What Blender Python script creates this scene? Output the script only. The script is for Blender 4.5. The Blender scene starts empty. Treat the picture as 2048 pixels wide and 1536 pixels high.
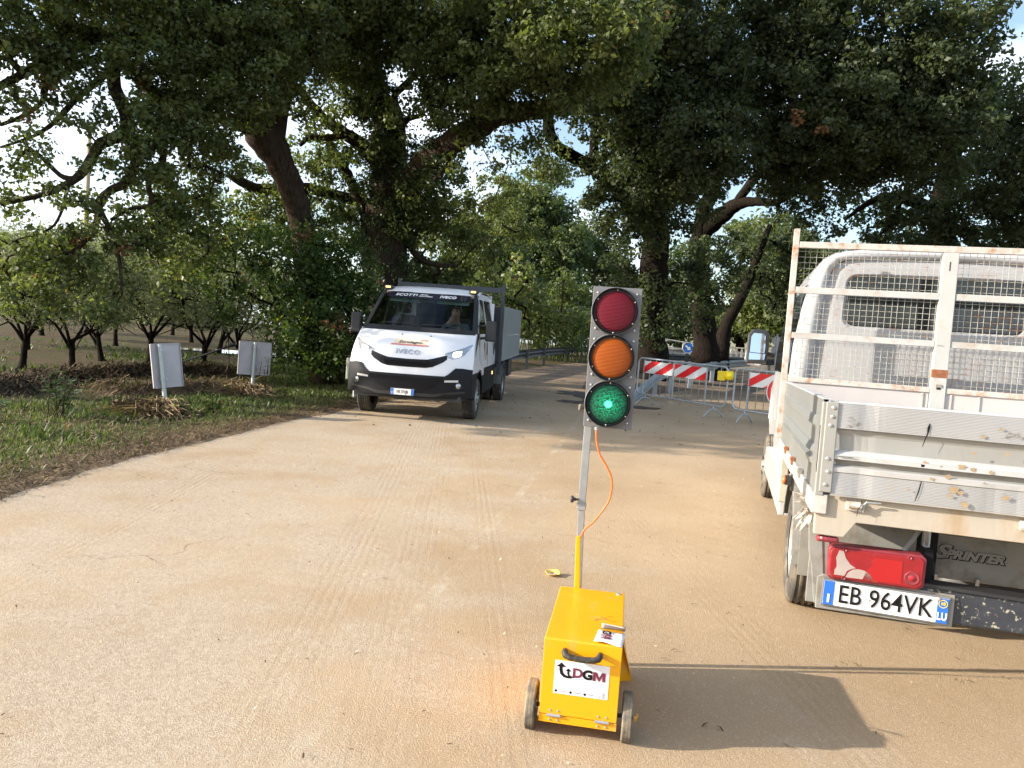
import bpy, math, random
import numpy as np
from mathutils import Matrix, Vector

# ------------------------------------------------------------------ camera
F_PX = 1540.0; ROLL = math.radians(4.07); PITCH = math.radians(3.15); EYE = 1.48
_F = np.array([0, math.cos(PITCH), -math.sin(PITCH)]); _R0 = np.array([1., 0, 0]); _U0 = np.cross(_R0, _F)
_R = math.cos(ROLL)*_R0 + math.sin(ROLL)*_U0; _U = -math.sin(ROLL)*_R0 + math.cos(ROLL)*_U0
scn = bpy.context.scene
cd = bpy.data.cameras.new('camera'); cam = bpy.data.objects.new('camera', cd); scn.collection.objects.link(cam)
cd.sensor_width = 36.0; cd.lens = 36.0*F_PX/2048.0; cd.clip_start = 0.05; cd.clip_end = 3000
cam.matrix_world = Matrix(((_R[0], _U[0], -_F[0], 0), (_R[1], _U[1], -_F[1], 0), (_R[2], _U[2], -_F[2], EYE), (0, 0, 0, 1)))
scn.camera = cam

# ------------------------------------------------------------------ light
SUN_EL = math.radians(19.3)
to_sun = Vector((-math.cos(SUN_EL)*0.992, -math.cos(SUN_EL)*0.125, math.sin(SUN_EL))).normalized()
ld = bpy.data.lights.new('sun', 'SUN'); lo = bpy.data.objects.new('sun', ld); scn.collection.objects.link(lo)
ld.energy = 4.3; ld.angle = math.radians(0.6); ld.color = (1.0, 0.90, 0.76)
lo.rotation_euler = to_sun.to_track_quat('Z', 'Y').to_euler()
w = bpy.data.worlds.new('World'); scn.world = w; w.use_nodes = True
nt = w.node_tree; nt.nodes.clear()
sky = nt.nodes.new('ShaderNodeTexSky'); sky.sky_type = 'NISHITA'; sky.sun_disc = False
sky.sun_elevation = SUN_EL; sky.sun_rotation = math.atan2(to_sun.x, to_sun.y); sky.air_density = 1.0; sky.dust_density = 2.0
tc = nt.nodes.new('ShaderNodeTexCoord'); mp = nt.nodes.new('ShaderNodeMapping'); mp.inputs['Scale'].default_value = (1.3, 1.3, 4.5)
nz = nt.nodes.new('ShaderNodeTexNoise'); nz.inputs['Scale'].default_value = 2.3; nz.inputs['Detail'].default_value = 7; nz.inputs['Roughness'].default_value = .55
cr = nt.nodes.new('ShaderNodeValToRGB'); cr.color_ramp.elements[0].position = .46; cr.color_ramp.elements[1].position = .66
mx = nt.nodes.new('ShaderNodeMix'); mx.data_type = 'RGBA'; mx.inputs['B'].default_value = (5.2, 5.6, 6.2, 1)   # sunlit cloud, same scale as the sky model
bg = nt.nodes.new('ShaderNodeBackground'); bg.inputs['Strength'].default_value = 0.15
wo = nt.nodes.new('ShaderNodeOutputWorld')
L = nt.links.new
L(tc.outputs['Generated'], mp.inputs['Vector']); L(mp.outputs['Vector'], nz.inputs['Vector']); 
sxn = nt.nodes.new('ShaderNodeSeparateXYZ'); mr = nt.nodes.new('ShaderNodeMapRange'); adn = nt.nodes.new('ShaderNodeMath'); adn.operation = 'ADD'
mr.inputs[1].default_value = -.6; mr.inputs[2].default_value = .6; mr.inputs[3].default_value = .07; mr.inputs[4].default_value = -.05
L(tc.outputs['Generated'], sxn.inputs[0]); L(sxn.outputs['X'], mr.inputs[0]); L(mr.outputs[0], adn.inputs[0]); L(nz.outputs['Fac'], adn.inputs[1]); L(adn.outputs[0], cr.inputs['Fac'])
L(cr.outputs['Color'], mx.inputs['Factor']); L(sky.outputs['Color'], mx.inputs['A']); L(mx.outputs['Result'], bg.inputs['Color']); L(bg.outputs['Background'], wo.inputs['Surface'])
scn.view_settings.view_transform = 'Standard'; scn.view_settings.look = 'None'; scn.view_settings.exposure = 1.2; scn.view_settings.gamma = 1.0
scn.view_settings.use_curve_mapping = False
scn.render.engine = 'CYCLES'; scn.cycles.max_bounces = 6; scn.cycles.transparent_max_bounces = 12; scn.cycles.diffuse_bounces = 3
scn.cycles.glossy_bounces = 3; scn.cycles.transmission_bounces = 4; scn.cycles.caustics_reflective = False; scn.cycles.caustics_refractive = False

# ------------------------------------------------------------------ helpers
COL = scn.collection
rnd = random.Random(7)
NP = np.random.default_rng(11)

def G(y):
    """height of the gently rising ground"""
    t = np.clip(y, -1e9, 46.0) - 7.0; t = np.maximum(t, 0)
    return 0.024*np.where(t < 4, t*t/8, t-2)
def gz(y): return float(G(y))
def at(px, py, Y):
    """world point seen at photo pixel (px,py) of the 2048-wide picture at distance Y; used to lay out limbs in depth"""
    d = _F + _R*((px-1024)/F_PX) - _U*((py-768)/F_PX); t = Y/d[1]
    return np.array([0, 0, EYE]) + d*t

def tag(o, label=None, cat=None, group=None, kind=None):
    if label: o['label'] = label
    if cat: o['category'] = cat
    if group: o['group'] = group
    if kind: o['kind'] = kind
    return o
def empty(name, loc=(0, 0, 0), rot=(0, 0, 0)):
    o = bpy.data.objects.new(name, None); o.location = loc; o.rotation_euler = rot; o.empty_display_size = .2
    COL.objects.link(o); return o
def fresh(name, V, Fc, mats, parent=None, smooth=False, mi=None):
    me = bpy.data.meshes.new(name); me.from_pydata([tuple(map(float, v)) for v in V], [], Fc)
    for m in (mats if isinstance(mats, (list, tuple)) else [mats]): me.materials.append(m)
    if mi is not None: me.polygons.foreach_set('material_index', mi)
    if smooth: me.polygons.foreach_set('use_smooth', [True]*len(me.polygons))
    me.update(); o = bpy.data.objects.new(name, me); COL.objects.link(o); o.parent = parent
    return o
def fast_mesh(name, V, quads, mat, parent=None, attr=None, smooth=False):
    """numpy arrays -> mesh of quads"""
    me = bpy.data.meshes.new(name); n = len(V); q = len(quads); k = quads.shape[1]
    me.vertices.add(n); me.vertices.foreach_set('co', np.ascontiguousarray(V, np.float32).ravel())
    me.loops.add(q*k); me.loops.foreach_set('vertex_index', np.ascontiguousarray(quads, np.int32).ravel())
    me.polygons.add(q); me.polygons.foreach_set('loop_start', np.arange(0, q*k, k, dtype=np.int32))
    try: me.polygons.foreach_set('loop_total', np.full(q, k, np.int32))
    except Exception: pass
    if smooth: me.polygons.foreach_set('use_smooth', np.ones(q, bool))
    me.materials.append(mat); me.update(calc_edges=True)
    if attr is not None:
        a = me.attributes.new('rnd', 'FLOAT', 'FACE'); a.data.foreach_set('value', np.ascontiguousarray(attr, np.float32))
    o = bpy.data.objects.new(name, me); COL.objects.link(o); o.parent = parent
    return o

class MB:
    def __init__(s): s.V = []; s.F = []; s.I = []; s.mi = 0
    def add(s, V, Fc):
        b = len(s.V); s.V += [tuple(map(float, v)) for v in V]; s.F += [tuple(b+i for i in f) for f in Fc]; s.I += [s.mi]*len(Fc); return s
    def box(s, c, d, M=None):
        x, y, z = (k/2 for k in d)
        P = [Vector((a, b, e)) for a, b, e in ((-x,-y,-z),(x,-y,-z),(x,y,-z),(-x,y,-z),(-x,-y,z),(x,-y,z),(x,y,z),(-x,y,z))]
        if M is not None: P = [M @ p for p in P]
        return s.add([Vector(c)+p for p in P], [(0,3,2,1),(4,5,6,7),(0,1,5,4),(1,2,6,5),(2,3,7,6),(3,0,4,7)])
    def bb(s, x0, x1, y0, y1, z0, z1): return s.box(((x0+x1)/2, (y0+y1)/2, (z0+z1)/2), (abs(x1-x0), abs(y1-y0), abs(z1-z0)))
    def tube(s, pts, r, n=8, cap=True):
        pts = [Vector(p) for p in pts]; m = len(pts)
        if not isinstance(r, (list, tuple, np.ndarray)): r = [r]*m
        V = []; a = None
        for i, p in enumerate(pts):
            t = (pts[min(i+1, m-1)]-pts[max(i-1, 0)]).normalized()
            if a is None: a = t.orthogonal().normalized()
            else:
                a = (a-t*a.dot(t)); a = a.normalized() if a.length > 1e-6 else t.orthogonal().normalized()
            b = t.cross(a)
            for k in range(n):
                an = 2*math.pi*k/n; V.append(p+(a*math.cos(an)+b*math.sin(an))*r[i])
        Fc = [(i*n+k, i*n+(k+1) % n, (i+1)*n+(k+1) % n, (i+1)*n+k) for i in range(m-1) for k in range(n)]
        if cap: Fc += [tuple(range(n-1, -1, -1)), tuple((m-1)*n+k for k in range(n))]
        return s.add(V, Fc)
    def lathe(s, prof, n=24, M=Matrix.Identity(4), cap=True):
        """prof: (radius, height) about local Z"""
        V = []; m = len(prof)
        for r, h in prof:
            for k in range(n):
                a = 2*math.pi*k/n; V.append(M @ Vector((r*math.cos(a), r*math.sin(a), h)))
        Fc = [(i*n+k, i*n+(k+1) % n, (i+1)*n+(k+1) % n, (i+1)*n+k) for i in range(m-1) for k in range(n)]
        cap = cap and prof[0] != prof[-1]
        if cap and prof[0][0] > 1e-5: Fc.append(tuple(range(n-1, -1, -1)))
        if cap and prof[-1][0] > 1e-5: Fc.append(tuple((m-1)*n+k for k in range(n)))
        return s.add(V, Fc)
    def prism(s, poly, d0, d1, axes='xz'):
        """polygon in two axes, extruded along the third"""
        def P(u, v, w_):
            return {'xz': (u, w_, v), 'yz': (w_, u, v), 'xy': (u, v, w_)}[axes]
        n = len(poly); V = [P(u, v, d0) for u, v in poly]+[P(u, v, d1) for u, v in poly]
        return s.add(V, [tuple(range(n)), tuple(range(2*n-1, n-1, -1))]+[(k, n+k, n+(k+1) % n, (k+1) % n) for k in range(n)])
    def grid(s, P):
        """P[i][j] points"""
        a = len(P); b = len(P[0]); V = [p for row in P for p in row]
        return s.add(V, [(i*b+j, i*b+j+1, (i+1)*b+j+1, (i+1)*b+j) for i in range(a-1) for j in range(b-1)])
    def build(s, name, mats, parent=None, smooth=False, bevel=0, seg=2, thick=0, auto=None):
        o = fresh(name, s.V, s.F, mats, parent, smooth, s.I)
        if thick:
            md = o.modifiers.new('thick', 'SOLIDIFY'); md.thickness = thick; md.offset = 0
        if bevel:
            md = o.modifiers.new('bevel', 'BEVEL'); md.width = bevel; md.segments = seg; md.limit_method = 'ANGLE'; md.angle_limit = math.radians(35)
            md.harden_normals = False
        return o
def RX(a): return Matrix.Rotation(a, 4, 'X')
def RY(a): return Matrix.Rotation(a, 4, 'Y')
def RZ(a): return Matrix.Rotation(a, 4, 'Z')
def TR(x, y, z): return Matrix.Translation((x, y, z))

def catmull(P, n=6):
    P = [np.array(p, float) for p in P]
    if len(P) < 3: return P
    Q = [2*P[0]-P[1]]+P+[2*P[-1]-P[-2]]; out = []
    for i in range(1, len(Q)-2):
        for k in range(n):
            t = k/n; a, b, c, d = Q[i-1], Q[i], Q[i+1], Q[i+2]
            out.append(.5*((2*b)+(-a+c)*t+(2*a-5*b+4*c-d)*t*t+(-a+3*b-3*c+d)*t**3))
    out.append(P[-1]); return out

# ---- materials
def new_mat(name):
    m = bpy.data.materials.new(name); m.use_nodes = True; nt = m.node_tree; nt.nodes.clear()
    o = nt.nodes.new('ShaderNodeOutputMaterial'); b = nt.nodes.new('ShaderNodeBsdfPrincipled'); nt.links.new(b.outputs[0], o.inputs[0])
    return m, nt, b, o
def N(nt, t, **kw):
    n = nt.nodes.new('ShaderNode'+t)
    for k, v in kw.items():
        if hasattr(n, k): setattr(n, k, v)
        else: n.inputs[k.replace('_', ' ')].default_value = v
    return n
def noise(nt, scale, detail=4, rough=.6, vec=None, stretch=None):
    n = N(nt, 'TexNoise'); n.inputs['Scale'].default_value = scale; n.inputs['Detail'].default_value = detail; n.inputs['Roughness'].default_value = rough
    if vec is None:
        vec = N(nt, 'TexCoord').outputs['Object']
    if stretch:
        m = N(nt, 'Mapping'); m.inputs['Scale'].default_value = stretch; nt.links.new(vec, m.inputs['Vector']); vec = m.outputs['Vector']
    nt.links.new(vec, n.inputs['Vector']); return n.outputs['Fac']
def ramp(nt, fac, a, b, ca=(0, 0, 0, 1), cb=(1, 1, 1, 1)):
    r = N(nt, 'ValToRGB'); r.color_ramp.elements[0].position = a; r.color_ramp.elements[1].position = b
    r.color_ramp.elements[0].color = ca; r.color_ramp.elements[1].color = cb; nt.links.new(fac, r.inputs['Fac']); return r.outputs['Color']
def mixc(nt, fac, A, B, blend='MIX'):
    m = N(nt, 'Mix'); m.data_type = 'RGBA'; m.blend_type = blend
    for s, v in (('Factor', fac), ('A', A), ('B', B)):
        if isinstance(v, (tuple, float, int)): m.inputs[s].default_value = (v if s == 'Factor' else (*v[:3], 1))
        else: nt.links.new(v, m.inputs[s])
    return m.outputs['Result']
def bumpn(nt, h, strength=.3, dist=.01):
    b = N(nt, 'Bump'); b.inputs['Strength'].default_value = strength; b.inputs['Distance'].default_value = dist; nt.links.new(h, b.inputs['Height']); return b.outputs['Normal']
def mat(name, col, rough=.6, metal=0., var=.12, vs=6., dirt=None, bump=0., bs=60., coat=0., emit=None, es=0., spec=.5, stretch=None):
    """dirt = (colour, ramp low, ramp high, scale)"""
    m, nt, b, o = new_mat(name)
    f = noise(nt, vs, 5, .6, stretch=stretch)
    c = mixc(nt, ramp(nt, f, .3, .7), tuple(k*(1-var) for k in col), tuple(min(1, k*(1+var)) for k in col))
    rr = None
    if dirt:
        dc, lo_, hi_, ds = dirt
        df = ramp(nt, noise(nt, ds, 6, .65, stretch=stretch), lo_, hi_); c = mixc(nt, df, c, dc)
        rr = N(nt, 'Mapping')  # unused helper kept out of the graph
        nt.nodes.remove(rr); rr = N(nt, 'MapRange'); nt.links.new(df, rr.inputs[0]); rr.inputs[3].default_value = rough; rr.inputs[4].default_value = min(1, rough+.35)
        nt.links.new(rr.outputs[0], b.inputs['Roughness'])
    else: b.inputs['Roughness'].default_value = rough
    nt.links.new(c, b.inputs['Base Color']); b.inputs['Metallic'].default_value = metal
    b.inputs['Specular IOR Level'].default_value = spec; b.inputs['Coat Weight'].default_value = coat; b.inputs['Coat Roughness'].default_value = .08
    if bump: nt.links.new(bumpn(nt, noise(nt, bs, 4), bump, .004), b.inputs['Normal'])
    if emit: b.inputs['Emission Color'].default_value = (*emit, 1); b.inputs['Emission Strength'].default_value = es
    return m
def glass(name, tint=(.5, .58, .55), gl=.6):
    m, nt, b, o = new_mat(name); nt.nodes.remove(b)
    t = N(nt, 'BsdfTransparent'); t.inputs[0].default_value = (*tint, 1); g = N(nt, 'BsdfGlossy'); g.inputs['Roughness'].default_value = .03
    fr = N(nt, 'Fresnel'); fr.inputs['IOR'].default_value = 1.22; mx = N(nt, 'MixShader'); ml = N(nt, 'Math'); ml.operation = 'MULTIPLY'; ml.inputs[1].default_value = gl; nt.links.new(fr.outputs[0], ml.inputs[0]); nt.links.new(ml.outputs[0], mx.inputs[0]); nt.links.new(t.outputs[0], mx.inputs[1]); nt.links.new(g.outputs[0], mx.inputs[2])
    nt.links.new(mx.outputs[0], o.inputs[0]); return m

def text(name, body, size, m, parent, M, extrude=.001, bold=0., shear=0., ax='CENTER', sx=1.0, spacing=1.0):
    """lettering as a mesh, placed by matrix M (text runs along X, up along Y before M)"""
    cu = bpy.data.curves.new(name, 'FONT'); cu.body = body; cu.size = size; cu.extrude = extrude; cu.offset = bold; cu.shear = shear
    cu.align_x = ax; cu.align_y = 'CENTER'; cu.resolution_u = 3; cu.space_character = spacing
    t = bpy.data.objects.new(name, cu); COL.objects.link(t)
    bpy.context.view_layer.update(); dg = bpy.context.evaluated_depsgraph_get()
    me = bpy.data.meshes.new_from_object(t.evaluated_get(dg)); me.name = name
    bpy.data.objects.remove(t); bpy.data.curves.remove(cu)
    me.transform(M @ Matrix.Diagonal((sx, 1, 1, 1))); me.materials.clear(); me.materials.append(m)
    o = bpy.data.objects.new(name, me); COL.objects.link(o); o.parent = parent; return o
UP = RX(math.pi/2)          # stands lettering upright, facing -Y

# ------------------------------------------------------------------ shared materials
M_white = mat('white_paint', (.78, .79, .80), .3, var=.03, coat=.5)
M_black = mat('black_plastic', (.022, .023, .026), .5, var=.2)
M_dark = mat('dark_metal', (.03, .033, .038), .45, var=.2)
M_rubber = mat('rubber', (.03, .029, .028), .85, var=.25, dirt=((.20, .16, .11), .5, .85, 9), bump=.3)
M_galv = mat('galvanised_steel', (.42, .45, .48), .42, .6, var=.15, vs=9)
M_blue = mat('plate_blue', (.02, .14, .55), .4, var=.05)
M_ink = mat('black_ink', (.010, .010, .012), .6, var=.05, spec=.15)
M_plate = mat('plate_white', (.80, .80, .78), .35, var=.03)
M_red = mat('sign_red', (.72, .015, .02), .4, var=.04)
M_swhite = mat('sign_white', (.80, .82, .83), .4, var=.03)
# ------------------------------------------------------------------ ground and road
def soil_mat():
    m, nt, b, o = new_mat('field_soil_and_grass')
    c = mixc(nt, ramp(nt, noise(nt, .55, 6, .65), .40, .60), (.085, .056, .034), (.062, .068, .028))
    c = mixc(nt, ramp(nt, noise(nt, 3.5, 6, .7), .45, .68), c, (.125, .092, .055))
    c = mixc(nt, ramp(nt, noise(nt, 17, 4, .7), .50, .70), c, (.055, .038, .022))
    nt.links.new(c, b.inputs['Base Color']); b.inputs['Roughness'].default_value = .95; b.inputs['Specular IOR Level'].default_value = .15
    nt.links.new(bumpn(nt, noise(nt, 9, 8, .75), .9, .08), b.inputs['Normal']); return m
def road_mat():
    m, nt, b, o = new_mat('muddy_asphalt'); tcn = N(nt, 'TexCoord'); P = tcn.outputs['Object']
    big = ramp(nt, noise(nt, .35, 4, .55, P), .38, .62)
    mud = mixc(nt, big, (.465, .345, .220), (.375, .265, .158))
    # the left half of the lane is worn back to pale aggregate, the right keeps its mud film
    sep = N(nt, 'SeparateXYZ'); nt.links.new(P, sep.inputs[0])
    gx = N(nt, 'MapRange'); nt.links.new(sep.outputs['X'], gx.inputs[0]); gx.inputs[1].default_value = -1.2; gx.inputs[2].default_value = 1.0; gx.inputs[3].default_value = .12; gx.inputs[4].default_value = -.12
    ad = N(nt, 'Math'); ad.operation = 'ADD'; nt.links.new(noise(nt, 1.1, 6, .65, P), ad.inputs[0]); nt.links.new(gx.outputs[0], ad.inputs[1])
    worn = ramp(nt, ad.outputs[0], .44, .66)
    vo = N(nt, 'TexVoronoi'); vo.inputs['Scale'].default_value = 75; nt.links.new(P, vo.inputs['Vector'])
    stones = mixc(nt, ramp(nt, vo.outputs['Color'], .15, .9), (.36, .305, .24), (.60, .54, .455))
    c = mixc(nt, worn, mud, mixc(nt, .48, mud, stones))
    c = mixc(nt, ramp(nt, noise(nt, 120, 3, .7, P), .56, .72), c, (.60, .51, .39))
    c = mixc(nt, ramp(nt, noise(nt, 85, 3, .7, P), .28, .42, (.7, .7, .7, 1), (0, 0, 0, 1)), c, (.25, .18, .11))
    # dried orange splashes of silt
    c = mixc(nt, ramp(nt, noise(nt, .9, 5, .7, P, (1, .55, 1)), .62, .80), c, (.46, .30, .155))
    # wheel tracks printed in the mud along the lane
    rot = N(nt, 'Mapping'); rot.inputs['Rotation'].default_value = (0, 0, math.radians(-4)); nt.links.new(P, rot.inputs['Vector'])
    wv = N(nt, 'TexWave'); wv.wave_type = 'BANDS'; wv.bands_direction = 'X'; wv.inputs['Scale'].default_value = 6; wv.inputs['Distortion'].default_value = .35; wv.inputs['Detail'].default_value = 3; wv.inputs['Detail Scale'].default_value = 2
    nt.links.new(rot.outputs['Vector'], wv.inputs['Vector'])
    sx = N(nt, 'SeparateXYZ'); nt.links.new(rot.outputs['Vector'], sx.inputs[0])
    def band(x0, w0):
        s = N(nt, 'Math'); s.operation = 'SUBTRACT'; nt.links.new(sx.outputs['X'], s.inputs[0]); s.inputs[1].default_value = x0
        a = N(nt, 'Math'); a.operation = 'ABSOLUTE'; nt.links.new(s.outputs[0], a.inputs[0])
        r = N(nt, 'MapRange'); nt.links.new(a.outputs[0], r.inputs[0]); r.inputs[1].default_value = w0*.5; r.inputs[2].default_value = w0; r.inputs[3].default_value = 1; r.inputs[4].default_value = 0; return r.outputs[0]
    bands = None
    for x0, w0 in ((-.62, .20), (-.20, .22), (.30, .12), (1.65, .2), (2.2, .16), (-2.3, .16)):
        q = band(x0, w0)
        if bands is None: bands = q
        else:
            mm = N(nt, 'Math'); mm.operation = 'MAXIMUM'; nt.links.new(bands, mm.inputs[0]); nt.links.new(q, mm.inputs[1]); bands = mm.outputs[0]
    tr = N(nt, 'Math'); tr.operation = 'MULTIPLY'; nt.links.new(bands, tr.inputs[0]); nt.links.new(ramp(nt, wv.outputs['Fac'], .35, .8), tr.inputs[1])
    t2 = N(nt, 'Math'); t2.operation = 'MULTIPLY'; nt.links.new(tr.outputs[0], t2.inputs[0]); nt.links.new(ramp(nt, noise(nt, .7, 7, .75, P, (1, .35, 1)), .40, .60), t2.inputs[1])
    t3 = N(nt, 'Math'); t3.operation = 'MULTIPLY'; nt.links.new(t2.outputs[0], t3.inputs[0]); t3.inputs[1].default_value = .14
    c = mixc(nt, t3.outputs[0], c, (.27, .18, .105))
    # what is left of the painted centre line
    rl = N(nt, 'Mapping'); rl.vector_type = 'TEXTURE'; rl.inputs['Location'].default_value = (-1.09, 0, 0); rl.inputs['Rotation'].default_value = (0, 0, math.radians(-9.5)); nt.links.new(P, rl.inputs['Vector'])
    sl = N(nt, 'SeparateXYZ'); nt.links.new(rl.outputs['Vector'], sl.inputs[0]); ab = N(nt, 'Math'); ab.operation = 'ABSOLUTE'; nt.links.new(sl.outputs['X'], ab.inputs[0])
    lr = N(nt, 'MapRange'); nt.links.new(ab.outputs[0], lr.inputs[0]); lr.inputs[1].default_value = .035; lr.inputs[2].default_value = .10; lr.inputs[3].default_value = .18; lr.inputs[4].default_value = -.4
    lad = N(nt, 'Math'); lad.operation = 'ADD'; nt.links.new(lr.outputs[0], lad.inputs[0]); nt.links.new(noise(nt, 2.1, 8, .8, P), lad.inputs[1])
    lf = ramp(nt, lad.outputs[0], .66, .84); c = mixc(nt, lf, c, (.52, .44, .33))
    ve = N(nt, 'TexVoronoi'); ve.feature = 'DISTANCE_TO_EDGE'; ve.inputs['Scale'].default_value = .8
    wp = N(nt, 'VectorMath'); wp.operation = 'ADD'; nt.links.new(P, wp.inputs[0]); nn_ = N(nt, 'TexNoise'); nn_.inputs['Scale'].default_value = 3.5; nn_.inputs['Detail'].default_value = 6; nt.links.new(P, nn_.inputs['Vector'])
    ws = N(nt, 'VectorMath'); ws.operation = 'SCALE'; ws.inputs['Scale'].default_value = .5; nt.links.new(nn_.outputs['Color'], ws.inputs[0]); nt.links.new(ws.outputs[0], wp.inputs[1]); nt.links.new(wp.outputs[0], ve.inputs['Vector'])
    cm_ = N(nt, 'Math'); cm_.operation = 'MULTIPLY'; nt.links.new(ramp(nt, ve.outputs['Distance'], .002, .008, (1, 1, 1, 1), (0, 0, 0, 1)), cm_.inputs[0]); nt.links.new(ramp(nt, noise(nt, .5, 3, .5, P), .55, .62, (0, 0, 0, 1), (.6, .6, .6, 1)), cm_.inputs[1])
    c = mixc(nt, cm_.outputs[0], c, (.16, .11, .07))
    # towards the far end the colour blends into darker streaked browns
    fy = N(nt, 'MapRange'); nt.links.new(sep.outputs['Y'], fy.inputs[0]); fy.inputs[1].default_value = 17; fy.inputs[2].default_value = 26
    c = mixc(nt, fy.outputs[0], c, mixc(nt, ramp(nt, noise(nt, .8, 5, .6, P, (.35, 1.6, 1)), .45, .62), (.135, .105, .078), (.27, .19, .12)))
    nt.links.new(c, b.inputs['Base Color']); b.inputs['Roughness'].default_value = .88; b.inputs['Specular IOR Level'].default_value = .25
    h = N(nt, 'Math'); h.operation = 'ADD'; nt.links.new(noise(nt, 140, 4, .7, P), h.inputs[0]); nt.links.new(noise(nt, 6, 6, .6, P), h.inputs[1])
    h2 = N(nt, 'Math'); h2.operation = 'SUBTRACT'; nt.links.new(h.outputs[0], h2.inputs[0]); nt.links.new(t3.outputs[0], h2.inputs[1])
    nt.links.new(bumpn(nt, h2.outputs[0], .8, .010), b.inputs['Normal']); return m

def sheet(name, xl, ys, n, m, dz=0., bump=0.):
    """strip between left(y) and right(y)"""
    V = []; k = 0
    for y in ys:
        a, c = xl(y)
        for j in range(n+1):
            x = a+(c-a)*j/n; V.append((x, y, gz(y)+dz))
    Fc = [(i*(n+1)+j, i*(n+1)+j+1, (i+1)*(n+1)+j+1, (i+1)*(n+1)+j) for i in range(len(ys)-1) for j in range(n)]
    return fresh(name, V, Fc, m, smooth=True)
M_soil = soil_mat(); M_road = road_mat()
ysg = list(np.concatenate([[-60, -20, -5], np.arange(0, 47, 1.0), [60, 90, 150, 300, 900]]))
gobj = sheet('ground', lambda y: (-900, 900) if y > 200 else (-220, 220), ysg, 40, M_soil)
tag(gobj, kind='structure')
EDGE = [(-6, -3.55), (3, -3.72), (5.8, -3.83), (7.3, -3.88), (9.1, -3.67), (11.7, -3.21), (13.3, -2.76), (18, -1.8), (24.8, -.41), (29.6, .65), (34, 2.0), (38, 3.6), (41, 5.6), (44, 11), (47, 20)]
def edge(y): return float(np.interp(y, [e[0] for e in EDGE], [e[1] for e in EDGE]))
wob = lambda y: .03*math.sin(y*2.1)+.016*math.sin(y*7.7+1)+.008*math.sin(y*19)
robj = sheet('road', lambda y: (edge(y)+wob(y)*(1 if y < 20 else .3), max(13+.25*y, edge(y)+6)), list(np.concatenate([np.arange(-6, 24, .22), np.arange(24, 47.1, .5)])), 12, M_road, .012)
tag(robj, kind='structure')
# brown silt strip along the verge
M_silt = mat('wet_silt', (.30, .20, .11), .85, var=.25, vs=3, dirt=((.15, .095, .055), .45, .65, 5), bump=.6, bs=30)
sil = sheet('verge_silt', lambda y: (edge(y)-.55+.12*math.sin(y*2.3), edge(y)+.03+wob(y+9)*1.2+.03*math.sin(y*1.7)), list(np.arange(-4, 22, .15)), 4, M_silt, .006)
for i, v in enumerate(sil.data.vertices):
    v.co.z += (.018 if i % 5 in (1, 2, 3) else 0) + (rnd.uniform(0, .012)) - (0.004 if i % 5 == 0 else 0)
tag(sil, kind='structure')
# dirt island where the two carriageways split
M_island = mat('leaf_litter_soil', (.10, .068, .042), .95, var=.35, vs=4, dirt=((.20, .14, .09), .52, .66, 2.2), bump=.8, bs=14)
isl = [(2.0, 19.6), (2.5, 19.0), (3.2, 19.3), (4.0, 21.2), (5.3, 23.6), (7.4, 27.5), (9.4, 32), (12.5, 38), (17, 44), (9.5, 43), (6.0, 38.5), (3.6, 32), (2.5, 26), (2.0, 22)]
V = [(5.0, 28, gz(28)+.10)]+[(x, y, gz(y)+.016) for x, y in isl]
tag(fresh('island', V, [(0, i, i % len(isl)+1) for i in range(1, len(isl)+1)], M_island, smooth=False), kind='structure')
# dark mud splash beside the island
mb = MB()
for (cx, cy, rx, ry) in [(2.2, 18.6, .75, 1.1), (1.5, 17.4, .55, .35), (1.75, 19.6, .6, .8), (2.9, 17.2, .5, .4)]:
    P = [(cx, cy, gz(cy)+.02)]; n = 26
    for k in range(n):
        a = 2*math.pi*k/n; q = rnd.uniform(.55, 1.15); P.append((cx+rx*q*math.cos(a), cy+ry*q*math.sin(a), gz(cy+ry*q*math.sin(a))+.02))
    mb.add(P, [(0, i, i % n+1) for i in range(1, n+1)])
tag(mb.build('mud_patch', mat('dark_mud', (.055, .040, .028), .8, var=.3, bump=.8, bs=20)), kind='structure')
# puddle out in the orchard track
pm, nt_, b_, o_ = new_mat('puddle_water'); b_.inputs['Base Color'].default_value = (.13, .10, .075, 1); b_.inputs['Roughness'].default_value = .06
P = [(-9.0, 26.3, gz(26.3)+.03)]
for k in range(22):
    a = 2*math.pi*k/22; q = rnd.uniform(.8, 1.1); y = 26.3+1.0*q*math.sin(a); P.append((-9.0+3.0*q*math.cos(a), y, gz(y)+.03))
tag(fresh('puddle', P, [(0, i, i % 22+1) for i in range(1, 23)], pm), kind='structure')
# ------------------------------------------------------------------ vegetation
def leaf_mat(name, ca, cb, cc=None, trans=.42, rough=.45, brown=.0):
    m, nt, b, o = new_mat(name); at_ = N(nt, 'Attribute'); at_.attribute_name = 'rnd'; f = at_.outputs['Fac']
    r = N(nt, 'ValToRGB'); e = r.color_ramp.elements; e[0].position = 0; e[0].color = (*ca, 1); e[1].position = .80; e[1].color = (*cb, 1)
    x = e.new(.97); x.color = (*(cc or cb), 1)
    if brown > 0:
        x = e.new(.985); x.color = (.24, .10, .035, 1)
    nt.links.new(f, r.inputs['Fac']); nt.links.new(r.outputs['Color'], b.inputs['Base Color']); b.inputs['Roughness'].default_value = rough; b.inputs['Specular IOR Level'].default_value = .3
    t = N(nt, 'BsdfTranslucent'); nt.links.new(mixc(nt, 1.0, r.outputs['Color'], (1.5, 1.6, .7), 'MULTIPLY'), t.inputs[0])
    mx = N(nt, 'MixShader'); mx.inputs[0].default_value = trans; nt.links.new(b.outputs[0], mx.inputs[1]); nt.links.new(t.outputs[0], mx.inputs[2]); nt.links.new(mx.outputs[0], o.inputs[0]); return m
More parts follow.
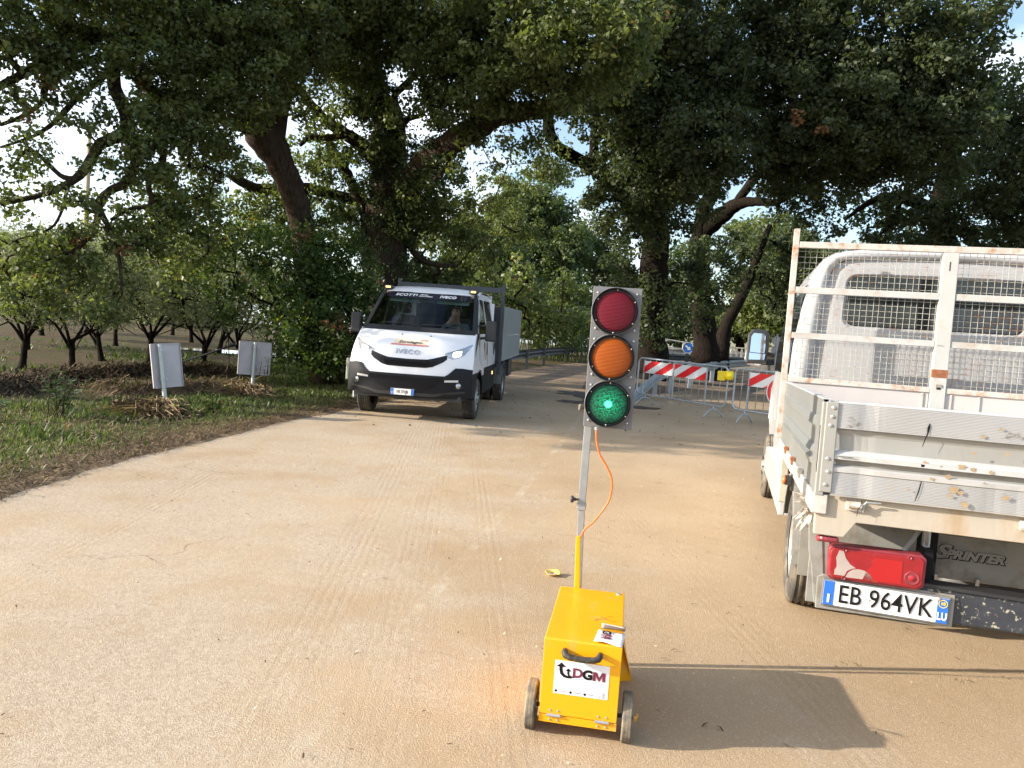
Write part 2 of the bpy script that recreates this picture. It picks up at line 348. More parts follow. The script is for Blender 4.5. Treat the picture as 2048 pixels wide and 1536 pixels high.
def bark_mat(name, ca, cb, sc=9):
    m, nt, b, o = new_mat(name)
    f = noise(nt, sc, 7, .7, stretch=(2.2, 2.2, .5)); c = mixc(nt, ramp(nt, f, .35, .65), ca, cb)
    nt.links.new(c, b.inputs['Base Color']); b.inputs['Roughness'].default_value = .95; b.inputs['Specular IOR Level'].default_value = .1
    nt.links.new(bumpn(nt, f, 1.0, .06), b.inputs['Normal']); return m
M_oakleaf = leaf_mat('oak_leaves', (.052, .070, .028), (.140, .170, .060), (.25, .26, .085), brown=1)
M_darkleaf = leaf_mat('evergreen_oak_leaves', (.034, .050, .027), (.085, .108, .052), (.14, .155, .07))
M_olive = leaf_mat('olive_leaves', (.14, .16, .12), (.26, .29, .22), (.36, .38, .31))
M_bush = leaf_mat('bush_leaves', (.026, .050, .014), (.070, .110, .028), (.15, .18, .04), brown=1)
M_ivy = leaf_mat('ivy_leaves', (.020, .038, .014), (.050, .082, .028), (.08, .12, .04), .15, .35)
M_bgleaf = leaf_mat('poplar_leaves', (.050, .075, .032), (.105, .140, .058), (.17, .20, .085))
M_reed = leaf_mat('reed_leaves', (.06, .095, .035), (.13, .17, .07), (.25, .26, .13))
M_dry = leaf_mat('dry_stalks', (.085, .058, .034), (.22, .155, .085), (.42, .31, .18), .1, .8)
M_grass = leaf_mat('grass_blades', (.066, .092, .032), (.145, .185, .065), (.28, .26, .13), .3, .7)
M_twig = leaf_mat('dead_twigs', (.045, .030, .018), (.12, .08, .045), (.22, .16, .09), .0, .9)
M_bark = bark_mat('oak_bark', (.022, .016, .012), (.075, .055, .040))
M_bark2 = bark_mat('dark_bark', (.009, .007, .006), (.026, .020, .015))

def leaves(C, k, rc, size, flat=.75, up=.35, aspect=.62, shell=.35):
    """k leaves round each clump centre; every leaf is a folded rhombus"""
    n = len(C)*k; c = np.repeat(C, k, 0)
    d = NP.normal(size=(n, 3)); d /= np.linalg.norm(d, axis=1)[:, None]
    rr = np.repeat(NP.uniform(.6, 1.3, len(C)), k)[:, None]*rc
    c = c + d*rr*(NP.uniform(0, 1, (n, 1))**shell)*np.array([1, 1, flat])
    nrm = d*.7 + NP.normal(size=(n, 3))*.55 + np.array([0, 0, up]); nrm /= np.linalg.norm(nrm, axis=1)[:, None]
    a = np.cross(nrm, NP.normal(size=(n, 3))); a /= np.linalg.norm(a, axis=1)[:, None]; b = np.cross(nrm, a)
    s = size*NP.uniform(.6, 1.35, (n, 1))
    V = np.empty((n, 4, 3)); V[:, 0] = c-a*s*.5; V[:, 1] = c+b*s*aspect*.5+nrm*s*.12; V[:, 2] = c+a*s*.5; V[:, 3] = c-b*s*aspect*.5+nrm*s*.12
    cl = np.repeat(NP.uniform(0, 1, len(C))**1.3, k)
    at_ = np.clip(cl*.6+NP.uniform(0, .42, n), 0, 1)
    return V.reshape(-1, 3), at_
def foliage(name, C, k, rc, size, m, parent, **kw):
    V, a = leaves(np.asarray(C), k, rc, size, **kw)
    return fast_mesh(name, V, np.arange(len(V)).reshape(-1, 4), m, parent, a)
def blob_points(blobs, dens):
    """blobs: (px, py, rx_px, ry_px, Y, ry_depth[, density]) -> clump centres inside the ellipsoids"""
    out = []
    for bl in blobs:
        px, py, rx, ry, Y, rd = bl[:6]; de = bl[6] if len(bl) > 6 else 1.
        if len(bl) == 8: c = np.array(bl[:3], float); sx, rd, sz, de = bl[4:]
        else: c = at(px, py, Y); sx = rx*Y/F_PX; sz = ry*Y/F_PX
        n = max(3, int(dens*de*sx*sz*(rd**.5)))
        d = NP.normal(size=(n, 3)); d /= np.linalg.norm(d, axis=1)[:, None]; q = NP.uniform(0, 1, (n, 1))**.42
        out.append(c+d*q*np.array([sx, rd, sz]))
    return np.vstack(out)
def limb(mb, pts, n=8, wob=.0):
    """pts: (px, py, Y, radius)"""
    P = [np.array([*at(p[0], p[1], p[2]), p[3]]) for p in pts]
    if len(P) == 2: P = [P[0], (P[0]+P[1])/2, P[1]]
    C = catmull(P, 5)
    C = [np.array([*(c[:3]+NP.normal(size=3)*c[3]*wob), max(c[3]*NP.uniform(.93, 1.08), .012)]) for c in C]
    mb.tube([c[:3] for c in C], [c[3] for c in C], n); return C
def twigs(mb, nodes, clumps, r0=.012, maxn=500, sag=.12, n=4, rmax=.07):
    """greedy branching: every clump hangs off the nearest wood laid so far"""
    if len(clumps) > maxn: clumps = clumps[NP.choice(len(clumps), maxn, replace=False)]
    nodes = np.array(nodes); d = np.min(np.linalg.norm(clumps[:, None]-nodes[None], axis=2), axis=1); order = np.argsort(d)
    pos = [p for p in nodes]; par = [-1]*len(pos); cnt = [0]*len(pos)
    A = np.array(pos)
    for i in order:
        c = clumps[i]; dd = np.linalg.norm(A-c, axis=1); j = int(np.argmin(dd)); pos.append(c); par.append(j); cnt.append(0); A = np.vstack([A, c])
    for i in range(len(pos)-1, len(nodes)-1, -1):
        cnt[i] += 1; j = par[i]
        if j >= len(nodes): cnt[j] += cnt[i]
    for i in range(len(nodes), len(pos)):
        a = pos[par[i]]; b = pos[i]; L_ = np.linalg.norm(b-a)
        if L_ < .02: continue
        m1 = a*.66+b*.34+NP.normal(size=3)*L_*.09; m2 = a*.3+b*.7+NP.normal(size=3)*L_*.09+np.array([0, 0, sag*L_*.4])
        r = min(r0*cnt[i]**.5, rmax); rp = r*1.1
        mb.tube([a, m1, m2, b], [rp, r, r*.9, r*.7], n, cap=False)

def big_tree(name, label, limbs, blobs, dens, k, rc, size, ml, mbk, cat='tree', group=None, base=None, extra=None, ntw=450, **kw):
    t = empty(name, base if base is not None else tuple(at(*limbs[0][0][:3])))
    tag(t, label, cat, group)
    off = Vector(t.location)
    mb = MB(); nodes = []
    f0 = at(*limbs[0][0][:3]); g0 = gz(f0[1])
    if f0[2] > g0+.05: r0_ = limbs[0][0][3]; mb.tube([(f0[0], f0[1], g0-.15), (f0[0], f0[1], g0+.1), tuple(f0)], [r0_*1.25, r0_*1.1, r0_], 10)
    for l in limbs:
        C = limb(mb, l, 10 if l[0][3] > .2 else 7, .04); nodes += [c[:3] for c in C[2:]]
    C = blob_points(blobs, dens)
    twigs(mb, nodes, C, maxn=ntw); tr = mb.build('trunk', mbk, t, smooth=True); tr.location = -off
    f = foliage('crown', C, k, rc, size, ml, t, **kw); f.location = -off
    if extra: extra(t, off)
    return t

M_dead = leaf_mat('withered_leaves', (.12, .055, .025), (.22, .11, .05), (.30, .17, .08), .2, .7)
def dead_sprays(P):
    def f(t, off):
        C = np.vstack([at(*p)+NP.normal(size=(5, 3))*.07*p[2]/14 for p in P]); o = foliage('withered_spray', C, 16, .10*P[0][2]/14, .07*P[0][2]/14, M_dead, t); o.location = -off
    return f
G_OAK = 'old oaks arching over the road'
# --- leaning oak on the left verge
A = [
 [(655, 775, 17.5, .42), (625, 600, 17.4, .33), (602, 445, 17.2, .27), (585, 385, 17.0, .28), (562, 330, 16.8, .30), (530, 275, 16.6, .36), (505, 235, 16.4, .30), (478, 205, 16.0, .24), (430, 140, 15.3, .20), (350, 75, 14.6, .17), (250, 40, 14.0, .14)],
 [(545, 295, 16.7, .26), (560, 200, 16.9, .24), (590, 130, 17.0, .20), (640, 60, 17.2, .15), (720, -20, 17.4, .1)],
 [(515, 262, 16.5, .2), (475, 244, 16.3, .16), (450, 236, 16.1, .12), (415, 240, 15.8, .06)],
 [(250, 60, 14.0, .13), (228, 123, 13.7, .12), (229, 175, 13.5, .11), (248, 215, 13.4, .12), (254, 262, 13.3, .115), (225, 278, 13.2, .10), (198, 290, 13.1, .095), (182, 319, 13.0, .085), (150, 358, 12.9, .07), (91, 387, 12.8, .05), (0, 408, 12.6, .035)],
 [(262, 275, 13.3, .09), (272, 318, 13.3, .085), (254, 362, 13.2, .08), (215, 385, 13.2, .07), (197, 410, 13.1, .075), (192, 445, 13.1, .05), (155, 497, 13.0, .04), (91, 520, 12.9, .025)],
 [(200, 420, 13.1, .05), (228, 480, 13.1, .035), (240, 530, 13.0, .03), (244, 590, 13.0, .02)],
 [(330, 300, 13.8, .06), (318, 340, 13.7, .055), (297, 365, 13.6, .05), (302, 408, 13.5, .04), (258, 418, 13.4, .03), (222, 440, 13.2, .03)],
 [(246, 60, 14.0, .12), (180, 75, 13.6, .11), (120, 110, 13.2, .09), (60, 140, 12.8, .075), (0, 172, 12.4, .06), (-90, 215, 12.0, .04)],
 [(246, 75, 14.0, .09), (219, 108, 13.8, .08), (160, 130, 13.5, .07), (95, 170, 13.2, .06), (83, 205, 13.0, .045), (40, 235, 12.8, .035), (0, 250, 12.6, .03)],
 [(215, 145, 13.6, .06), (190, 168, 13.5, .055), (150, 200, 13.4, .05), (114, 240, 13.3, .045), (68, 272, 13.1, .03), (0, 295, 12.9, .02)],
 [(150, 358, 12.9, .05), (120, 350, 12.9, .04), (60, 300, 12.8, .03), (20, 340, 12.7, .02)],
 [(135, 375, 12.9, .03), (120, 430, 12.9, .025), (95, 460, 12.9, .02), (30, 480, 12.9, .014)],
]
BA = [ # dense upper crown
 (60, 20, 150, 90, 12.5, 1.5, .9), (230, 30, 150, 90, 13.5, 1.8), (400, 60, 160, 110, 14.5, 1.8, 1.1), (560, 60, 130, 110, 15.5, 1.8, 1.1),
 (80, 95, 110, 50, 12.6, 1.2, .6), (310, 150, 90, 80, 13.7, 1.2, 1.1), (430, 190, 110, 90, 14.6, 1.4, 1.3), (560, 160, 70, 70, 15.3, 1.4, 1.0),
 (340, 260, 80, 90, 13.8, 1.0, 1.3), (420, 300, 70, 60, 14.8, 1.0, .9), (300, 350, 60, 60, 13.8, .9, .7), (385, 380, 80, 60, 15.2, 1.0, .7),
 (120, 150, 60, 35, 13, .8, .5), (185, 240, 40, 50, 13.2, .6, .4), (30, 220, 45, 55, 12.6, .8, .5), (110, 210, 35, 30, 13, .5, .4), (60, 300, 40, 20, 12.9, .5, .2),
 (60, 360, 75, 28, 12.8, .7, .55), (20, 410, 55, 35, 12.6, .7, .6), (230, 340, 35, 30, 13.2, .6, .5), (165, 395, 40, 22, 13, .5, .4),
 (150, 470, 90, 30, 13.0, .8, .6), (50, 500, 90, 40, 12.9, .8, .9), (230, 440, 45, 40, 13.2, .6, .7), (300, 450, 60, 60, 13.8, .9, .9), (390, 470, 70, 70, 15.0, 1.0, .9),
 (80, 560, 90, 45, 13.2, .7, .7), (175, 560, 70, 35, 13.2, .6, .7), (40, 625, 42, 28, 13.2, .4, .7), (225, 620, 36, 38, 13.0, .4, 1.1), (130, 620, 30, 22, 13.2, .4, .5), (270, 550, 40, 40, 13.2, .5, .5), (15, 560, 30, 40, 13, .5, .7),
 (100, 260, 90, 40, 12.3, .6, .3), (30, 330, 60, 40, 12.2, .6, .3), (180, 330, 50, 40, 12.6, .5, .35), (100, 400, 90, 25, 12.4, .6, .4), (240, 280, 40, 50, 12.8, .5, .5), (200, 200, 50, 40, 12.9, .5, .55), (20, 150, 50, 40, 12.2, .6, .9), (290, 300, 40, 60, 13.2, .6, 1), (330, 420, 60, 50, 14, .8, 1), (270, 490, 60, 40, 13.4, .6, 1), (130, 520, 90, 25, 12.8, .6, .9), (350, 540, 60, 40, 14.5, .8, .8), (120, 130, 70, 40, 12.6, .6, .8),
 # unseen crown added above and left of the frame for road shade
 (-220, 40, 160, 100, 12.6, 1.6, .6), (200, -120, 300, 110, 14, 2.5, .9), (520, -120, 260, 110, 16, 2.5, .8), (-420, -60, 260, 120, 13.5, 2.6, .8), 
]
big_tree('oak_tree', 'leaning oak on the left verge with one bare curved trunk and long drooping leafy boughs', A, BA, 92, 62, .25, .088, M_oakleaf, M_bark, group=G_OAK, ntw=900, extra=dead_sprays([(410, 75, 14.2), (350, 210, 13.7), (365, 225, 13.7), (95, 160, 12.6), (105, 168, 12.6), (283, 168, 13.4), (62, 235, 12.6), (160, 470, 12.9), (245, 500, 13), (680, 655, 15.4), (662, 648, 15.4), (600, 470, 15.9)]))
# --- unseen tree added left of frame to shade road and oncoming truck
SH = [[(-620, 700, 11.5, .35), (-620, 560, 11.5, .28), (-600, 420, 11.5, .22), (-560, 300, 11.5, .15)]]
big_tree('oak_tree', 'unseen oak added beyond the left edge of the picture to shade the road', SH,
         [(-14.0, 10.0, 6.3, 0, 2.2, 1.5, 1.5, 1.6), (-14.5, 11.2, 7.6, 0, 2.0, 1.3, 1.6, 1.4)],
         11, 34, .34, .17, M_oakleaf, M_bark, group=G_OAK, ntw=200)
# --- ivy clad oak behind the oncoming truck
B = [
 [(790, 745, 21.5, .75), (778, 640, 21.4, .62), (770, 540, 21.3, .60), (772, 460, 21.2, .62), (785, 390, 21.0, .60), (778, 320, 20.8, .42), (770, 255, 20.5, .33), (758, 195, 20.0, .28), (746, 140, 19.5, .24), (750, 60, 19, .18), (760, -20, 18.5, .12)],
 [(778, 350, 20.9, .30), (741, 305, 20.6, .22), (712, 282, 20.3, .18), (682, 262, 20.0, .16), (650, 240, 19.7, .13), (614, 200, 19.4, .10), (590, 170, 19.2, .06)],
 [(690, 268, 20.0, .10), (660, 275, 19.8, .09), (620, 275, 19.5, .07), (600, 290, 19.3, .05)],
 [(768, 240, 20.4, .26), (742, 195, 20.0, .26), (715, 162, 19.5, .26), (682, 132, 19.0, .24), (650, 114, 18.6, .22), (610, 120, 18.2, .18), (590, 140, 18.0, .14)],
 [(800, 400, 21.0, .48), (828, 352, 20.2, .36), (865, 312, 19.4, .32), (912, 280, 18.6, .30), (956, 255, 18.0, .27), (1001, 230, 17.5, .24), (1055, 222, 17.2, .20), (1106, 214, 17.0, .19), (1150, 190, 16.8, .17), (1197, 162, 16.6, .15), (1260, 110, 16.4, .1)],
 [(800, 300, 20.6, .16), (800, 240, 20.3, .13), (788, 195, 20, .10), (815, 165, 19.8, .09), (845, 135, 19.6, .06)],
 [(795, 270, 20.6, .15), (812, 240, 20.4, .09), (838, 232, 20.2, .06), (850, 225, 20, .03)],
 [(745, 470, 21.3, .12), (705, 370, 21.0, .13), (688, 335, 20.8, .13), (668, 305, 20.6, .12), (650, 270, 20.4, .10)],
 [(692, 345, 20.9, .08), (668, 322, 20.7, .075), (640, 325, 20.5, .06), (610, 332, 20.3, .04)],
 [(735, 405, 22.0, .16), (690, 395, 21.6, .16), (640, 382, 21.2, .15), (600, 375, 20.8, .14), (520, 378, 20.4, .15), (480, 362, 20.0, .12), (455, 350, 19.8, .06)],
 [(798, 470, 21.5, .12), (815, 485, 21.4, .10), (838, 515, 21.3, .09), (875, 530, 21.2, .07), (915, 532, 21, .04)],
 [(902, 285, 18.7, .05), (902, 310, 18.7, .05), (890, 335, 18.7, .045), (868, 360, 18.7, .04)],
]
BB = [
 (660, 40, 160, 90, 17.5, 2.2, 1.1), (820, 40, 160, 90, 17.5, 2.4, 1.1), (980, 60, 150, 100, 16.5, 2.2, 1.2), (1120, 70, 140, 110, 15.5, 2.0, 1.2), (1230, 80, 90, 110, 15, 1.8, 1.1),
 (880, 130, 110, 60, 17, 1.6, 1.0), (1000, 160, 110, 60, 16.2, 1.5, 1.2), (1120, 170, 70, 60, 15.8, 1.2, .9), (700, 90, 100, 50, 18, 1.5, .9), (610, 100, 70, 60, 17, 1.2, .9),
 (900, 215, 70, 40, 18, 1.2, .75), (980, 210, 70, 30, 17, 1, .7), (660, 195, 45, 35, 19, 1, .5), (700, 225, 40, 40, 19.5, 1, .45), (850, 185, 40, 35, 19, 1, .5),
 (625, 240, 50, 40, 19.4, 1, .35), (655, 340, 60, 40, 20.5, 1, .5), (520, 330, 45, 35, 20, 1, .45), (500, 420, 70, 45, 20, 1.2, .6), (620, 410, 60, 35, 21, 1, .7),
 (880, 350, 50, 35, 19.6, .9, .6), (940, 320, 60, 30, 18.6, .9, .55), (1020, 290, 70, 30, 17.8, .9, .5), (1080, 250, 40, 30, 17.2, .8, .5), (840, 400, 60, 50, 20.6, 1, .9), (700, 440, 60, 60, 21.5, 1.2, 1), (880, 450, 70, 50, 21.5, 1.2, .7), (940, 500, 60, 50, 22, 1.2, .7), (860, 560, 70, 50, 22.5, 1, 1),
 (700, -140, 300, 110, 18, 3, .8), (1050, -130, 250, 110, 16.5, 3, .9), (540, 240, 35, 30, 19, .8, .3), (740, 380, 50, 40, 21, .8, .9), (770, 300, 40, 60, 20.3, .7, .8), (980, 400, 60, 50, 24, 1.3, .55), (1060, 350, 60, 40, 24, 1.3, .45), (930, 430, 60, 40, 23, 1.2, .8), (1020, 460, 60, 50, 27, 1.4, .7), (1090, 310, 50, 30, 22, 1, .5), (620, 300, 50, 40, 20.5, 1, .5), (560, 420, 60, 50, 20.5, 1, .8), (680, 290, 50, 40, 20.6, 1, .45), (860, 300, 50, 35, 20, .9, .5), (820, 230, 50, 40, 19, .9, .7), (920, 250, 70, 35, 17.6, .8, .6), (700, 160, 60, 40, 18, .8, .6), (740, 250, 40, 50, 19.6, .7, .6), (690, 330, 50, 40, 20, .8, .6), (1010, 200, 60, 40, 16.6, .8, .7), (660, 250, 50, 30, 19, .8, .4), (820, 450, 50, 50, 21, .9, .9), (900, 390, 60, 40, 20.5, .9, .6),
]
def ivy(t, off):
    C = []
    for px, py, Y, r in ((785, 700, 21.4, .72), (775, 620, 21.3, .7), (770, 540, 21.2, .7), (770, 480, 21.1, .7), (785, 420, 20.9, .68), (782, 360, 20.8, .5), (772, 300, 20.6, .4), (735, 180, 19.8, .25), (830, 350, 20, .42), (880, 300, 19, .36), (710, 150, 19, .28), (760, 220, 20, .36), (800, 400, 20.8, .6)):
        c = at(px, py, Y); d = NP.normal(size=(60, 3)); d /= np.linalg.norm(d, axis=1)[:, None]; C.append(c+d*np.array([r, r, .8])*1.02)
    f = foliage('ivy', np.vstack(C), 26, .2, .085, M_ivy, t, up=.1); f.location = -off
big_tree('oak_tree', 'ivy-clad oak rising behind the oncoming white truck, its thick limb reaching over the road', B, BB, 62, 58, .31, .108, M_oakleaf, M_bark, group=G_OAK, extra=ivy, ntw=700)
# --- two thick oaks on the island
C_ = [
 [(1306, 745, 27, .60), (1302, 660, 27, .52), (1306, 560, 27, .49), (1312, 480, 27, .50), (1300, 400, 26.8, .44), (1285, 330, 26.4, .42), (1260, 250, 25.8, .34), (1235, 160, 25, .25), (1220, 60, 24, .16)],
 [(1300, 440, 26.8, .36), (1262, 400, 26, .28), (1225, 368, 25, .24), (1183, 334, 24, .21), (1142, 312, 23.4, .20), (1112, 292, 23, .19), (1098, 262, 22.6, .18), (1098, 225, 22.2, .14), (1110, 190, 21.8, .08)],
 [(1186, 335, 24, .16), (1188, 290, 23.8, .15), (1192, 230, 23.4, .15), (1203, 170, 23, .13), (1215, 100, 22.5, .08)],
 [(1318, 420, 26.8, .3), (1360, 330, 26, .24), (1400, 240, 25, .18), (1420, 140, 24, .12)],
]
BC = [
 (1230, 190, 110, 80, 22, 2.4, 1.1), (1330, 60, 130, 110, 21, 2.6, 1.2), (1290, 200, 130, 90, 21.5, 2.4, 1.2), (1400, 300, 115, 90, 20.5, 2.0, 1.5), (1330, 330, 110, 80, 22, 2.2, 1.3), (1230, 330, 70, 60, 23.5, 1.6, .9),
 (1260, 420, 90, 60, 25, 1.6, .95), (1360, 400, 90, 60, 24.5, 1.6, .9), (1300, 470, 60, 40, 26, 1.3, .6), (1400, 150, 100, 90, 21, 2.2, 1.1), (1150, 240, 50, 40, 22.5, 1.2, .5), (1130, 350, 50, 25, 23, 1, .35), (1210, 470, 35, 25, 26, 1, .3), (1445, 230, 60, 60, 20.5, 1.4, 1), (1200, 400, 40, 40, 24.5, 1, .6), (1380, 540, 40, 60, 27.5, 1, 1.0), (1305, 620, 45, 80, 26.2, .6, .9), (1240, 540, 40, 60, 27, 1, .6), (1340, 660, 30, 50, 28, .8, .8), (1340, 560, 30, 60, 27.5, 1, .5), (1260, 560, 20, 60, 27, .8, .5),
 (1300, -120, 260, 120, 21.5, 3.2, .8),
]
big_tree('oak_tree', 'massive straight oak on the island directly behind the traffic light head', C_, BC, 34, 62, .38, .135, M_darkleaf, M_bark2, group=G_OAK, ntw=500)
D_ = [
 [(1412, 728, 30, .58), (1408, 660, 30, .46), (1400, 590, 30, .43), (1396, 520, 30, .42), (1402, 470, 29.8, .38), (1425, 446, 29.4, .34), (1449, 427, 29, .30), (1476, 408, 28.5, .24), (1512, 403, 28, .17), (1546, 406, 27.5, .13), (1566, 399, 27, .12), (1610, 375, 26.5, .10), (1680, 340, 26, .07)],
 [(1398, 490, 29.9, .34), (1405, 430, 29.4, .28), (1425, 380, 28.8, .25), (1450, 300, 28, .22), (1500, 200, 27, .18), (1560, 100, 26, .12)],
 [(1470, 410, 28.6, .16), (1530, 330, 27.6, .16), (1620, 240, 26.4, .14), (1720, 160, 25, .10), (1800, 120, 24, .06)],
]
BD = [
 (1560, 100, 130, 120, 22, 2.8, 1.2), (1640, 220, 140, 110, 21, 2.6, 1.4), (1560, 300, 110, 70, 23, 2.2, 1.1), (1700, 80, 140, 110, 21, 2.6, 1.2), (1760, 250, 140, 90, 21, 2.4, 1.4), (1640, 350, 110, 60, 23, 2.0, 1.1), (1600, 410, 70, 35, 24.5, 1.3, .7), (1650, 440, 45, 30, 24.5, 1, .65), (1560, 368, 60, 25, 25.5, 1, .7),
 (1830, 130, 110, 110, 20.5, 2.4, 1.2), (1870, 250, 100, 90, 21, 2.2, 1.2), (1910, 60, 80, 90, 20, 1.8, .8), (1950, 150, 55, 70, 20, 1.5, .6), (1800, 340, 120, 50, 22.5, 1.8, .9), (1940, 20, 50, 40, 20, 1.2, .5), (1480, 470, 50, 20, 29.5, 1, .35), (1460, 130, 70, 100, 23, 1.8, .9), (1930, 250, 60, 70, 21.5, 1.5, .8),
 (1650, -110, 300, 100, 21, 3.4, .8), (1900, 350, 90, 40, 23, 1.5, .6), (1400, 590, 40, 80, 29.2, .6, 1.0), (1450, 560, 40, 60, 30, .8, .9), (1420, 500, 50, 40, 29, .8, .9),
]
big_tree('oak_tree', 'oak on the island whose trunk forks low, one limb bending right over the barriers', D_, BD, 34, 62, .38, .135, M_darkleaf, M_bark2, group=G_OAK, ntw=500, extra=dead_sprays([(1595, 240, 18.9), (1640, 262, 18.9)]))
E_ = [[(1442, 722, 32, .34), (1450, 660, 32, .27), (1472, 612, 32, .24), (1496, 565, 32, .20), (1520, 500, 32, .15), (1540, 450, 32, .1)]]
BE = [(1500, 540, 50, 40, 32.5, 1.4, .8), (1540, 490, 70, 40, 33, 1.6, .8), (1600, 500, 50, 60, 33, 1.6, .9), (1470, 500, 40, 40, 32.5, 1.2, .6), (1560, 590, 60, 50, 33, 1.4, 1)]
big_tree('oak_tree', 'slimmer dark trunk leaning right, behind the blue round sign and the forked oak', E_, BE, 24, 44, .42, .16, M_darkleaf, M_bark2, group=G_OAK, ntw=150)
F_ = [[(1905, 740, 26, .5), (1900, 560, 26, .42), (1880, 430, 26, .34), (1900, 320, 25.5, .26), (1960, 220, 25, .18), (2000, 150, 24.5, .1)],
      [(1880, 430, 26, .25), (1820, 400, 25.5, .18), (1770, 395, 25, .13), (1730, 410, 24.8, .09), (1690, 440, 24.6, .04)], [(1890, 400, 26, .2), (1990, 380, 25, .16), (2080, 350, 24, .12)],
      [(1800, 398, 25.3, .09), (1790, 440, 25.2, .07), (1760, 470, 25, .04)]]
BF = [(2010, 200, 60, 60, 23, 1.6, .9), (2040, 300, 70, 100, 23, 1.8, 1.1), (1980, 330, 60, 70, 24, 1.6, .8), (1950, 420, 80, 40, 25, 1.6, 1.2), (1850, 430, 80, 38, 25.5, 1.6, 1.1), (1770, 440, 60, 38, 25.5, 1.4, .85), (2040, 430, 60, 60, 25, 1.6, 1.3), (1760, 390, 60, 25, 25, 1.2, .5), (1700, 420, 35, 30, 25, 1, .4), (1860, 490, 120, 50, 26.5, 1.6, 1.2), (2030, 500, 90, 50, 26.5, 1.6, 1.2), (2150, 300, 100, 160, 24, 2.4, .9), (1730, 520, 60, 50, 27, 1.4, 1.0), (1990, 240, 40, 40, 23.5, 1, .6)]
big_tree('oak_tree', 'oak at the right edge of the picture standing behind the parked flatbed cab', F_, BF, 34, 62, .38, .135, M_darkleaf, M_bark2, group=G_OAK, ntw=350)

# --- hedge mass under the leaning oak
def bush(name, label, blobs, dens, k, rc, size, m, stems=14, cat='bush', group=None, base=None, **kw):
    C = blob_points(blobs, dens); b = base or tuple(at(blobs[0][0], blobs[0][1]+blobs[0][3], blobs[0][4]))
    b = (b[0], b[1], gz(b[1])); t = empty(name, b); tag(t, label, cat, group); off = Vector(b)
    C = C[C[:, 2] > G(C[:, 1])+.05]
    mb = MB(); nodes = [np.array([b[0]+rnd.uniform(-.3, .3), b[1]+rnd.uniform(-.3, .3), b[2]+h]) for h in np.linspace(0, .8, 4)]
    twigs(mb, nodes, C, maxn=stems*6, r0=.009); o = mb.build('stems', M_bark2, t); o.location = -off
    f = foliage('foliage', C, k, rc, size, m, t, **kw); f.location = -off; return t
bush('bush', 'big dark bush swallowing the foot of the leaning oak, left of the oncoming truck', [(600, 560, 110, 110, 16.3, 1.0, 1.2), (500, 520, 90, 80, 16.5, .9, .9), (640, 670, 90, 80, 15.9, .9, 1.5), (560, 690, 60, 60, 16.0, .8, .9), (690, 560, 60, 100, 17, 1, 1.2), (440, 560, 60, 60, 16.6, .7, .7), (480, 620, 60, 40, 16.5, .7, .7), (420, 470, 60, 50, 16.5, .8, .6), (680, 720, 50, 40, 15.8, .6, 1.2), (660, 480, 60, 50, 17, .8, .9)], 105, 26, .24, .095, M_bush, 30, base=(-3.9, 16.3, 0))
bush('bush', 'dark shrubs in the shade directly behind the cab of the oncoming truck', [(720, 620, 60, 110, 19, 1.0, 1.3), (840, 570, 80, 60, 22.5, 1.2, 1.0), (900, 600, 60, 60, 23, 1.2, .9), (760, 700, 80, 60, 20, 1, 1)], 50, 26, .3, .13, M_ivy, 20, base=(-3.2, 20.0, 0))
# --- roadside growth beyond the guardrail
bush('bush', 'roadside bushes tangled above the dark guardrail right of the oncoming truck', [(1070, 620, 60, 60, 40, 1.8, 1.0), (1130, 640, 50, 40, 42, 1.8, .9), (1040, 660, 50, 35, 38, 1.2, 1.0), (1100, 676, 60, 18, 40, 1.2, 1.3), (1150, 668, 30, 22, 43, 1.2, .9)], 26, 26, .34, .16, M_bgleaf, 30, base=(1.8, 38.5, 0))
G_BG = 'background trees past the bend'
def bgtree(label, trunk, blobs, m, dens=15, k=60, rc=.72, size=.26, **kw):
    big_tree('tree', label, [trunk], blobs, dens, k, rc, size, m, M_bark2, group=G_BG, ntw=130, **kw)
bgtree('pale grey-green tree standing tallest beyond the bend, in the gap left of the traffic light', [(1080, 710, 58, .5), (1078, 600, 58, .4), (1085, 500, 58, .3), (1090, 420, 58, .15)],
       [(1085, 420, 45, 45, 58, 3, .9), (1100, 500, 70, 50, 57, 3, 1), (1040, 470, 40, 40, 58, 3, .7), (1120, 440, 35, 40, 58, 2, .9), (1070, 560, 60, 40, 56, 3, 1), (1040, 400, 50, 40, 58, 3, .8), (1000, 450, 40, 40, 57, 3, .9), (1140, 500, 40, 60, 57, 3, 1), (1130, 590, 50, 50, 55, 3, 1.2), (1100, 360, 40, 30, 59, 3, .5)], M_bgleaf)
bgtree('rounded green tree beyond the bend, above the grey load box of the oncoming truck', [(1000, 710, 50, .45), (1000, 600, 50, .35), (1000, 520, 50, .2)],
       [(990, 520, 60, 40, 50, 3, 1), (1010, 590, 70, 45, 49, 3, 1.1), (950, 560, 50, 50, 50, 3, 1), (1050, 600, 50, 50, 49, 3, .9), (930, 600, 50, 50, 48, 3, 1), (960, 470, 50, 40, 49, 3, 1), (1090, 640, 60, 40, 46, 2.5, 1.2), (1150, 650, 40, 40, 46, 2.5, 1.2)], M_bgleaf)
bgtree('loose tree beyond the bend half hidden behind the red lens', [(1185, 712, 62, .45), (1190, 600, 62, .3), (1195, 520, 62, .2)],
       [(1190, 520, 50, 40, 62, 3, .7), (1230, 560, 50, 50, 60, 3, .8), (1185, 470, 40, 40, 62, 3, .5), (1150, 590, 25, 30, 61, 2, .6), (1190, 610, 30, 25, 61, 2, .5), (1250, 620, 40, 40, 60, 2, .8), (1240, 500, 30, 30, 60, 2, .6)], M_bgleaf)
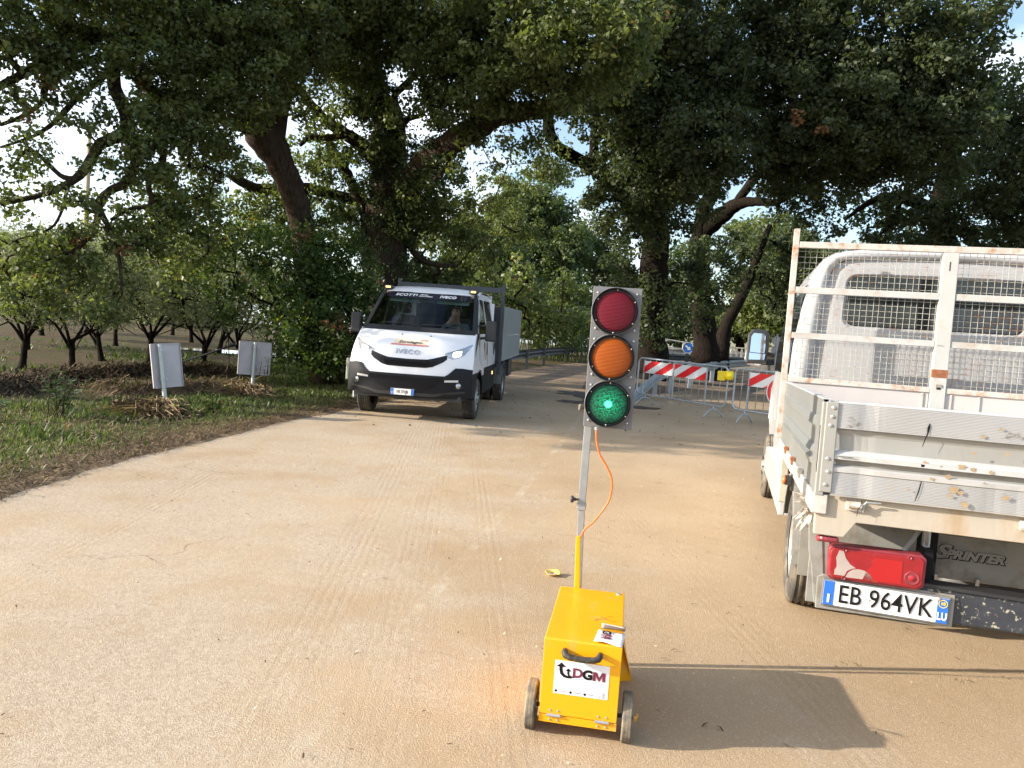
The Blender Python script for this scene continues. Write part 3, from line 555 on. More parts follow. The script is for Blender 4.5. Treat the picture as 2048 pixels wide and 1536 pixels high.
bgtree('shaded tree filling the gap between the traffic light and the first island oak', [(1245, 715, 46, .4), (1250, 600, 46, .3), (1255, 520, 46, .2)],
       [(1250, 640, 50, 40, 46, 2.4, .9), (1260, 690, 50, 25, 45, 2, .9)], M_oakleaf)
bgtree('sunlit tree seen between the two island oaks', [(1360, 715, 52, .4), (1358, 640, 52, .3), (1356, 580, 52, .2)],
       [(1355, 600, 40, 50, 52, 2.4, 1), (1365, 660, 30, 40, 50, 2, 1), (1345, 520, 30, 30, 53, 2, .6)], M_bgleaf)
bgtree('dense dark tree filling the space under the long bent limb', [(1570, 715, 44, .45), (1560, 600, 44, .35), (1550, 520, 44, .2)],
       [(1545, 480, 70, 50, 44, 2.6, 1.1), (1600, 540, 60, 60, 43, 2.6, 1.2), (1520, 570, 60, 50, 43, 2.4, 1.1), (1490, 470, 35, 30, 45, 2, .8), (1570, 640, 70, 50, 42, 2, 1.2), (1640, 600, 60, 80, 42, 2.4, 1.2), (1500, 640, 40, 40, 44, 2, .9), (1700, 560, 60, 70, 44, 2, 1)], M_oakleaf)
bgtree('dark spreading tree behind the ivy-clad oak, low over the cab roof of the oncoming truck', [(830, 740, 30, .4), (822, 620, 30, .3), (815, 560, 30, .2), (840, 510, 30, .12)],
       [(840, 470, 60, 40, 30, 2, .9), (900, 520, 60, 50, 31, 2, 1), (960, 560, 50, 50, 33, 2, 1.1), (1000, 620, 40, 50, 34, 2, 1.1), (800, 560, 60, 60, 29, 1.6, 1), (930, 640, 60, 50, 32, 1.6, 1.1), (1040, 560, 50, 50, 36, 2, 1), (1060, 630, 60, 45, 36, 2, 1.2), (1130, 600, 45, 60, 38, 2, 1.0), (1150, 660, 40, 30, 39, 1.6, 1.1)], M_oakleaf, 14, 28, .5, .24)
bgtree('distant tree left of the leaning oak above the orchard rows', [(420, 690, 48, .4), (425, 600, 48, .3), (430, 520, 48, .2)],
       [(430, 520, 60, 40, 48, 2.5, .8), (330, 540, 60, 35, 47, 2.5, .8), (520, 460, 50, 40, 46, 2.5, .6), (600, 480, 60, 50, 44, 2.5, .7), (380, 580, 70, 35, 46, 2, .8)], M_bgleaf)
bgtree('hazy tree line tree behind the orchard at the far left', [(120, 650, 60, .4), (125, 580, 60, .3), (130, 530, 60, .2)],
       [(60, 560, 90, 35, 60, 3, 1), (180, 555, 80, 40, 60, 3, 1), (280, 570, 70, 40, 58, 3, 1), (120, 600, 90, 30, 58, 3, 1), (-40, 580, 70, 40, 60, 3, 1), (240, 610, 90, 30, 55, 2, 1), (20, 500, 80, 35, 62, 3, .9), (110, 515, 70, 30, 60, 3, .8), (210, 520, 60, 25, 60, 3, .8), (0, 590, 90, 45, 50, 3, 1.2), (130, 625, 100, 28, 50, 2, 1.2), (330, 620, 80, 35, 50, 2, 1.2)], M_olive, 10)
bgtree('low shaded tree directly right of the leaning trunk, above the white railing', [(1480, 716, 50, .3), (1480, 660, 50, .25), (1480, 600, 50, .15)],
       [(1475, 650, 40, 30, 50, 2, 1.3), (1520, 660, 40, 30, 50, 2, 1.3), (1440, 640, 30, 30, 52, 2, 1.2), (1545, 600, 40, 40, 48, 2, 1)], M_oakleaf)
bgtree('broad dark tree beyond the parked flatbed cab', [(1800, 760, 38, .45), (1800, 650, 38, .4), (1790, 560, 38, .25)],
       [(1760, 640, 90, 70, 38, 2.5, 1), (1860, 600, 90, 90, 38, 2.5, 1), (1680, 680, 60, 50, 39, 2.2, 1), (1980, 620, 90, 110, 37, 2.5, 1), (1620, 690, 40, 40, 41, 2, 1), (2110, 640, 80, 120, 37, 2.5, 1)], M_oakleaf)
# --- reeds beside the far guardrail
t = empty('reed_clump', (1.9, 37.5, gz(37.5))); tag(t, 'tall pale reeds with feathery tops above the far guardrail', 'reeds')
n = 130; V = []; a_ = []
for i in range(n):
    x = NP.normal()*1.6; y = NP.normal()*.8; h = NP.uniform(.9, 2.9)*(1.3 if x < 0 else .9); lx, ly = NP.normal(size=2)*.25; wd = .022
    V += [(x-wd, y, 0), (x+wd, y, 0), (x+lx+wd*.5, y+ly, h), (x+lx-wd*.5, y+ly, h)]; a_.append(NP.uniform(0, .9))
    for q in range(6):
        z0 = h*NP.uniform(.3, 1); px_, py_ = x+lx*z0/h, y+ly*z0/h; an = NP.uniform(0, 6.28); ll = NP.uniform(.3, .7); dx, dy = math.cos(an)*ll, math.sin(an)*ll
        V += [(px_, py_, z0), (px_+dx*.5+.02, py_+dy*.5+.02, z0+.22), (px_+dx, py_+dy, z0+.05), (px_+dx*.5-.02, py_+dy*.5-.02, z0+.17)]; a_.append(NP.uniform(0, 1))
o = fast_mesh('stalks', np.array(V), np.arange(len(V)).reshape(-1, 4), M_reed, t, np.array(a_))

# --- orchard: three built trees, the rest copies
def copy_tree(src, loc, rz, s, label):
    r = src.copy(); COL.objects.link(r); r.location = loc; r.rotation_euler = (0, 0, rz); r.scale = (s, s, s); r['label'] = label
    for ch in src.children:
        c = ch.copy(); COL.objects.link(c); c.parent = r
    return r
G_OR = 'pruned olive trees in the orchard'
def orchard_tree(seed, label, loc):
    rs = np.random.default_rng(seed); t = empty('olive_tree', loc); tag(t, label, 'tree', G_OR)
    mb = MB(); nodes = []
    hgt = rs.uniform(.62, .85)
    lean = rs.normal(size=2)*.06
    top = np.array([lean[0], lean[1], hgt]); P = catmull([(0, 0, -.05, .105), (lean[0]*.3, lean[1]*.3, .15, .070), (lean[0]*.7, lean[1]*.7, .45, .062), (*top, .066)], 4)
    mb.tube([p[:3] for p in P], [p[3] for p in P], 10)
    nl = int(rs.integers(3, 6))
    for i in range(nl):
        an = i*2*math.pi/nl+rs.uniform(-.6, .6); o1 = np.array([math.cos(an), math.sin(an), 0]); L1 = rs.uniform(.3, .85); kz = rs.uniform(-.1, .35)
        pts = [np.array([*top-[0, 0, rs.uniform(.02, .25)], .038]), np.array([*(top+o1*L1*.5+[0, 0, .12+kz]+rs.normal(size=3)*.07), .028]), np.array([*(top+o1*L1+[0, 0, .5+kz]+rs.normal(size=3)*.1), .028]), np.array([*(top+o1*(L1+rs.uniform(.0, .3))+[0, 0, 1.1]), .03]), np.array([*(top+o1*(L1+.25)+rs.normal(size=3)*.15+[0, 0, 1.7]), .018])]
        C = catmull(pts, 4); mb.tube([c[:3] for c in C], [c[3] for c in C], 6); nodes += [c[:3] for c in C[6:]]
        for q in range(4):
            c = C[rs.integers(3, len(C)-2)]; o2 = rs.normal(size=3)*.35+o1*.3; m_ = c[:3]+o2*.6+[0, 0, .05]; e = m_+o2*.6+[0, 0, rs.uniform(-.15, .35)]
            mb.tube([c[:3], m_, e], [.022, .014, .008], 4)
    n = 190; d = rs.normal(size=(n, 3)); d /= np.linalg.norm(d, axis=1)[:, None]; q = rs.uniform(.25, 1, (n, 1))**.5
    C = np.array([0, 0, hgt+1.35])+d*q*np.array([1.5, 1.5, 1.15]); C = C[(C[:, 2] > hgt+.18)]
    twigs(mb, nodes, C, maxn=110, r0=.007); mb.build('trunk', M_bark2, t, smooth=True)
    foliage('crown', C, 70, .27, .068, M_olive, t, aspect=.34); return t
o1 = orchard_tree(1, 'olive tree nearest the left edge with a thick straight trunk', (-10.34, 16.2, gz(16.2)))
o2 = orchard_tree(2, 'olive tree second from the left edge with curved boughs spreading from a low fork', (-9.44, 16.5, gz(16.5)))
o3 = orchard_tree(3, 'slim olive tree just right of the second, one bough reaching right', (-10.42, 19.5, gz(19.5)))
R_ = [(o1, (-9.13, 19.3), 1.2, 1.12, 'olive tree seen just left of the first bare sign back'), (o2, (-7.64, 18.96), 2.2, 1.08, 'olive tree between the two grey sign backs, debris heaped at its foot'),
      (o3, (-7.83, 22.3), .7, 1.0, 'olive tree just left of the second sign back'), (o2, (-13.6, 21.5), 3.9, 1.0, 'far olive tree between the first and second orchard trunks'),
      (o1, (-13.2, 25.5), 2.0, 1.05, 'far olive tree behind the slim trunk'), (o3, (-9.9, 25.8), 4.2, 1.1, 'far olive tree behind the puddle on the orchard track'), (o1, (-16.5, 23.5), .4, 1.1, 'far olive tree at the extreme left of the back row'),
      (o2, (-17.5, 28.5), 5.2, 1.15, 'olive tree in the third orchard row at the left'), (o3, (-13.0, 31), 1.9, 1.15, 'olive tree in the third orchard row at the middle'), (o1, (-9.5, 32), 3.3, 1.1, 'olive tree in the third orchard row near the track'), (o2, (-6.8, 27.5), 2.9, 1.1, 'olive tree furthest right, mostly behind the big bush'),
      (o3, (-20.5, 33), 2.5, 1.2, 'olive tree in the last orchard row at the left'), (o1, (-16.0, 36), 1.1, 1.2, 'olive tree in the last orchard row at the middle'), (o2, (-11.5, 38), .2, 1.2, 'olive tree in the last orchard row at the right')]
for src, (x, y), rz, s, lb in R_: copy_tree(src, (x, y, gz(y)), rz, s, lb)
# ------------------------------------------------------------------ verge, flood debris, signs in the grass
def verge_side(n, y0=1.5, y1=27, spread=5.0):
    y = y0+(y1-y0)*NP.uniform(0, 1, n)**1.25; d = NP.gamma(1.6, spread/2.2, n); x = np.interp(y, [e[0] for e in EDGE], [e[1] for e in EDGE])-.22-d
    return x, y
def blades(name, x, y, h, wd, m, lean=.5, z0=0., drop=0.):
    n = len(x); an = NP.uniform(0, 6.283, n); le = NP.uniform(.1, 1, n)*lean*h; b = np.stack([x, y, G(y)+z0], 1)
    p = np.stack([np.cos(an+1.57)*wd, np.sin(an+1.57)*wd, np.zeros(n)], 1); q = np.stack([np.cos(an)*le, np.sin(an)*le, h*(1-drop)], 1)
    V = np.empty((n, 4, 3)); V[:, 0] = b-p; V[:, 1] = b+p; V[:, 2] = b+q*.6+p*.7+np.array([0, 0, 1])*(h*.12)[:, None]; V[:, 3] = b+q
    return fast_mesh(name, V.reshape(-1, 3), np.arange(4*n).reshape(-1, 4), m, None, np.clip(NP.normal(.45, .22, n), 0, 1))
def lumps(x, y, s, seed):   # cheap smooth noise in numpy to cluster the growth
    r = np.random.default_rng(seed); v = 0
    for k in range(5):
        a, b, c = r.uniform(-1, 1, 2)*s*(1+k*.8), r.uniform(-1, 1, 2)*s*(1+k*.8), r.uniform(0, 6)
        v = v+np.sin(x*a[0]+y*a[1]+c)*np.cos(x*b[0]-y*b[1])
    return v
x, y = verge_side(60000, spread=2.4); k = (lumps(x, y, 1.3, 3) > -.35) | (NP.uniform(0, 1, len(x)) < .25); x, y = x[k], y[k]
tag(blades('grass', x, y, NP.uniform(.02, .075, len(x)), .005+.0005*y, M_grass), kind='stuff')
x, y = verge_side(30000, spread=7.5); k = (lumps(x, y, .8, 5) > -.2); x, y = x[k], y[k]
tag(blades('weeds', x, y, NP.uniform(.03, .13, len(x)), .008+.0007*y, M_bush, .9), kind='stuff')
def sticks(name, x, y, z, L_, r, m, flat=.25, kind=None):
    n = len(x); an = NP.uniform(0, 6.283, n); el = NP.normal(0, flat, n); d = np.stack([np.cos(an)*np.cos(el), np.sin(an)*np.cos(el), np.sin(el)], 1)*L_[:, None]/2
    c = np.stack([x, y, z], 1); u = np.stack([-np.sin(an), np.cos(an), np.zeros(n)], 1)*r; w_ = np.array([0, 0, 1])*r
    bend = NP.normal(size=(n, 3))*L_[:, None]*.08
    V = np.empty((n, 6, 3)); V[:, 0] = c-d-u; V[:, 1] = c-d+u; V[:, 2] = c+bend+u+w_; V[:, 3] = c+bend-u+w_; V[:, 4] = c+d+u*.5; V[:, 5] = c+d-u*.5
    i = np.arange(n)[:, None]*6; Q = np.concatenate([i+np.array([[0, 1, 2, 3]]), i+np.array([[3, 2, 4, 5]])], 0)
    a = NP.uniform(0, 1, n); o = fast_mesh(name, V.reshape(-1, 3), Q, m, None, np.concatenate([a, a])); 
    if kind: tag(o, kind=kind)
    return o
x, y = verge_side(20000, spread=.5, y1=20); sticks('plant_litter', x+.18+NP.normal(size=len(x))*.07, y, G(y)+.022+NP.uniform(0, .03, len(x)), NP.uniform(.03, .17, len(x)), .0038, M_dry, kind='stuff')
x, y = verge_side(15000, spread=5); sticks('plant_litter', x, y, G(y)+.02+NP.uniform(0, .06, len(x)), NP.uniform(.04, .26, len(x)), .0045, M_dry, kind='stuff')
x, y = verge_side(10000, spread=.5, y1=20); sticks('dark_twigs', x+.18+NP.normal(size=len(x))*.08, y, G(y)+.02+NP.uniform(0, .03, len(x)), NP.uniform(.03, .13, len(x)), .005, M_twig, kind='stuff')
# fallen leaves on the road edge and under the trees
n = 1900; x = NP.uniform(-5, 16, n); y = NP.uniform(11, 38, n); V, a = leaves(np.stack([x, y, G(y)+.045], 1), 1, .01, .045, up=2.5); V[:, 2] = np.maximum(V[:, 2], G(V[:, 1])+.018)
tag(fast_mesh('fallen_leaves', V, np.arange(len(V)).reshape(-1, 4), M_twig, None, a), kind='stuff')
n = 420; x = NP.uniform(-3.4, 5, n); y = NP.uniform(1.5, 13, n); sticks('road_grit', x, y, G(y)+.02, NP.uniform(.008, .045, n), .0035, M_twig, .05, kind='stuff')
n = 700; x = NP.uniform(-3.4, 5, n); y = NP.uniform(1.2, 12, n); V, a = leaves(np.stack([x, y, G(y)+.02], 1), 1, .004, .013, up=2.5); V[:, 2] = np.maximum(V[:, 2], G(V[:, 1])+.013)
tag(fast_mesh('road_grit', V, np.arange(len(V)).reshape(-1, 4), mat('pale_pebbles', (.62, .55, .44), .8), None, a), kind='stuff')

# flood-borne debris ridge across the orchard
BERM = [(-11.5, 10.2), (-9.0, 11.2), (-8.3, 12.6), (-8.5, 14.6), (-8.2, 16.0), (-7.9, 17.2), (-7.2, 17.9), (-6.4, 17.8)]
def along(P, n, sp):
    P = np.array(P, float); s = np.r_[0, np.cumsum(np.linalg.norm(np.diff(P, axis=0), axis=1))]; t = NP.uniform(0, s[-1], n)
    x = np.interp(t, s, P[:, 0]); y = np.interp(t, s, P[:, 1]); o = NP.normal(size=(n, 2))*sp; return x+o[:, 0], y+o[:, 1], np.exp(-(o**2).sum(1)/(2*sp*sp))
def berm(name, P, wd, hh, m, kind='stuff'):
    C = catmull([(a, b, 0) for a, b in P], 6); rows = []
    for i, c in enumerate(C):
        a = C[max(i-1, 0)]; b = C[min(i+1, len(C)-1)]; t = (b-a)/np.linalg.norm(b-a); nn = np.array([-t[1], t[0], 0]); e = min(1, 3*min(i, len(C)-1-i)/len(C)+.15)
        rows.append([(c[0]+nn[0]*u*wd, c[1]+nn[1]*u*wd, gz(c[1])-.02+e*hh*max(0, 1-u*u)*rnd.uniform(.6, 1.25)) for u in np.linspace(-1, 1, 9)])
    mb = MB(); mb.grid(rows); return mb.build(name, m, smooth=True)
M_muck = mat('wet_brown_muck', (.045, .030, .020), .9, var=.4, vs=5, dirt=((.10, .07, .045), .5, .62, 6), bump=.9, bs=18)
tag(berm('debris_ridge', BERM, .50, .20, M_muck), 'long dark ridge of flood debris running across the orchard to the second sign', 'debris')
x, y, e = along(BERM, 9000, .30); sticks('driftwood', x, y, G(y)+e*.20+NP.uniform(0, .05, len(x)), NP.uniform(.08, .5, len(x)), .010, M_twig, .35, kind='stuff')
B2 = [(-7.0, 13.0), (-6.2, 13.6), (-5.6, 14.4), (-5.0, 14.9)]
tag(berm('debris_ridge', B2, .38, .22, mat('matted_straw', (.10, .065, .035), .95, var=.4, vs=7, bump=1, bs=20)), 'short brown ridge of matted straw and roots left of the second sign foot', 'debris')
x, y, e = along(B2, 1500, .24); sticks('straw', x, y, G(y)+e*.2+NP.uniform(0, .06, len(x)), NP.uniform(.1, .5, len(x)), .008, M_dry, .35, kind='stuff')

def straw_clump(label, cx, cy, n, r, h, seed):
    """stalks combed round a post by the flood"""
    t = empty('straw_clump', (cx, cy, gz(cy))); tag(t, label, 'straw clump', 'straw caught on the sign posts')
    rr = np.random.default_rng(seed); V = []; a = []
    for i in range(n):
        an = rr.uniform(-.9, 1.1) if rr.uniform() < .75 else rr.uniform(0, 6.28); q = rr.uniform(0, 1)**.7*r; x0 = rr.normal()*.13-.06; y0 = rr.normal()*.1-.1; z0 = h*rr.uniform(.15, 1)*(1-q/r*.6)
        dx, dy = math.cos(an-.2)*q-.25*q, -abs(math.sin(an))*q*.8-.12; wd = rr.uniform(.003, .010)
        p0 = np.array([x0, y0, z0+.02]); p1 = p0+np.array([dx*.5, dy*.5, -z0*.25+rr.normal()*.04]); p2 = p0+np.array([dx, dy, -z0*.85+rr.normal()*.05]); p2[2] = max(p2[2], .01)
        u = np.array([0.2, 0.1, 1.])*wd; k = rr.uniform(0, 1); V += [p0-u, p0+u, p1+u, p1-u, p1-u, p1+u, p2+u*.6, p2-u*.6]; a += [k, k]
    fast_mesh('stalks', np.array(V), np.arange(len(V)).reshape(-1, 4), M_dry, t, np.array(a))
    C = np.stack([rr.normal(size=40)*r*.4-.15, rr.normal(size=40)*.15-.22, rr.uniform(.02, h*.55, 40)], 1); foliage('caught_leaves', C, 14, .1, .07, M_twig, t)
    C = np.stack([rr.normal(size=26)*r*.5-.2, rr.normal(size=26)*.15-.25, rr.uniform(.02, h*.5, 26)], 1); foliage('green_leaves', C, 12, .12, .06, M_bush, t)
    return t
straw_clump('heap of tan straw combed round the leaning post of the nearer sign', -5.10, 11.36, 900, .70, .27, 4)
straw_clump('heap of grey-brown straw round the straight post of the farther sign', -4.87, 14.40, 900, .70, .27, 5)

def plant(name, label, x, y, n, h, L_, m, seed, cat='plant', sp=.18):
    t = empty(name, (x, y, gz(y))); tag(t, label, cat); rr = np.random.default_rng(seed); mb = MB(); V = []; a = []
    for i in range(n):
        an = rr.uniform(0, 6.28); top = np.array([math.cos(an)*sp*rr.uniform(.2, 1.6), math.sin(an)*sp*rr.uniform(.2, 1.3), h*rr.uniform(.5, 1)]); base = np.array([rr.normal()*sp*.4, rr.normal()*sp*.3, 0])
        mb.tube([base, base*.4+top*.6, top], [.008, .006, .004], 5)
        for q in range(15):
            f = rr.uniform(.3, 1.02); p = base*(1-f)+top*f; b = rr.uniform(0, 6.28); d = np.array([math.cos(b), math.sin(b), rr.uniform(-.1, .9)]); d /= np.linalg.norm(d); u = np.cross(d, [0, 0, 1]); u /= max(np.linalg.norm(u), .01)
            l = L_*rr.uniform(.6, 1.2); V += [p, p+d*l*.5+u*l*.13, p+d*l-np.array([0, 0, l*.15]), p+d*l*.5-u*l*.13]; a.append(rr.uniform(0, 1))
    mb.build('stem', M_twig, t); fast_mesh('foliage', np.array(V), np.arange(len(V)).reshape(-1, 4), m, t, np.array(a)); return t
M_sage = leaf_mat('sage_leaves', (.05, .085, .05), (.13, .18, .11), (.24, .29, .20), .2)
plant('leafy_plant', 'upright plant with long grey-green leaves on the verge left of the nearer sign', -6.02, 10.2, 9, .62, .17, M_sage, 3)
plant('leafy_plant', 'low spray of pale leaves left of the tall grey-green plant', -6.5, 9.5, 5, .30, .15, M_sage, 6)
plant('leafy_plant', 'bright green creeper sprouting in front of the farther sign panel', -4.52, 14.15, 5, .75, .10, M_grass, 8)
plant('leafy_plant', 'brown-green thistly plant in the field behind the nearer sign', -6.9, 13.2, 7, .5, .07, M_twig, 9)
plant('leafy_plant', 'green tuft at the right foot of the nearer sign', -4.45, 11.5, 7, .28, .10, M_bush, 12)
plant('leafy_plant', 'low orange-brown sprig at the left edge of the picture', -6.0, 7.7, 6, .30, .09, M_dry, 14)
# broken pole stuck in the ridge
mb = MB(); mb.tube([(-8.1, 18.2, gz(18)+.12), (-7.3, 18.3, gz(18)+.45), (-6.75, 18.4, gz(18)+.70)], [.022, .022, .02], 8); mb.tube([(-6.78, 18.4, gz(18)+.69), (-6.66, 18.4, gz(18)+.73)], [.05, .04], 8)
tag(mb.build('driftwood_pole', M_dark), 'thin dark pole poking diagonally out of the debris ridge right of the nearer sign', 'pole')

# ---- the two sign backs
M_back = mat('bare_sign_back', (.44, .42, .43), .5, .2, var=.12, vs=3)
M_post = mat('galvanised_post', (.45, .49, .48), .5, .25, var=.12, vs=8)
def sign_back(label, x, y, w_, h_, top, zb, yaw, lean, postx, rdy):
    t = empty('road_sign', (x, y, gz(y)), (0, lean, 0)); tag(t, label, 'road sign', 'bare backs of road signs on the verge')
    mb = MB(); mb.tube([(0, 0, -.1), (0, 0, top)], .032, 14); mb.build('post', M_post, t, smooth=False)
    M = RZ(yaw); mb = MB()
    P = [M @ Vector((sx*w_/2+postx, .055, z)) for sx in (-1, 1) for z in (zb, zb+h_)]
    mb2 = MB(); c = M @ Vector((postx, .065, zb+h_/2)); mb2.box(c, (w_, .006, h_), M.to_3x3()); pn = mb2.build('panel', M_back, t, bevel=.002)
    mb3 = MB()
    for sx in (-1, 1): mb3.box(M @ Vector((postx+sx*(w_/2-.004), .052, zb+h_/2)), (.008, .022, h_-.01), M.to_3x3())
    for z in (zb+.002, zb+h_-.002): mb3.box(M @ Vector((postx, .052, z)), (w_-.03, .022, .008), M.to_3x3())
    mb3.build('rim', M_back, t)
    for z in (zb+.13, zb+h_-.10):
        mb = MB(); mb.lathe([(.036, -.018), (.040, -.018), (.040, .018), (.036, .018)], 14, TR(0, 0, z)); mb.box(M @ Vector((.055, .035, z)), (.05, .03, .03), M.to_3x3()); mb.build('clamp', M_galv, t)
    return t
sign_back('nearer of two bare sign backs, pinkish grey panel on a post leaning left', -5.12, 11.44, .46, .66, 1.02, .37, math.radians(50), math.radians(-8), .10, 0)
sign_back('farther of two bare sign backs, blue-grey panel on a straight post', -4.87, 14.44, .60, .62, .99, .38, math.radians(34), math.radians(1), .02, 0)
# rounded sign back low behind the oncoming truck
t = empty('road_sign', (-3.05, 14.9, gz(14.9))); tag(t, 'pale rounded sign back low on the verge, half hidden by the oncoming truck', 'road sign')
mb = MB(); mb.bb(-.18, .24, 0, .03, .38, .80); mb.build('panel', mat('pale_panel', (.45, .45, .38), .6), t, bevel=.02); mb = MB(); mb.tube([(0, .05, 0), (0, .05, .7)], .03, 10); mb.build('post', M_post, t)

# ---- utility poles
M_wood = mat('weathered_wood', (.40, .31, .20), .8, var=.2, vs=12, stretch=(1, 1, .1))
for lb, x, y, h, r in (('pale wooden utility pole beyond the guardrail left of the red lens', 4.68, 60, 4.2, .14), ('tall pale pole rising behind the orchard at the left', -25.3, 45, 11.5, .16)):
    mb = MB(); mb.tube([(0, 0, 0), (0, 0, h)], [r, r*.7], 12); o = mb.build('utility_pole', M_wood, smooth=True); o.location = (x, y, gz(y)); tag(o, lb, 'utility pole')
o = MB(); o.tube([(4.7, 60, 4.4), (8.0, 55, 4.0), (14, 50, 4.2)], .03, 5); tag(o.build('overhead_cable', M_dark), 'thin cable running right from the pale wooden pole', 'cable')

# ---- guardrails
M_rail = mat('weathered_guardrail', (.10, .105, .11), .55, .5, var=.2, vs=4)
M_raill = mat('dull_galvanised_rail', (.34, .36, .37), .5, .5, var=.15, vs=4)
WB = [(.0, -.155), (.015, -.15), (.045, -.115), (.07, -.095), (.07, -.06), (.02, -.03), (.0, 0), (.02, .03), (.07, .06), (.07, .095), (.045, .115), (.015, .15), (.0, .155)]
def guardrail(label, P, m, posts, side=1, name='guardrail', flare=False, group=None):
    """P: (x, y, height of beam centre above ground)"""
    o0 = P[0]; t = empty(name, (o0[0], o0[1], gz(o0[1]))); tag(t, label, 'guardrail', group); off = Vector(t.location)
    C = catmull([(a, b, c) for a, b, c in P], 8); rows = []
    for i, c in enumerate(C):
        a = C[max(i-1, 0)]; b = C[min(i+1, len(C)-1)]; d = np.array([b[0]-a[0], b[1]-a[1]]); d /= np.linalg.norm(d); nn = np.array([-d[1], d[0]])*side
        rows.append([(c[0]+nn[0]*u-off.x, c[1]+nn[1]*u-off.y, gz(c[1])+c[2]+v-off.z) for u, v in WB])
    mb = MB(); mb.grid(rows); mb.build('beam', m, t, thick=.004)
    L_ = len(C)
    for f in posts:
        c = C[min(int(f*(L_-1)), L_-1)]; mb = MB(); z = gz(c[1]); mb.bb(c[0]-.05-off.x, c[0]+.05-off.x, c[1]-.05-off.y, c[1]+.05-off.y, z-off.z-.1, z+c[2]+.16-off.z); mb.build('post', m, t)
    return t
GR = 'guardrails along the bend'
guardrail('dark guardrail bordering the far bend right of the oncoming truck', [(-1.4, 21.5, .58), (-.55, 24.6, .58), (.25, 27.5, .60), (1.25, 32, .60), (2.6, 37, .60), (3.9, 41, .58), (6.4, 44, .6), (10, 46, .6)], M_rail, [.05, .2, .33, .44, .56, .68, .8, .92], 1, group=GR)
guardrail('guardrail ramping up out of the ground behind the barriers and running away right', [(2.95, 18.9, .06), (3.35, 19.8, .22), (3.95, 21.0, .50), (4.55, 22.2, .62), (6.4, 26.2, .62), (8.4, 31, .62), (11, 36, .62)], M_raill, [.18, .33, .5, .62, .75, .88], -1, group=GR)
guardrail('short dark guardrail seen between the two island oak trunks', [(4.6, 36, .62), (7.6, 37, .62), (10.5, 38.5, .62), (15, 41, .62)], M_rail, [.1, .35, .45, .7, .9], -1, group=GR)
# bridge parapet with handrail
t = empty('bridge_parapet', (5, 43, gz(43))); tag(t, 'pale bridge parapet with arched handrail beyond the island oaks', 'parapet')
M_conc = mat('pale_concrete', (.46, .44, .40), .8, var=.15, vs=3, dirt=((.2, .18, .15), .5, .7, 2))
mb = MB(); mb.bb(0, 12, 0, .3, -.1, .85); mb.bb(0, 12, -.06, .36, .85, .98); mb.build('wall', M_conc, t)
mb = MB(); mb.tube(catmull([(0, .1, 1.35), (3, .1, 1.40), (4.5, .1, 1.30), (6, .1, 1.2), (9, .1, 1.22), (12, .1, 1.3)]), .035, 6); mb.build('handrail', M_conc, t)
for k in range(9):
    mb = MB(); mb.bb(.3+k*1.35, .38+k*1.35, .06, .14, .98, 1.3); mb.build('baluster', M_conc, t)
# ornate white railing further right
t = empty('white_railing', (11.2, 40, gz(40))); tag(t, 'small white railing with pointed pickets seen left of the wing mirror', 'railing')
mb = MB(); mb.bb(0, 1.7, 0, .06, .55, .62); mb.bb(0, 1.7, 0, .06, 1.0, 1.05); mb.build('rail', M_conc, t)
for k in range(7):
    mb = MB(); mb.prism([(k*.26, .45), (k*.26+.1, .45), (k*.26+.1, 1.12), (k*.26+.05, 1.24), (k*.26, 1.12)], -.02, .02); mb.build('picket', M_conc, t)
# blue mandatory sign
t = empty('direction_sign', (6.72, 30, gz(30))); tag(t, 'round blue sign with a white arrow pointing down right, on a dark post', 'traffic sign')
mb = MB(); mb.bb(-.06, .06, 0, .05, 0, 1.0); mb.build('post', M_dark, t)
M = TR(0, -.02, 1.22) @ RX(math.pi/2); mb = MB(); mb.lathe([(.20, -.01), (.20, .01), (.001, .011)], 32, M); d = mb.build('disc', mat('sign_blue', (.01, .15, .62), .4, var=.03), t)
mb = MB(); mb.lathe([(.20, .0), (.215, .0), (.215, .02), (.2, .02), (.2, .0)], 32, M); mb.build('rim', M_swhite, t)
A_ = TR(0, -.034, 1.22) @ RY(math.radians(38)); mb = MB(); pts = [(-.13, -.028), (.02, -.028), (.02, -.085), (.14, 0), (.02, .085), (.02, .028), (-.13, .028)]
mb.add([A_ @ Vector((a, 0, b)) for a, b in pts], [(0, 1, 5, 6), (2, 3, 4), (1, 2, 4, 5)]); mb.build('arrow', M_swhite, t)
# two round sign backs on one post
t = empty('traffic_sign', (10.14, 30, gz(30))); tag(t, 'two round grey sign backs stacked on one post right of the wing mirror', 'traffic sign')
mb = MB(); mb.tube([(0, -.03, 0), (0, -.03, 1.98)], .03, 10); mb.build('post', M_galv, t)
for z in (1.72, 1.36): mb = MB(); mb.lathe([(.001, 0), (.19, 0), (.19, .02), (.001, .02)], 28, TR(0, 0, z) @ RX(math.pi/2)); mb.build('disc', M_back, t)

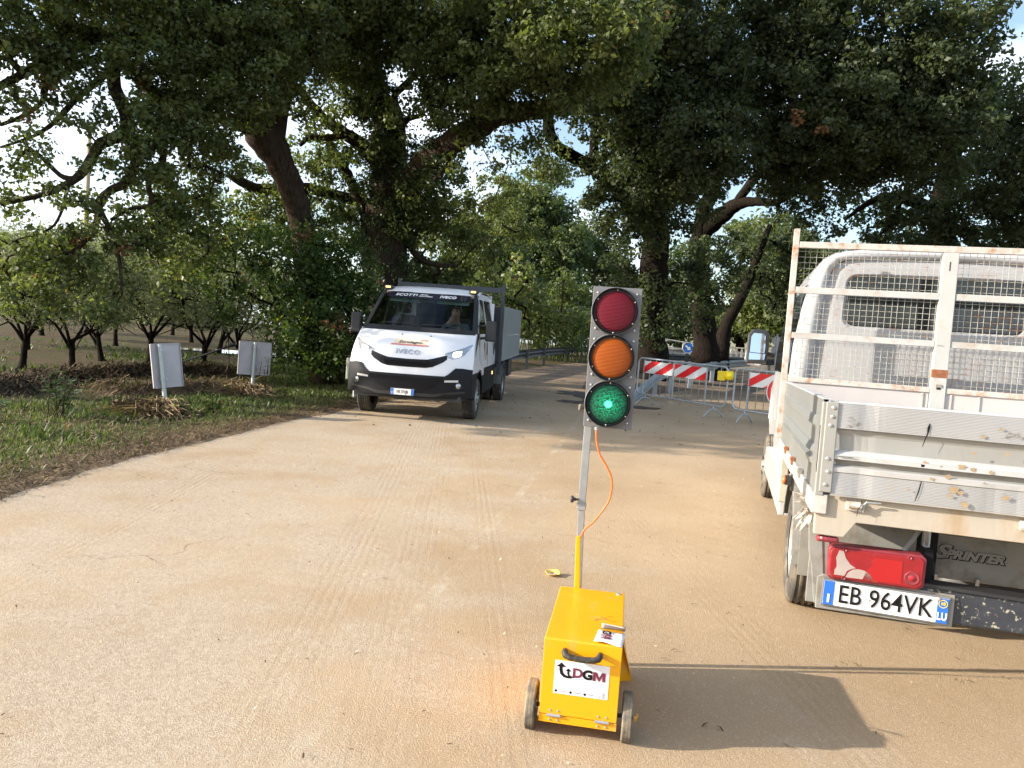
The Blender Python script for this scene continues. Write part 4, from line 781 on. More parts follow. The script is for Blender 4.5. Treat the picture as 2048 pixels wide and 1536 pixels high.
# ---- crowd barriers
M_bar = mat('barrier_zinc', (.42, .47, .52), .42, .45, var=.1, vs=10)
def stripes(name, x0, x1, z0, z1, y, parent, n, first_red=True, lean=1.7, rim=True):
    """red and white slanted reflective board"""
    mbp = MB(); mbp.bb(x0, x1, y, y+.012, z0, z1); b = mbp.build(name, M_swhite, parent)
    per = (x1-x0+(z1-z0)*lean)/n; mb = MB(); h = z1-z0; sh = h*lean
    for k in range(-1, n+1):
        if (k % 2 == 0) != first_red: continue
        a = x0+k*per; poly = [(a-sh*0, z0), (a+per, z0), (a+per+sh, z1), (a+sh, z1)]
        def clip(poly, f, keep):
            out = []
            for i in range(len(poly)):
                p, q = poly[i], poly[(i+1) % len(poly)]; kp = (p[0]-f)*keep >= 0; kq = (q[0]-f)*keep >= 0
                if kp: out.append(p)
                if kp != kq: u = (f-p[0])/(q[0]-p[0]); out.append((f, p[1]+(q[1]-p[1])*u))
            return out
        a2 = [(p[0]-sh*.5, p[1]) for p in poly]; a2 = clip(clip(a2, x0, 1), x1, -1) if a2 else []
        if len(a2) >= 3: mb.add([(u, y-.003, v) for u, v in a2], [tuple(range(len(a2)))])
    s = mb.build('red_stripes', M_red, b); return b
def barrier(label, p0, p1, boards, nb=13):
    L_ = math.hypot(p1[0]-p0[0], p1[1]-p0[1]); yaw = math.atan2(p1[1]-p0[1], p1[0]-p0[0])
    z0, z1 = gz(p0[1]), gz(p1[1]); t = empty('crowd_barrier', (p0[0], p0[1], z0), (0, -math.atan2(z1-z0, L_), yaw)); tag(t, label, 'barrier', 'crowd barriers closing the right carriageway')
    R = .12; zt, zb = 1.10, .27
    def rr(x, z, a0, a1): return [(x+R*math.cos(math.radians(a)), 0, z+R*math.sin(math.radians(a))) for a in np.linspace(a0, a1, 6)]
    loop = rr(R, zt-R, 180, 90)+rr(L_-R, zt-R, 90, 0)+rr(L_-R, zb+R, 0, -90)+rr(R, zb+R, 270, 180); loop.append(loop[0])
    mb = MB(); mb.tube(loop, .019, 8, cap=False); mb.build('frame', M_bar, t, smooth=True)
    for k in range(nb):
        x = (k+1)*L_/(nb+1); mb = MB(); mb.tube([(x, 0, zb), (x, 0, zt)], .0075, 6); mb.build('bar', M_bar, t, smooth=True)
    for x in (.30, L_-.30):
        mb = MB(); mb.tube([(x, 0, zb), (x, 0, .17)], .017, 8); mb.tube([(x-.0, -.30, .02), (x, -.22, .10), (x, -.10, .19), (x, .10, .19), (x, .22, .10), (x, .30, .02)], .014, 8); mb.build('foot', M_bar, t, smooth=True)
    for x0, x1, fr in boards:
        bd = stripes('striped_board', x0, x1, .77, 1.045, -.035, t, 5, fr)
        mb = MB()
        for xx in (x0, x1): mb.bb(xx-.012, xx+.012, -.045, -.02, .27, 1.06)
        mb.build('board_bracket', M_bar, bd)
    return t
barrier('crowd barrier nearer the traffic light carrying two red and white striped boards', (2.92, 18.05), (4.42, 15.88), [(.22, 1.14, True), (1.16, 2.10, False)])
barrier('crowd barrier partly hidden by the parked flatbed, a no-entry sign hung on it', (4.52, 15.72), (6.15, 13.95), [(.34, 1.25, True), (1.26, 2.1, False)])
# warning lamps clipped on the barrier end
M_yel = mat('lamp_yellow', (.85, .62, .02), .35, var=.06, coat=.3)
yl, ntl, bl_, ol_ = new_mat('yellow_lens'); bl_.inputs['Base Color'].default_value = (.85, .68, .02, 1); bl_.inputs['Roughness'].default_value = .15; bl_.inputs['Emission Color'].default_value = (.8, .6, 0, 1); bl_.inputs['Emission Strength'].default_value = .08
t = empty('warning_lamp', (4.40, 15.84, gz(15.8)+.93), (0, 0, math.radians(-12))); tag(t, 'yellow warning lamp with round lens clipped where the two barriers meet', 'warning lamp')
mb = MB(); mb.bb(-.19, -.04, -.06, .02, -.11, .09); mb.build('battery_box', M_yel, t, bevel=.012)
mb = MB(); mb.bb(-.05, .13, -.05, .03, -.09, .10); mb.build('housing', M_yel, t, bevel=.03)
mb = MB(); mb.lathe([(.085, 0), (.085, .02), (.07, .045), (.04, .06), (.02, .075), (.001, .078)], 28, TR(.04, -.05, .0) @ RX(math.pi/2)); mb.build('lens', yl, t, smooth=True)
# no entry sign
t = empty('no_entry_sign', (5.20, 14.75, gz(15)+.40), (0, 0, math.radians(-30))); tag(t, 'round red no-entry sign hung low on the barrier, half hidden by the flatbed', 'traffic sign')
M = TR(0, 0, .33) @ RX(math.pi/2); mb = MB(); mb.lathe([(.001, -.012), (.30, -.012), (.30, .0), (.001, .001)], 40, M); mb.build('disc', M_red, t)
mb = MB(); mb.lathe([(.30, -.012), (.315, -.012), (.315, .012), (.30, .012)], 40, M, False); mb.build('rim', M_swhite, t); mb = MB(); mb.bb(-.23, .23, -.008, -.003, .26, .40); mb.build('bar', M_swhite, t)
# ------------------------------------------------------------------ portable traffic light
M_ysteel = mat('yellow_steel', (.84, .385, .003), .36, var=.05, vs=3, coat=.3, dirt=((.60, .35, .12), .55, .78, 6))
M_pole = mat('zinc_square_tube', (.33, .35, .36), .45, .4, var=.12, vs=12)
M_head = mat('grey_signal_board', (.17, .17, .18), .55, .1, var=.08, vs=10)
M_oldrub = mat('dusty_rubber', (.13, .12, .10), .85, var=.25, vs=12, dirt=((.34, .27, .18), .45, .75, 14), bump=.4)
M_maroon = mat('maroon_print', (.16, .02, .05), .5, var=.05)
M_paper = mat('label_white', (.80, .79, .82), .45, var=.02)
M_lil = mat('pale_lilac_print', (.45, .40, .48), .5, var=.05)
M_bolt = mat('bolt_steel', (.65, .64, .60), .3, .7, var=.1)
_n = M_ysteel.node_tree; _b = [n for n in _n.nodes if n.type == 'BSDF_PRINCIPLED'][0]; _c = _b.inputs['Base Color'].links[0].from_socket
_c = mixc(_n, ramp(_n, noise(_n, 70, 4, .7, stretch=(1, .35, 1)), .68, .72), _c, (.34, .22, .10)); _c = mixc(_n, ramp(_n, noise(_n, 4.5, 5, .6), .60, .72, (0, 0, 0, 1), (.45, .45, .45, 1)), _c, (.72, .45, .16)); _n.links.new(_c, _b.inputs['Base Color'])
T = empty('portable_traffic_light', (.1889, 2.824, 0), (0, 0, -.1533))
tag(T, 'portable traffic light showing green on a leaning pole above a yellow wheeled box', 'traffic light')
BW, BL, Z0, Z1 = .290, .640, .070, .386
mb = MB(); mb.bb(0, BW, .004, BL, Z0, Z1); body = mb.build('battery_box', M_ysteel, T, bevel=.004)
mb = MB(); mb.bb(.001, BW-.001, -.004, .0015, Z0+.030, Z1-.002); door = mb.build('front_door', M_ysteel, T, bevel=.0015)
mb = MB(); mb.bb(.0, BW, -.003, .002, Z0-.002, Z0+.027); mb.build('base_strip', M_ysteel, T, bevel=.001)
for hx in (.055, .235):
    mb = MB(); mb.tube([(hx-.026, -.008, Z0+.0285), (hx+.026, -.008, Z0+.0285)], .0055, 10); mb.bb(hx-.026, hx+.026, -.0075, -.004, Z0+.024, Z0+.033)
    h = mb.build('hinge', M_galv, T)
    mb = MB()
    for dx in (-.015, .015):
        for dz in (.046, .010): mb.lathe([(.0045, 0), (.0035, .0025), (.001, .003)], 10, TR(hx+dx, -.004, Z0+dz) @ RX(math.pi/2))
    mb.build('rivets', M_bolt, h)
M_grip = mat('worn_black_grip', (.035, .03, .024), .6, var=.4, vs=60, dirt=((.18, .14, .07), .52, .66, 45))
mb = MB(); mb.tube([(.080, -.004, .350), (.080, -.026, .350), (.084, -.034, .344), (.100, -.036, .338), (.145, -.037, .335), (.190, -.036, .338), (.206, -.034, .344), (.210, -.026, .350), (.210, -.004, .350)], [.010, .012, .013, .012, .0115, .012, .013, .012, .010], 8)
mb.build('handle', M_grip, T, smooth=True)
lb = MB(); lb.bb(.047, .250, -.0052, -.0042, .183, .310); lab = lb.build('label', M_paper, T, bevel=.0004)
TL = lambda x, z, a=0: TR(x, -.0060, z) @ RY(-a) @ UP
sk = math.radians(0)
text('letters', 'D', .047, M_maroon, lab, TL(.133, .268), .0004, .0018, sx=1.12); text('letters', 'G', .047, M_ink, lab, TL(.170, .266), .0004, .0026, sx=1.1); mb = MB()
def block_M(mb, x0, z0, w_, h_, t_, put):
    P = [(0, 0), (0, h_), (t_*1.25, h_), (w_/2, h_*.42), (w_-t_*1.25, h_), (w_, h_), (w_, 0), (w_-t_, 0), (w_-t_, h_*.62), (w_/2+t_*.25, h_*.02), (w_/2-t_*.25, h_*.02), (t_, h_*.62), (t_, 0)]
    V = [put(x0+a, z0+b) for a, b in P]; mb.add(V, [(0, 1, 11, 12), (1, 2, 3, 10, 11), (3, 4, 5, 8, 9, 10), (5, 6, 7, 8)])
block_M(mb, .190, .249, .046, .034, .011, lambda a, b: (a, -.0064, b)); mb.build('letters', M_maroon, lab)
mb = MB()
mb.add([(x, -.0062, z) for x, z in ((.053, .287), (.071, .303), (.089, .287))], [(0, 1, 2)])
def ribbon(mb, P, w_, y): 
    L_ = len(P); rows = []
    for i, (a, b) in enumerate(P):
        p = P[max(i-1, 0)]; q = P[min(i+1, L_-1)]; t = np.array([q[0]-p[0], q[1]-p[1]]); t = t/np.linalg.norm(t); n_ = np.array([-t[1], t[0]])*w_[i]/2; rows.append([(a+n_[0], y, b+n_[1]), (a-n_[0], y, b-n_[1])])
    mb.grid(rows)
ribbon(mb, [(.070, .289), (.070, .276), (.074, .262), (.084, .253), (.098, .250), (.112, .250)], [.012, .012, .012, .011, .009, .006], -.0062)
mb.add([(x, -.0064, z) for x, z in ((.087, .273), (.098, .284), (.109, .273))], [(0, 1, 2)])
ribbon(mb, [(.098, .274), (.098, .264), (.101, .256), (.110, .253), (.122, .252)], [.007, .007, .007, .006, .004], -.0064); mb.build('arrows', M_ink, lab)
mb = MB()
for x in (.057, .112, .165): mb.lathe([(.005, 0), (.001, .0004)], 16, TR(x, -.0058, .194-(x-.057)*.01) @ RX(math.pi/2))
mb.build('icons', M_ink, lab)
mb = MB()
for x, w_ in ((.068, .024), (.122, .030), (.174, .022)): 
    for q in range(7): mb.bb(x+q*w_/7, x+q*w_/7+w_/9, -.0062, -.0056, .192, .1965)
mb.add([(x, -.006, z) for x, z in ((.224, .201), (.233, .209), (.242, .201))], [(0, 1, 2)]); mb.bb(.2295, .2365, -.0062, -.0058, .187, .201); mb.bb(.218, .222, -.0062, -.0058, .187, .195); mb.build('small_print', M_lil, lab)
# peeling label curled over the box edge
mb = MB(); rows = []
for i in range(9):
    v = i/8; row = []
    for j in range(9):
        u = j/8; x = .183+u*.104+(.012*v); y = .012+v*.135-.02*u; z = Z1+.0025+.012*math.exp(-((u-.9)**2+(v-.55)**2)*9)+.004*math.sin(u*5)*(1-v)+.004*(1-v)
        row.append((x, y, z))
    rows.append(row)
mb.grid(rows); pl = mb.build('peeling_label', M_paper, T, smooth=True, thick=.0008)
M_back2 = mat('paper_back', (.33, .31, .29), .6, var=.25, vs=25)
mb = MB(); rows = []
for i in range(6):
    v = i/5; rows.append([(.205+u*.092, .150-.052*u*v-.018*v, Z1+.006+.028*math.sin(v*1.9)+.010*u*v) for u in np.linspace(0, 1, 8)])
mb.grid(rows); mb.build('curled_flap', M_back2, pl, smooth=True, thick=.0008)
text('letters', 'G', .045, M_ink, pl, TR(.226, .100, Z1+.0125) @ RZ(math.radians(-88)), .0004, .0022, sx=1.0); mb = MB(); block_M(mb, .035, .205, .042, .042, .010, lambda a, b: (b, .035+.077-a, Z1+.0135)); mb.build('letters', M_maroon, pl)
mb = MB(); mb.lathe([(.011, 0), (.011, .003), (.008, .005), (.001, .005)], 14, TR(.262, .615, Z1)); mb.build('lock', M_bolt, T)
M_scuff = mat('scuffed_patch', (.50, .33, .16), .7, var=.3, vs=30)
mb = MB()
for x, y, a, L_ in ((.20, .27, .4, .05), (.215, .285, -.5, .045), (.245, .26, .1, .03), (.18, .25, .8, .02), (.235, .31, .2, .025), (.10, .19, .1, .012)):
    c, s_ = math.cos(a), math.sin(a); mb.add([(x+c*u*L_/2-s_*v*.0012, y+s_*u*L_/2+c*v*.0012, Z1+.0012) for u, v in ((-1, -1), (1, -1), (1, 1), (-1, 1))], [(0, 1, 2, 3)])
mb.build('scratches', M_grip, body)
# wheels, axle, foot
for wx, nm in ((-.037, 0), (.327, 1)):
    M = TR(wx, .078, .093) @ RY(math.pi/2)
    mb = MB(); mb.lathe([(.055, -.016), (.086, -.019), (.0925, -.014), (.0925, -.0065), (.0900, -.006), (.0925, -.0055), (.0925, .0055), (.0900, .006), (.0925, .0065), (.0925, .014), (.086, .019), (.055, .016)], 40, M); wh = mb.build('wheel', M_oldrub, T, smooth=False)
    mb = MB(); mb.lathe([(.056, -.008), (.056, .008)], 28, M); mb.lathe([(.018, -.018), (.018, .018)], 16, M); mb.build('rim', M_galv, wh)
mb = MB(); mb.tube([(-.058, .078, .093), (.352, .078, .093)], .008, 10); mb.build('axle', M_dark, T)
mb = MB(); mb.tube([(.343, .078, .093), (.366, .078, .093)], .007, 8); mb.tube([(.358, .078, .080), (.366, .078, .108)], .005, 6); mb.tube([(-.045, .078, .093), (-.058, .075, .11), (-.052, .07, .06)], .003, 5); mb.build('axle_pin', M_ysteel, T)
mb = MB(); mb.prism([(.30, .25), (.62, .25), (.655, 0), (.57, 0)], .292, .297, 'yz'); mb.add([(.297, .57, .004), (.352, .60, .004), (.352, .65, .004), (.297, .655, .004), (.297, .55, .22), (.297, .50, .22)], [(0, 1, 2, 3), (0, 4, 1), (4, 5, 1, 2)])
mb.prism([(.293, .24), (.352, .0), (.293, .0)], .585, .592, 'xz'); mb.build('side_foot', M_ysteel, T)
mb = MB(); mb.bb(.02, .06, .60, .635, 0, .07); mb.build('rear_foot', M_dark, T)
# pole: leaning square tube
def sq(mb, a, b, w0, w1=None):
    w1 = w1 or w0; a = Vector(a); b = Vector(b); V = []
    for p, w_ in ((a, w0), (b, w1)): V += [p+Vector((sx*w_/2, sy*w_/2, 0)) for sx, sy in ((-1, -1), (1, -1), (1, 1), (-1, 1))]
    mb.add(V, [(0, 3, 2, 1), (4, 5, 6, 7), (0, 1, 5, 4), (1, 2, 6, 5), (2, 3, 7, 6), (3, 0, 4, 7)])
px_ = lambda z: float(np.interp(z, [.1, .38, .78, 1.1, 1.8], [.088, .083, .063, .068, .070]))
PY = .672
mb = MB(); sq(mb, (px_(.30), PY+.022, .10), (px_(.80), PY+.022, .80), .030); mb.build('lower_pole', M_pole, T, bevel=.002)
mb = MB(); sq(mb, (px_(.76), PY+.022, .75), (px_(1.72), PY+.022, 1.70), .034); up = mb.build('upper_pole', M_pole, T, bevel=.002)
mb = MB(); sq(mb, (px_(.735), PY+.022, .735), (px_(.765), PY+.022, .765), .040); mb.build('collar', M_pole, T, bevel=.002)
mb = MB(); mb.prism([(px_(.38)-.020, .36), (px_(.38)+.006, .36), (px_(.62)+.002, .622), (px_(.62)-.018, .622)], PY-.034, PY-.018); mb.build('pole_bracket', M_ysteel, T, bevel=.003)
for z in (.783, 1.203):
    x = px_(z); mb = MB(); mb.tube([(x-.015, PY, z), (x-.030, PY, z)], .005, 8); M = TR(x-.026, PY, z) @ RY(-math.pi/2); mb.lathe([(.008, 0), (.008, .008), (.016, .012), (.017, .020), (.012, .024), (.001, .024)], 16, M); mb.build('clamp_knob', M_dark if z < 1 else M_oldrub, T, smooth=True)
cab = catmull([(.108, PY-.03, 1.125), (.109, PY-.035, 1.08), (.128, PY-.035, 1.01), (.164, PY-.035, .955), (.190, PY-.033, .905), (.196, PY-.03, .86), (.188, PY-.03, .80), (.160, PY-.03, .745), (.122, PY-.03, .69), (.088, PY-.03, .655), (.074, PY-.028, .615)], 6)
mb = MB(); mb.tube(cab, .0042, 8); mb.build('cable', mat('orange_cable', (.80, .16, .02), .45), T, smooth=True)
mb = MB(); mb.lathe([(.010, 0), (.010, .012), (.006, .014)], 12, TR(.108, PY-.03, 1.112)); mb.build('cable_gland', M_galv, T)
# signal head
HT = empty('signal_head', (.154, PY-.03, 1.44)); HT.parent = T
mb = MB(); mb.bb(-.108, .108, -.004, .006, -.316, .312); mb.bb(-.105, .105, .006, .030, -.30, .30); hd = mb.build('back_board', M_head, HT, bevel=.002)
def lens_mat(name, col, dark, lit=False):
    m, nt, b, o = new_mat(name); tc_ = N(nt, 'TexCoord'); P = tc_.outputs['Object']
    wv = N(nt, 'TexWave'); wv.wave_type = 'BANDS'; wv.bands_direction = 'Z'; wv.inputs['Scale'].default_value = 52; nt.links.new(P, wv.inputs['Vector'])
    b.inputs['Roughness'].default_value = .3; b.inputs['Specular IOR Level'].default_value = .35
    c = mixc(nt, ramp(nt, wv.outputs['Fac'], .1, .6), dark, col); nt.links.new(c, b.inputs['Base Color']); nt.links.new(bumpn(nt, wv.outputs['Fac'], .5, .003), b.inputs['Normal'])
    if lit:
        fl = N(nt, 'VectorMath'); fl.operation = 'MULTIPLY'; fl.inputs[1].default_value = (1, 0, 1); nt.links.new(P, fl.inputs[0]); ln = N(nt, 'VectorMath'); ln.operation = 'LENGTH'; nt.links.new(fl.outputs[0], ln.inputs[0]); L0 = ln.outputs['Value']
        vo = N(nt, 'TexVoronoi'); vo.inputs['Scale'].default_value = 130; nt.links.new(P, vo.inputs['Vector'])
        halo = N(nt, 'MapRange'); nt.links.new(L0, halo.inputs[0]); halo.inputs[1].default_value = .012; halo.inputs[2].default_value = .086; halo.inputs[3].default_value = 1.; halo.inputs[4].default_value = 0.
        hs = N(nt, 'Math'); hs.operation = 'POWER'; nt.links.new(halo.outputs[0], hs.inputs[0]); hs.inputs[1].default_value = 1.0
        d1 = N(nt, 'Math'); d1.operation = 'MULTIPLY'; nt.links.new(hs.outputs[0], d1.inputs[0]); nt.links.new(ramp(nt, wv.outputs['Fac'], .2, .8), d1.inputs[1])
        d2 = N(nt, 'Math'); d2.operation = 'MULTIPLY'; nt.links.new(d1.outputs[0], d2.inputs[0]); nt.links.new(ramp(nt, vo.outputs['Distance'], .55, .1, (1, 1, 1, 1), (.15, .15, .15, 1)), d2.inputs[1])
        core = N(nt, 'MapRange'); nt.links.new(L0, core.inputs[0]); core.inputs[1].default_value = .012; core.inputs[2].default_value = .021; core.inputs[3].default_value = 1.; core.inputs[4].default_value = 0.
        ec = mixc(nt, core.outputs[0], (.0, .50, .20), (.10, .62, .50)); nt.links.new(ec, b.inputs['Emission Color'])
        sm = N(nt, 'Math'); sm.operation = 'ADD'; nt.links.new(d2.outputs[0], sm.inputs[0]); nt.links.new(core.outputs[0], sm.inputs[1]); nt.links.new(sm.outputs[0], b.inputs['Emission Strength'])
    return m
for nm, z, mt in (('red_lamp', .205, lens_mat('red_lens', (.16, .005, .018), (.08, .0025, .010))), ('amber_lamp', -.001, lens_mat('amber_lens', (.38, .085, .005), (.22, .045, .003))), ('green_lamp', -.207, lens_mat('green_lens', (.005, .05, .03), (.003, .022, .015), True))):
    lt = empty(nm, (-.003, -.004, z)); lt.parent = HT
    # parts of the lamp are meshes in lamp space
    mb = MB(); mb.lathe([(.104, 0), (.104, .030), (.1015, .030), (.099, .012), (.099, .0)], 56, RX(math.pi/2), False); mb.build('bezel', M_black, lt, smooth=False)
    mb = MB(); mb.lathe([(.1045, .0), (.1075, .0), (.1065, .014), (.1045, .016)], 56, RX(math.pi/2), False); mb.build('ring', M_head, lt, smooth=True)
    mb = MB(); R0 = .10; mb.lathe([(.099, .008), (.096, .010), (.088, .012)], 48, RX(math.pi/2), False); mb.build('seal', M_black, lt)
    mb = MB(); prof = [(.0895 if i == 0 else .0895*math.cos(i*math.pi/2/9), .010+.020*math.sin(i*math.pi/2/9)) for i in range(9)]+[(.0005, .030)]; mb.lathe(prof, 48, RX(math.pi/2)); mb.build('lens', mt, lt, smooth=True)
    mb = MB()
    for k in range(6):
        a = math.radians(28+60*k); mb.lathe([(.0035, 0), (.003, .002), (.0008, .003)], 10, TR(.0945*math.cos(a), -.012, .0945*math.sin(a)) @ RX(math.pi/2))
    for sx in (-1, 1):
        for sz in (-1, 1): mb.lathe([(.006, 0), (.006, .002), (.004, .005), (.001, .006)], 12, TR(sx*.086+.003, -.000, sz*.079) @ RX(math.pi/2))
    mb.build('bolts', M_bolt, lt)

# crushed yellow pot lid on the road
t = empty('litter_lid', (.345, 4.84, .014), (math.radians(8), 0, .3)); tag(t, 'crumpled yellow lid with a red and white print lying on the road', 'litter')
mb = MB(); rows = []
for i in range(4):
    r = .012+.011*i; rows.append([(r*math.cos(a)*1.15, r*math.sin(a), .004+.006*i*(i > 1)+.004*math.sin(a*3)*(i == 3)) for a in np.linspace(0, 6.283, 25)])
mb.grid(rows); mb.build('rim', mat('lid_yellow', (.85, .62, .16), .4), t, smooth=True, thick=.001)
mb = MB(); mb.lathe([(.026, .0065), (.001, .0075)], 20); mb.build('print', mat('lid_print', (.80, .72, .66), .5, var=.1, vs=40, dirt=((.55, .04, .04), .5, .56, 55)), t)

# ------------------------------------------------------------------ shared vehicle bits
def plate(parent, M, w_, h_, txt, prov=None, year=None, size=.078, sx=.78):
    pl = empty('licence_plate'); pl.parent = parent; pl.matrix_local = M
    mb = MB(); mb.bb(-w_/2-.008, w_/2+.008, .0, .008, -h_/2-.008, h_/2+.008); mb.build('plate_frame', M_head, pl, bevel=.003)
    mb = MB(); mb.bb(-w_/2, w_/2, -.003, .001, -h_/2, h_/2); mb.build('plate_face', M_plate, pl)
    for s in (-1, 1): mb = MB(); mb.bb(s*w_/2-(0 if s < 0 else .042), s*w_/2+(.042 if s < 0 else 0), -.0045, -.003, -h_/2, h_/2); mb.build('blue_band', M_blue, pl)
    text('characters', txt, size, M_ink, pl, TR(0, -.0055, -.001) @ UP, .0008, .0006, sx=sx, spacing=1.02)
    text('characters', 'I', .048, M_swhite, pl, TR(-w_/2+.021, -.006, -h_/2+.027) @ UP, .0006, .0022)
    if prov: text('characters', prov, .044, M_swhite, pl, TR(w_/2-.021, -.006, -h_/2+.027) @ UP, .0006, .0014, sx=.72, spacing=1.08)
    if year:
        mb = MB(); mb.lathe([(.015, 0), (.0175, 0), (.0175, .001), (.015, .001), (.015, 0)], 20, TR(w_/2-.021, -.0055, h_/2-.022) @ RX(math.pi/2)); mb.build('year_ring', M_yel, pl)
        text('characters', year, .018, M_yel, pl, TR(w_/2-.021, -.006, h_/2-.022) @ UP, .0006, .0006)
    return pl
M_tyre = mat('tyre', (.035, .034, .033), .85, var=.25, vs=8, dirt=((.17, .14, .105), .45, .8, 6), bump=.2)
M_rim = mat('wheel_rim', (.38, .38, .37), .45, .6, var=.1, vs=10)
def wheel(parent, x, y, r=.335, w_=.19, side=1, hub=True, dual=False, front=False, tmat=None):
    """side=+1: outer face towards +X"""
    M = TR(x, y, r) @ RY(math.pi/2*side); h = w_/2; g = []
    prof = [(r*.60, -h*.85), (r*.70, -h), (r*.93, -h*.97), (r*.985, -h*.80)]
    for c in (-.55, -.18, .18, .55): prof += [(r, h*(c-.12)), (r*.975, h*(c-.04)), (r*.975, h*(c+.04)), (r, h*(c+.12))]
    prof += [(r*.985, h*.80), (r*.93, h*.97), (r*.70, h), (r*.60, h*.85)]
    mb = MB(); mb.lathe(prof, 48, M, False); wh = mb.build('wheel', tmat or M_tyre, parent, smooth=False)
    md = wh.modifiers.new('tread', 'BEVEL'); md.width = .002; md.segments = 1; md.limit_method = 'ANGLE'
    mb = MB()
    if dual: mb.lathe([(r*.60, h*.80), (r*.56, h*.70), (r*.50, h*.1), (r*.46, -h*.2), (r*.30, -h*.25), (r*.28, h*.15), (r*.14, h*.2), (r*.12, h*.5), (.001, h*.5)], 32, M, False)
    else: mb.lathe([(r*.60, h*.85), (r*.57, h*.75), (r*.52, h*.45), (r*.45, h*.5), (r*.36, h*.95), (r*.24, h*1.0), (r*.17, h*.95), (r*.15, h*1.2), (.001, h*1.2)], 32, M, False)
    mb.build('rim', M_rim if not front else M_rim, wh, smooth=True)
    if not dual:
        mb = MB()
        for k in range(6):
            a = k*math.pi/3; mb.lathe([(.001, 0), (r*.065, 0), (r*.065, .012), (.001, .012)], 10, M @ TR(r*.48*math.cos(a), r*.48*math.sin(a), h*.62))
        mb.build('vent_holes', M_ink, wh)
    mb = MB()
    for k in range(6):
        a = k*math.pi/3+.5; mb.lathe([(.010, 0), (.010, .014), (.001, .014)], 6, M @ TR(r*.27*math.cos(a), r*.27*math.sin(a), (h*1.0 if not dual else -h*.05)))
    mb.build('nuts', M_dark, wh); return wh
# ------------------------------------------------------------------ oncoming crew-cab truck (local: X = picture right, Y = backwards)
s_ = 1.03
D = empty('oncoming_truck', (-1.58, 13.25, gz(13.25)), (.024, 0, math.radians(-5.5))); D.scale = (s_, s_, s_)
tag(D, 'white crew-cab tipper truck with headlights on driving towards the camera', 'truck')
M_dwhite = mat('truck_white', (.78, .79, .81), .28, var=.02, coat=.4)
M_bump = mat('bumper_plastic', (.010, .011, .014), .65, spec=.25, var=.12, vs=20)
M_dglass = glass('windscreen_glass', (.46, .53, .52), .38); M_int = mat('dark_interior', (.018, .019, .020), .8)
M_tint = mat('dark_window', (.012, .015, .017), .08, spec=.8)
M_lamp = mat('lit_headlamp', (.9, .9, .85), .15, emit=(1.0, .90, .70), es=1.5); M_lampc = mat('lamp_chrome', (.55, .57, .60), .18, .7)
M_mark = mat('lit_marker', (.9, .6, .25), .3, emit=(1.0, .62, .22), es=.8); M_drl = mat('reflector_strip', (.62, .60, .62), .25)
M_boxg = mat('grey_sheet_box', (.33, .36, .38), .45, .35, var=.08, vs=3)
fz = [.36, .42, .60, .75, .85, .98, 1.08, 1.20, 1.30, 1.38, 1.45, 2.04, 2.10, 2.15, 2.17]
fy = [-.97, -1.03, -1.05, -1.05, -1.03, -.99, -.94, -.84, -.72, -.58, -.42, .28, .38, .55, .8]
cz = [.3, 1.05, 1.30, 1.45, 2.04, 2.17]; cc = [.30, .30, .26, .20, .12, .10]
wz = [.3, 1.02, 1.20, 1.40, 1.45, 2.0, 2.10, 2.17]; ww = [.985, .985, .965, .95, .94, .835, .80, .72]
def W(z): return float(np.interp(z, wz, ww))
def FY(x, z): return float(np.interp(z, fz, fy))+float(np.interp(z, cz, cc))*abs(x/W(z))**3.2
def panel(mb, cols, nr=6, off=0., nx=24):
    xs = [c[0] for c in cols]; X = np.linspace(xs[0], xs[-1], nx+1); X = np.unique(np.r_[X, xs])
    a = np.interp(X, xs, [c[1] for c in cols]); b = np.interp(X, xs, [c[2] for c in cols])
    mb.grid([[(x, FY(x, z)-off, z) for z in np.linspace(p, q, nr+1)] for x, p, q in zip(X, a, b)])
def sym(cols): return [(-x, a, b) for x, a, b in reversed(cols) if x > 0]+list(cols)
# front skin
mb = MB(); zs = [.72, .80, .90, .98, 1.05, 1.12, 1.2, 1.27, 1.33, 1.38, 1.42]
mb.grid([[(u*W(z), FY(u*W(z), z), z) for z in zs] for u in np.linspace(-1, 1, 33)])
# roof skin
zr = [(.28, 2.04), (.34, 2.085), (.42, 2.12), (.55, 2.15), (.8, 2.17), (1.4, 2.18), (2.0, 2.16), (2.10, 2.12)]
def RW(y): return float(np.interp(y, [.28, .6, 2.1], [.80, .83, .84]))
rows = []
for u in np.linspace(-1, 1, 21):
    rows.append([(u*RW(y), y+(.12*abs(u)**3.2 if y < .7 else 0), z-.05*abs(u)**4) for y, z in zr])
mb.grid(rows); mb.build('front_and_roof', M_dwhite, D, smooth=True)
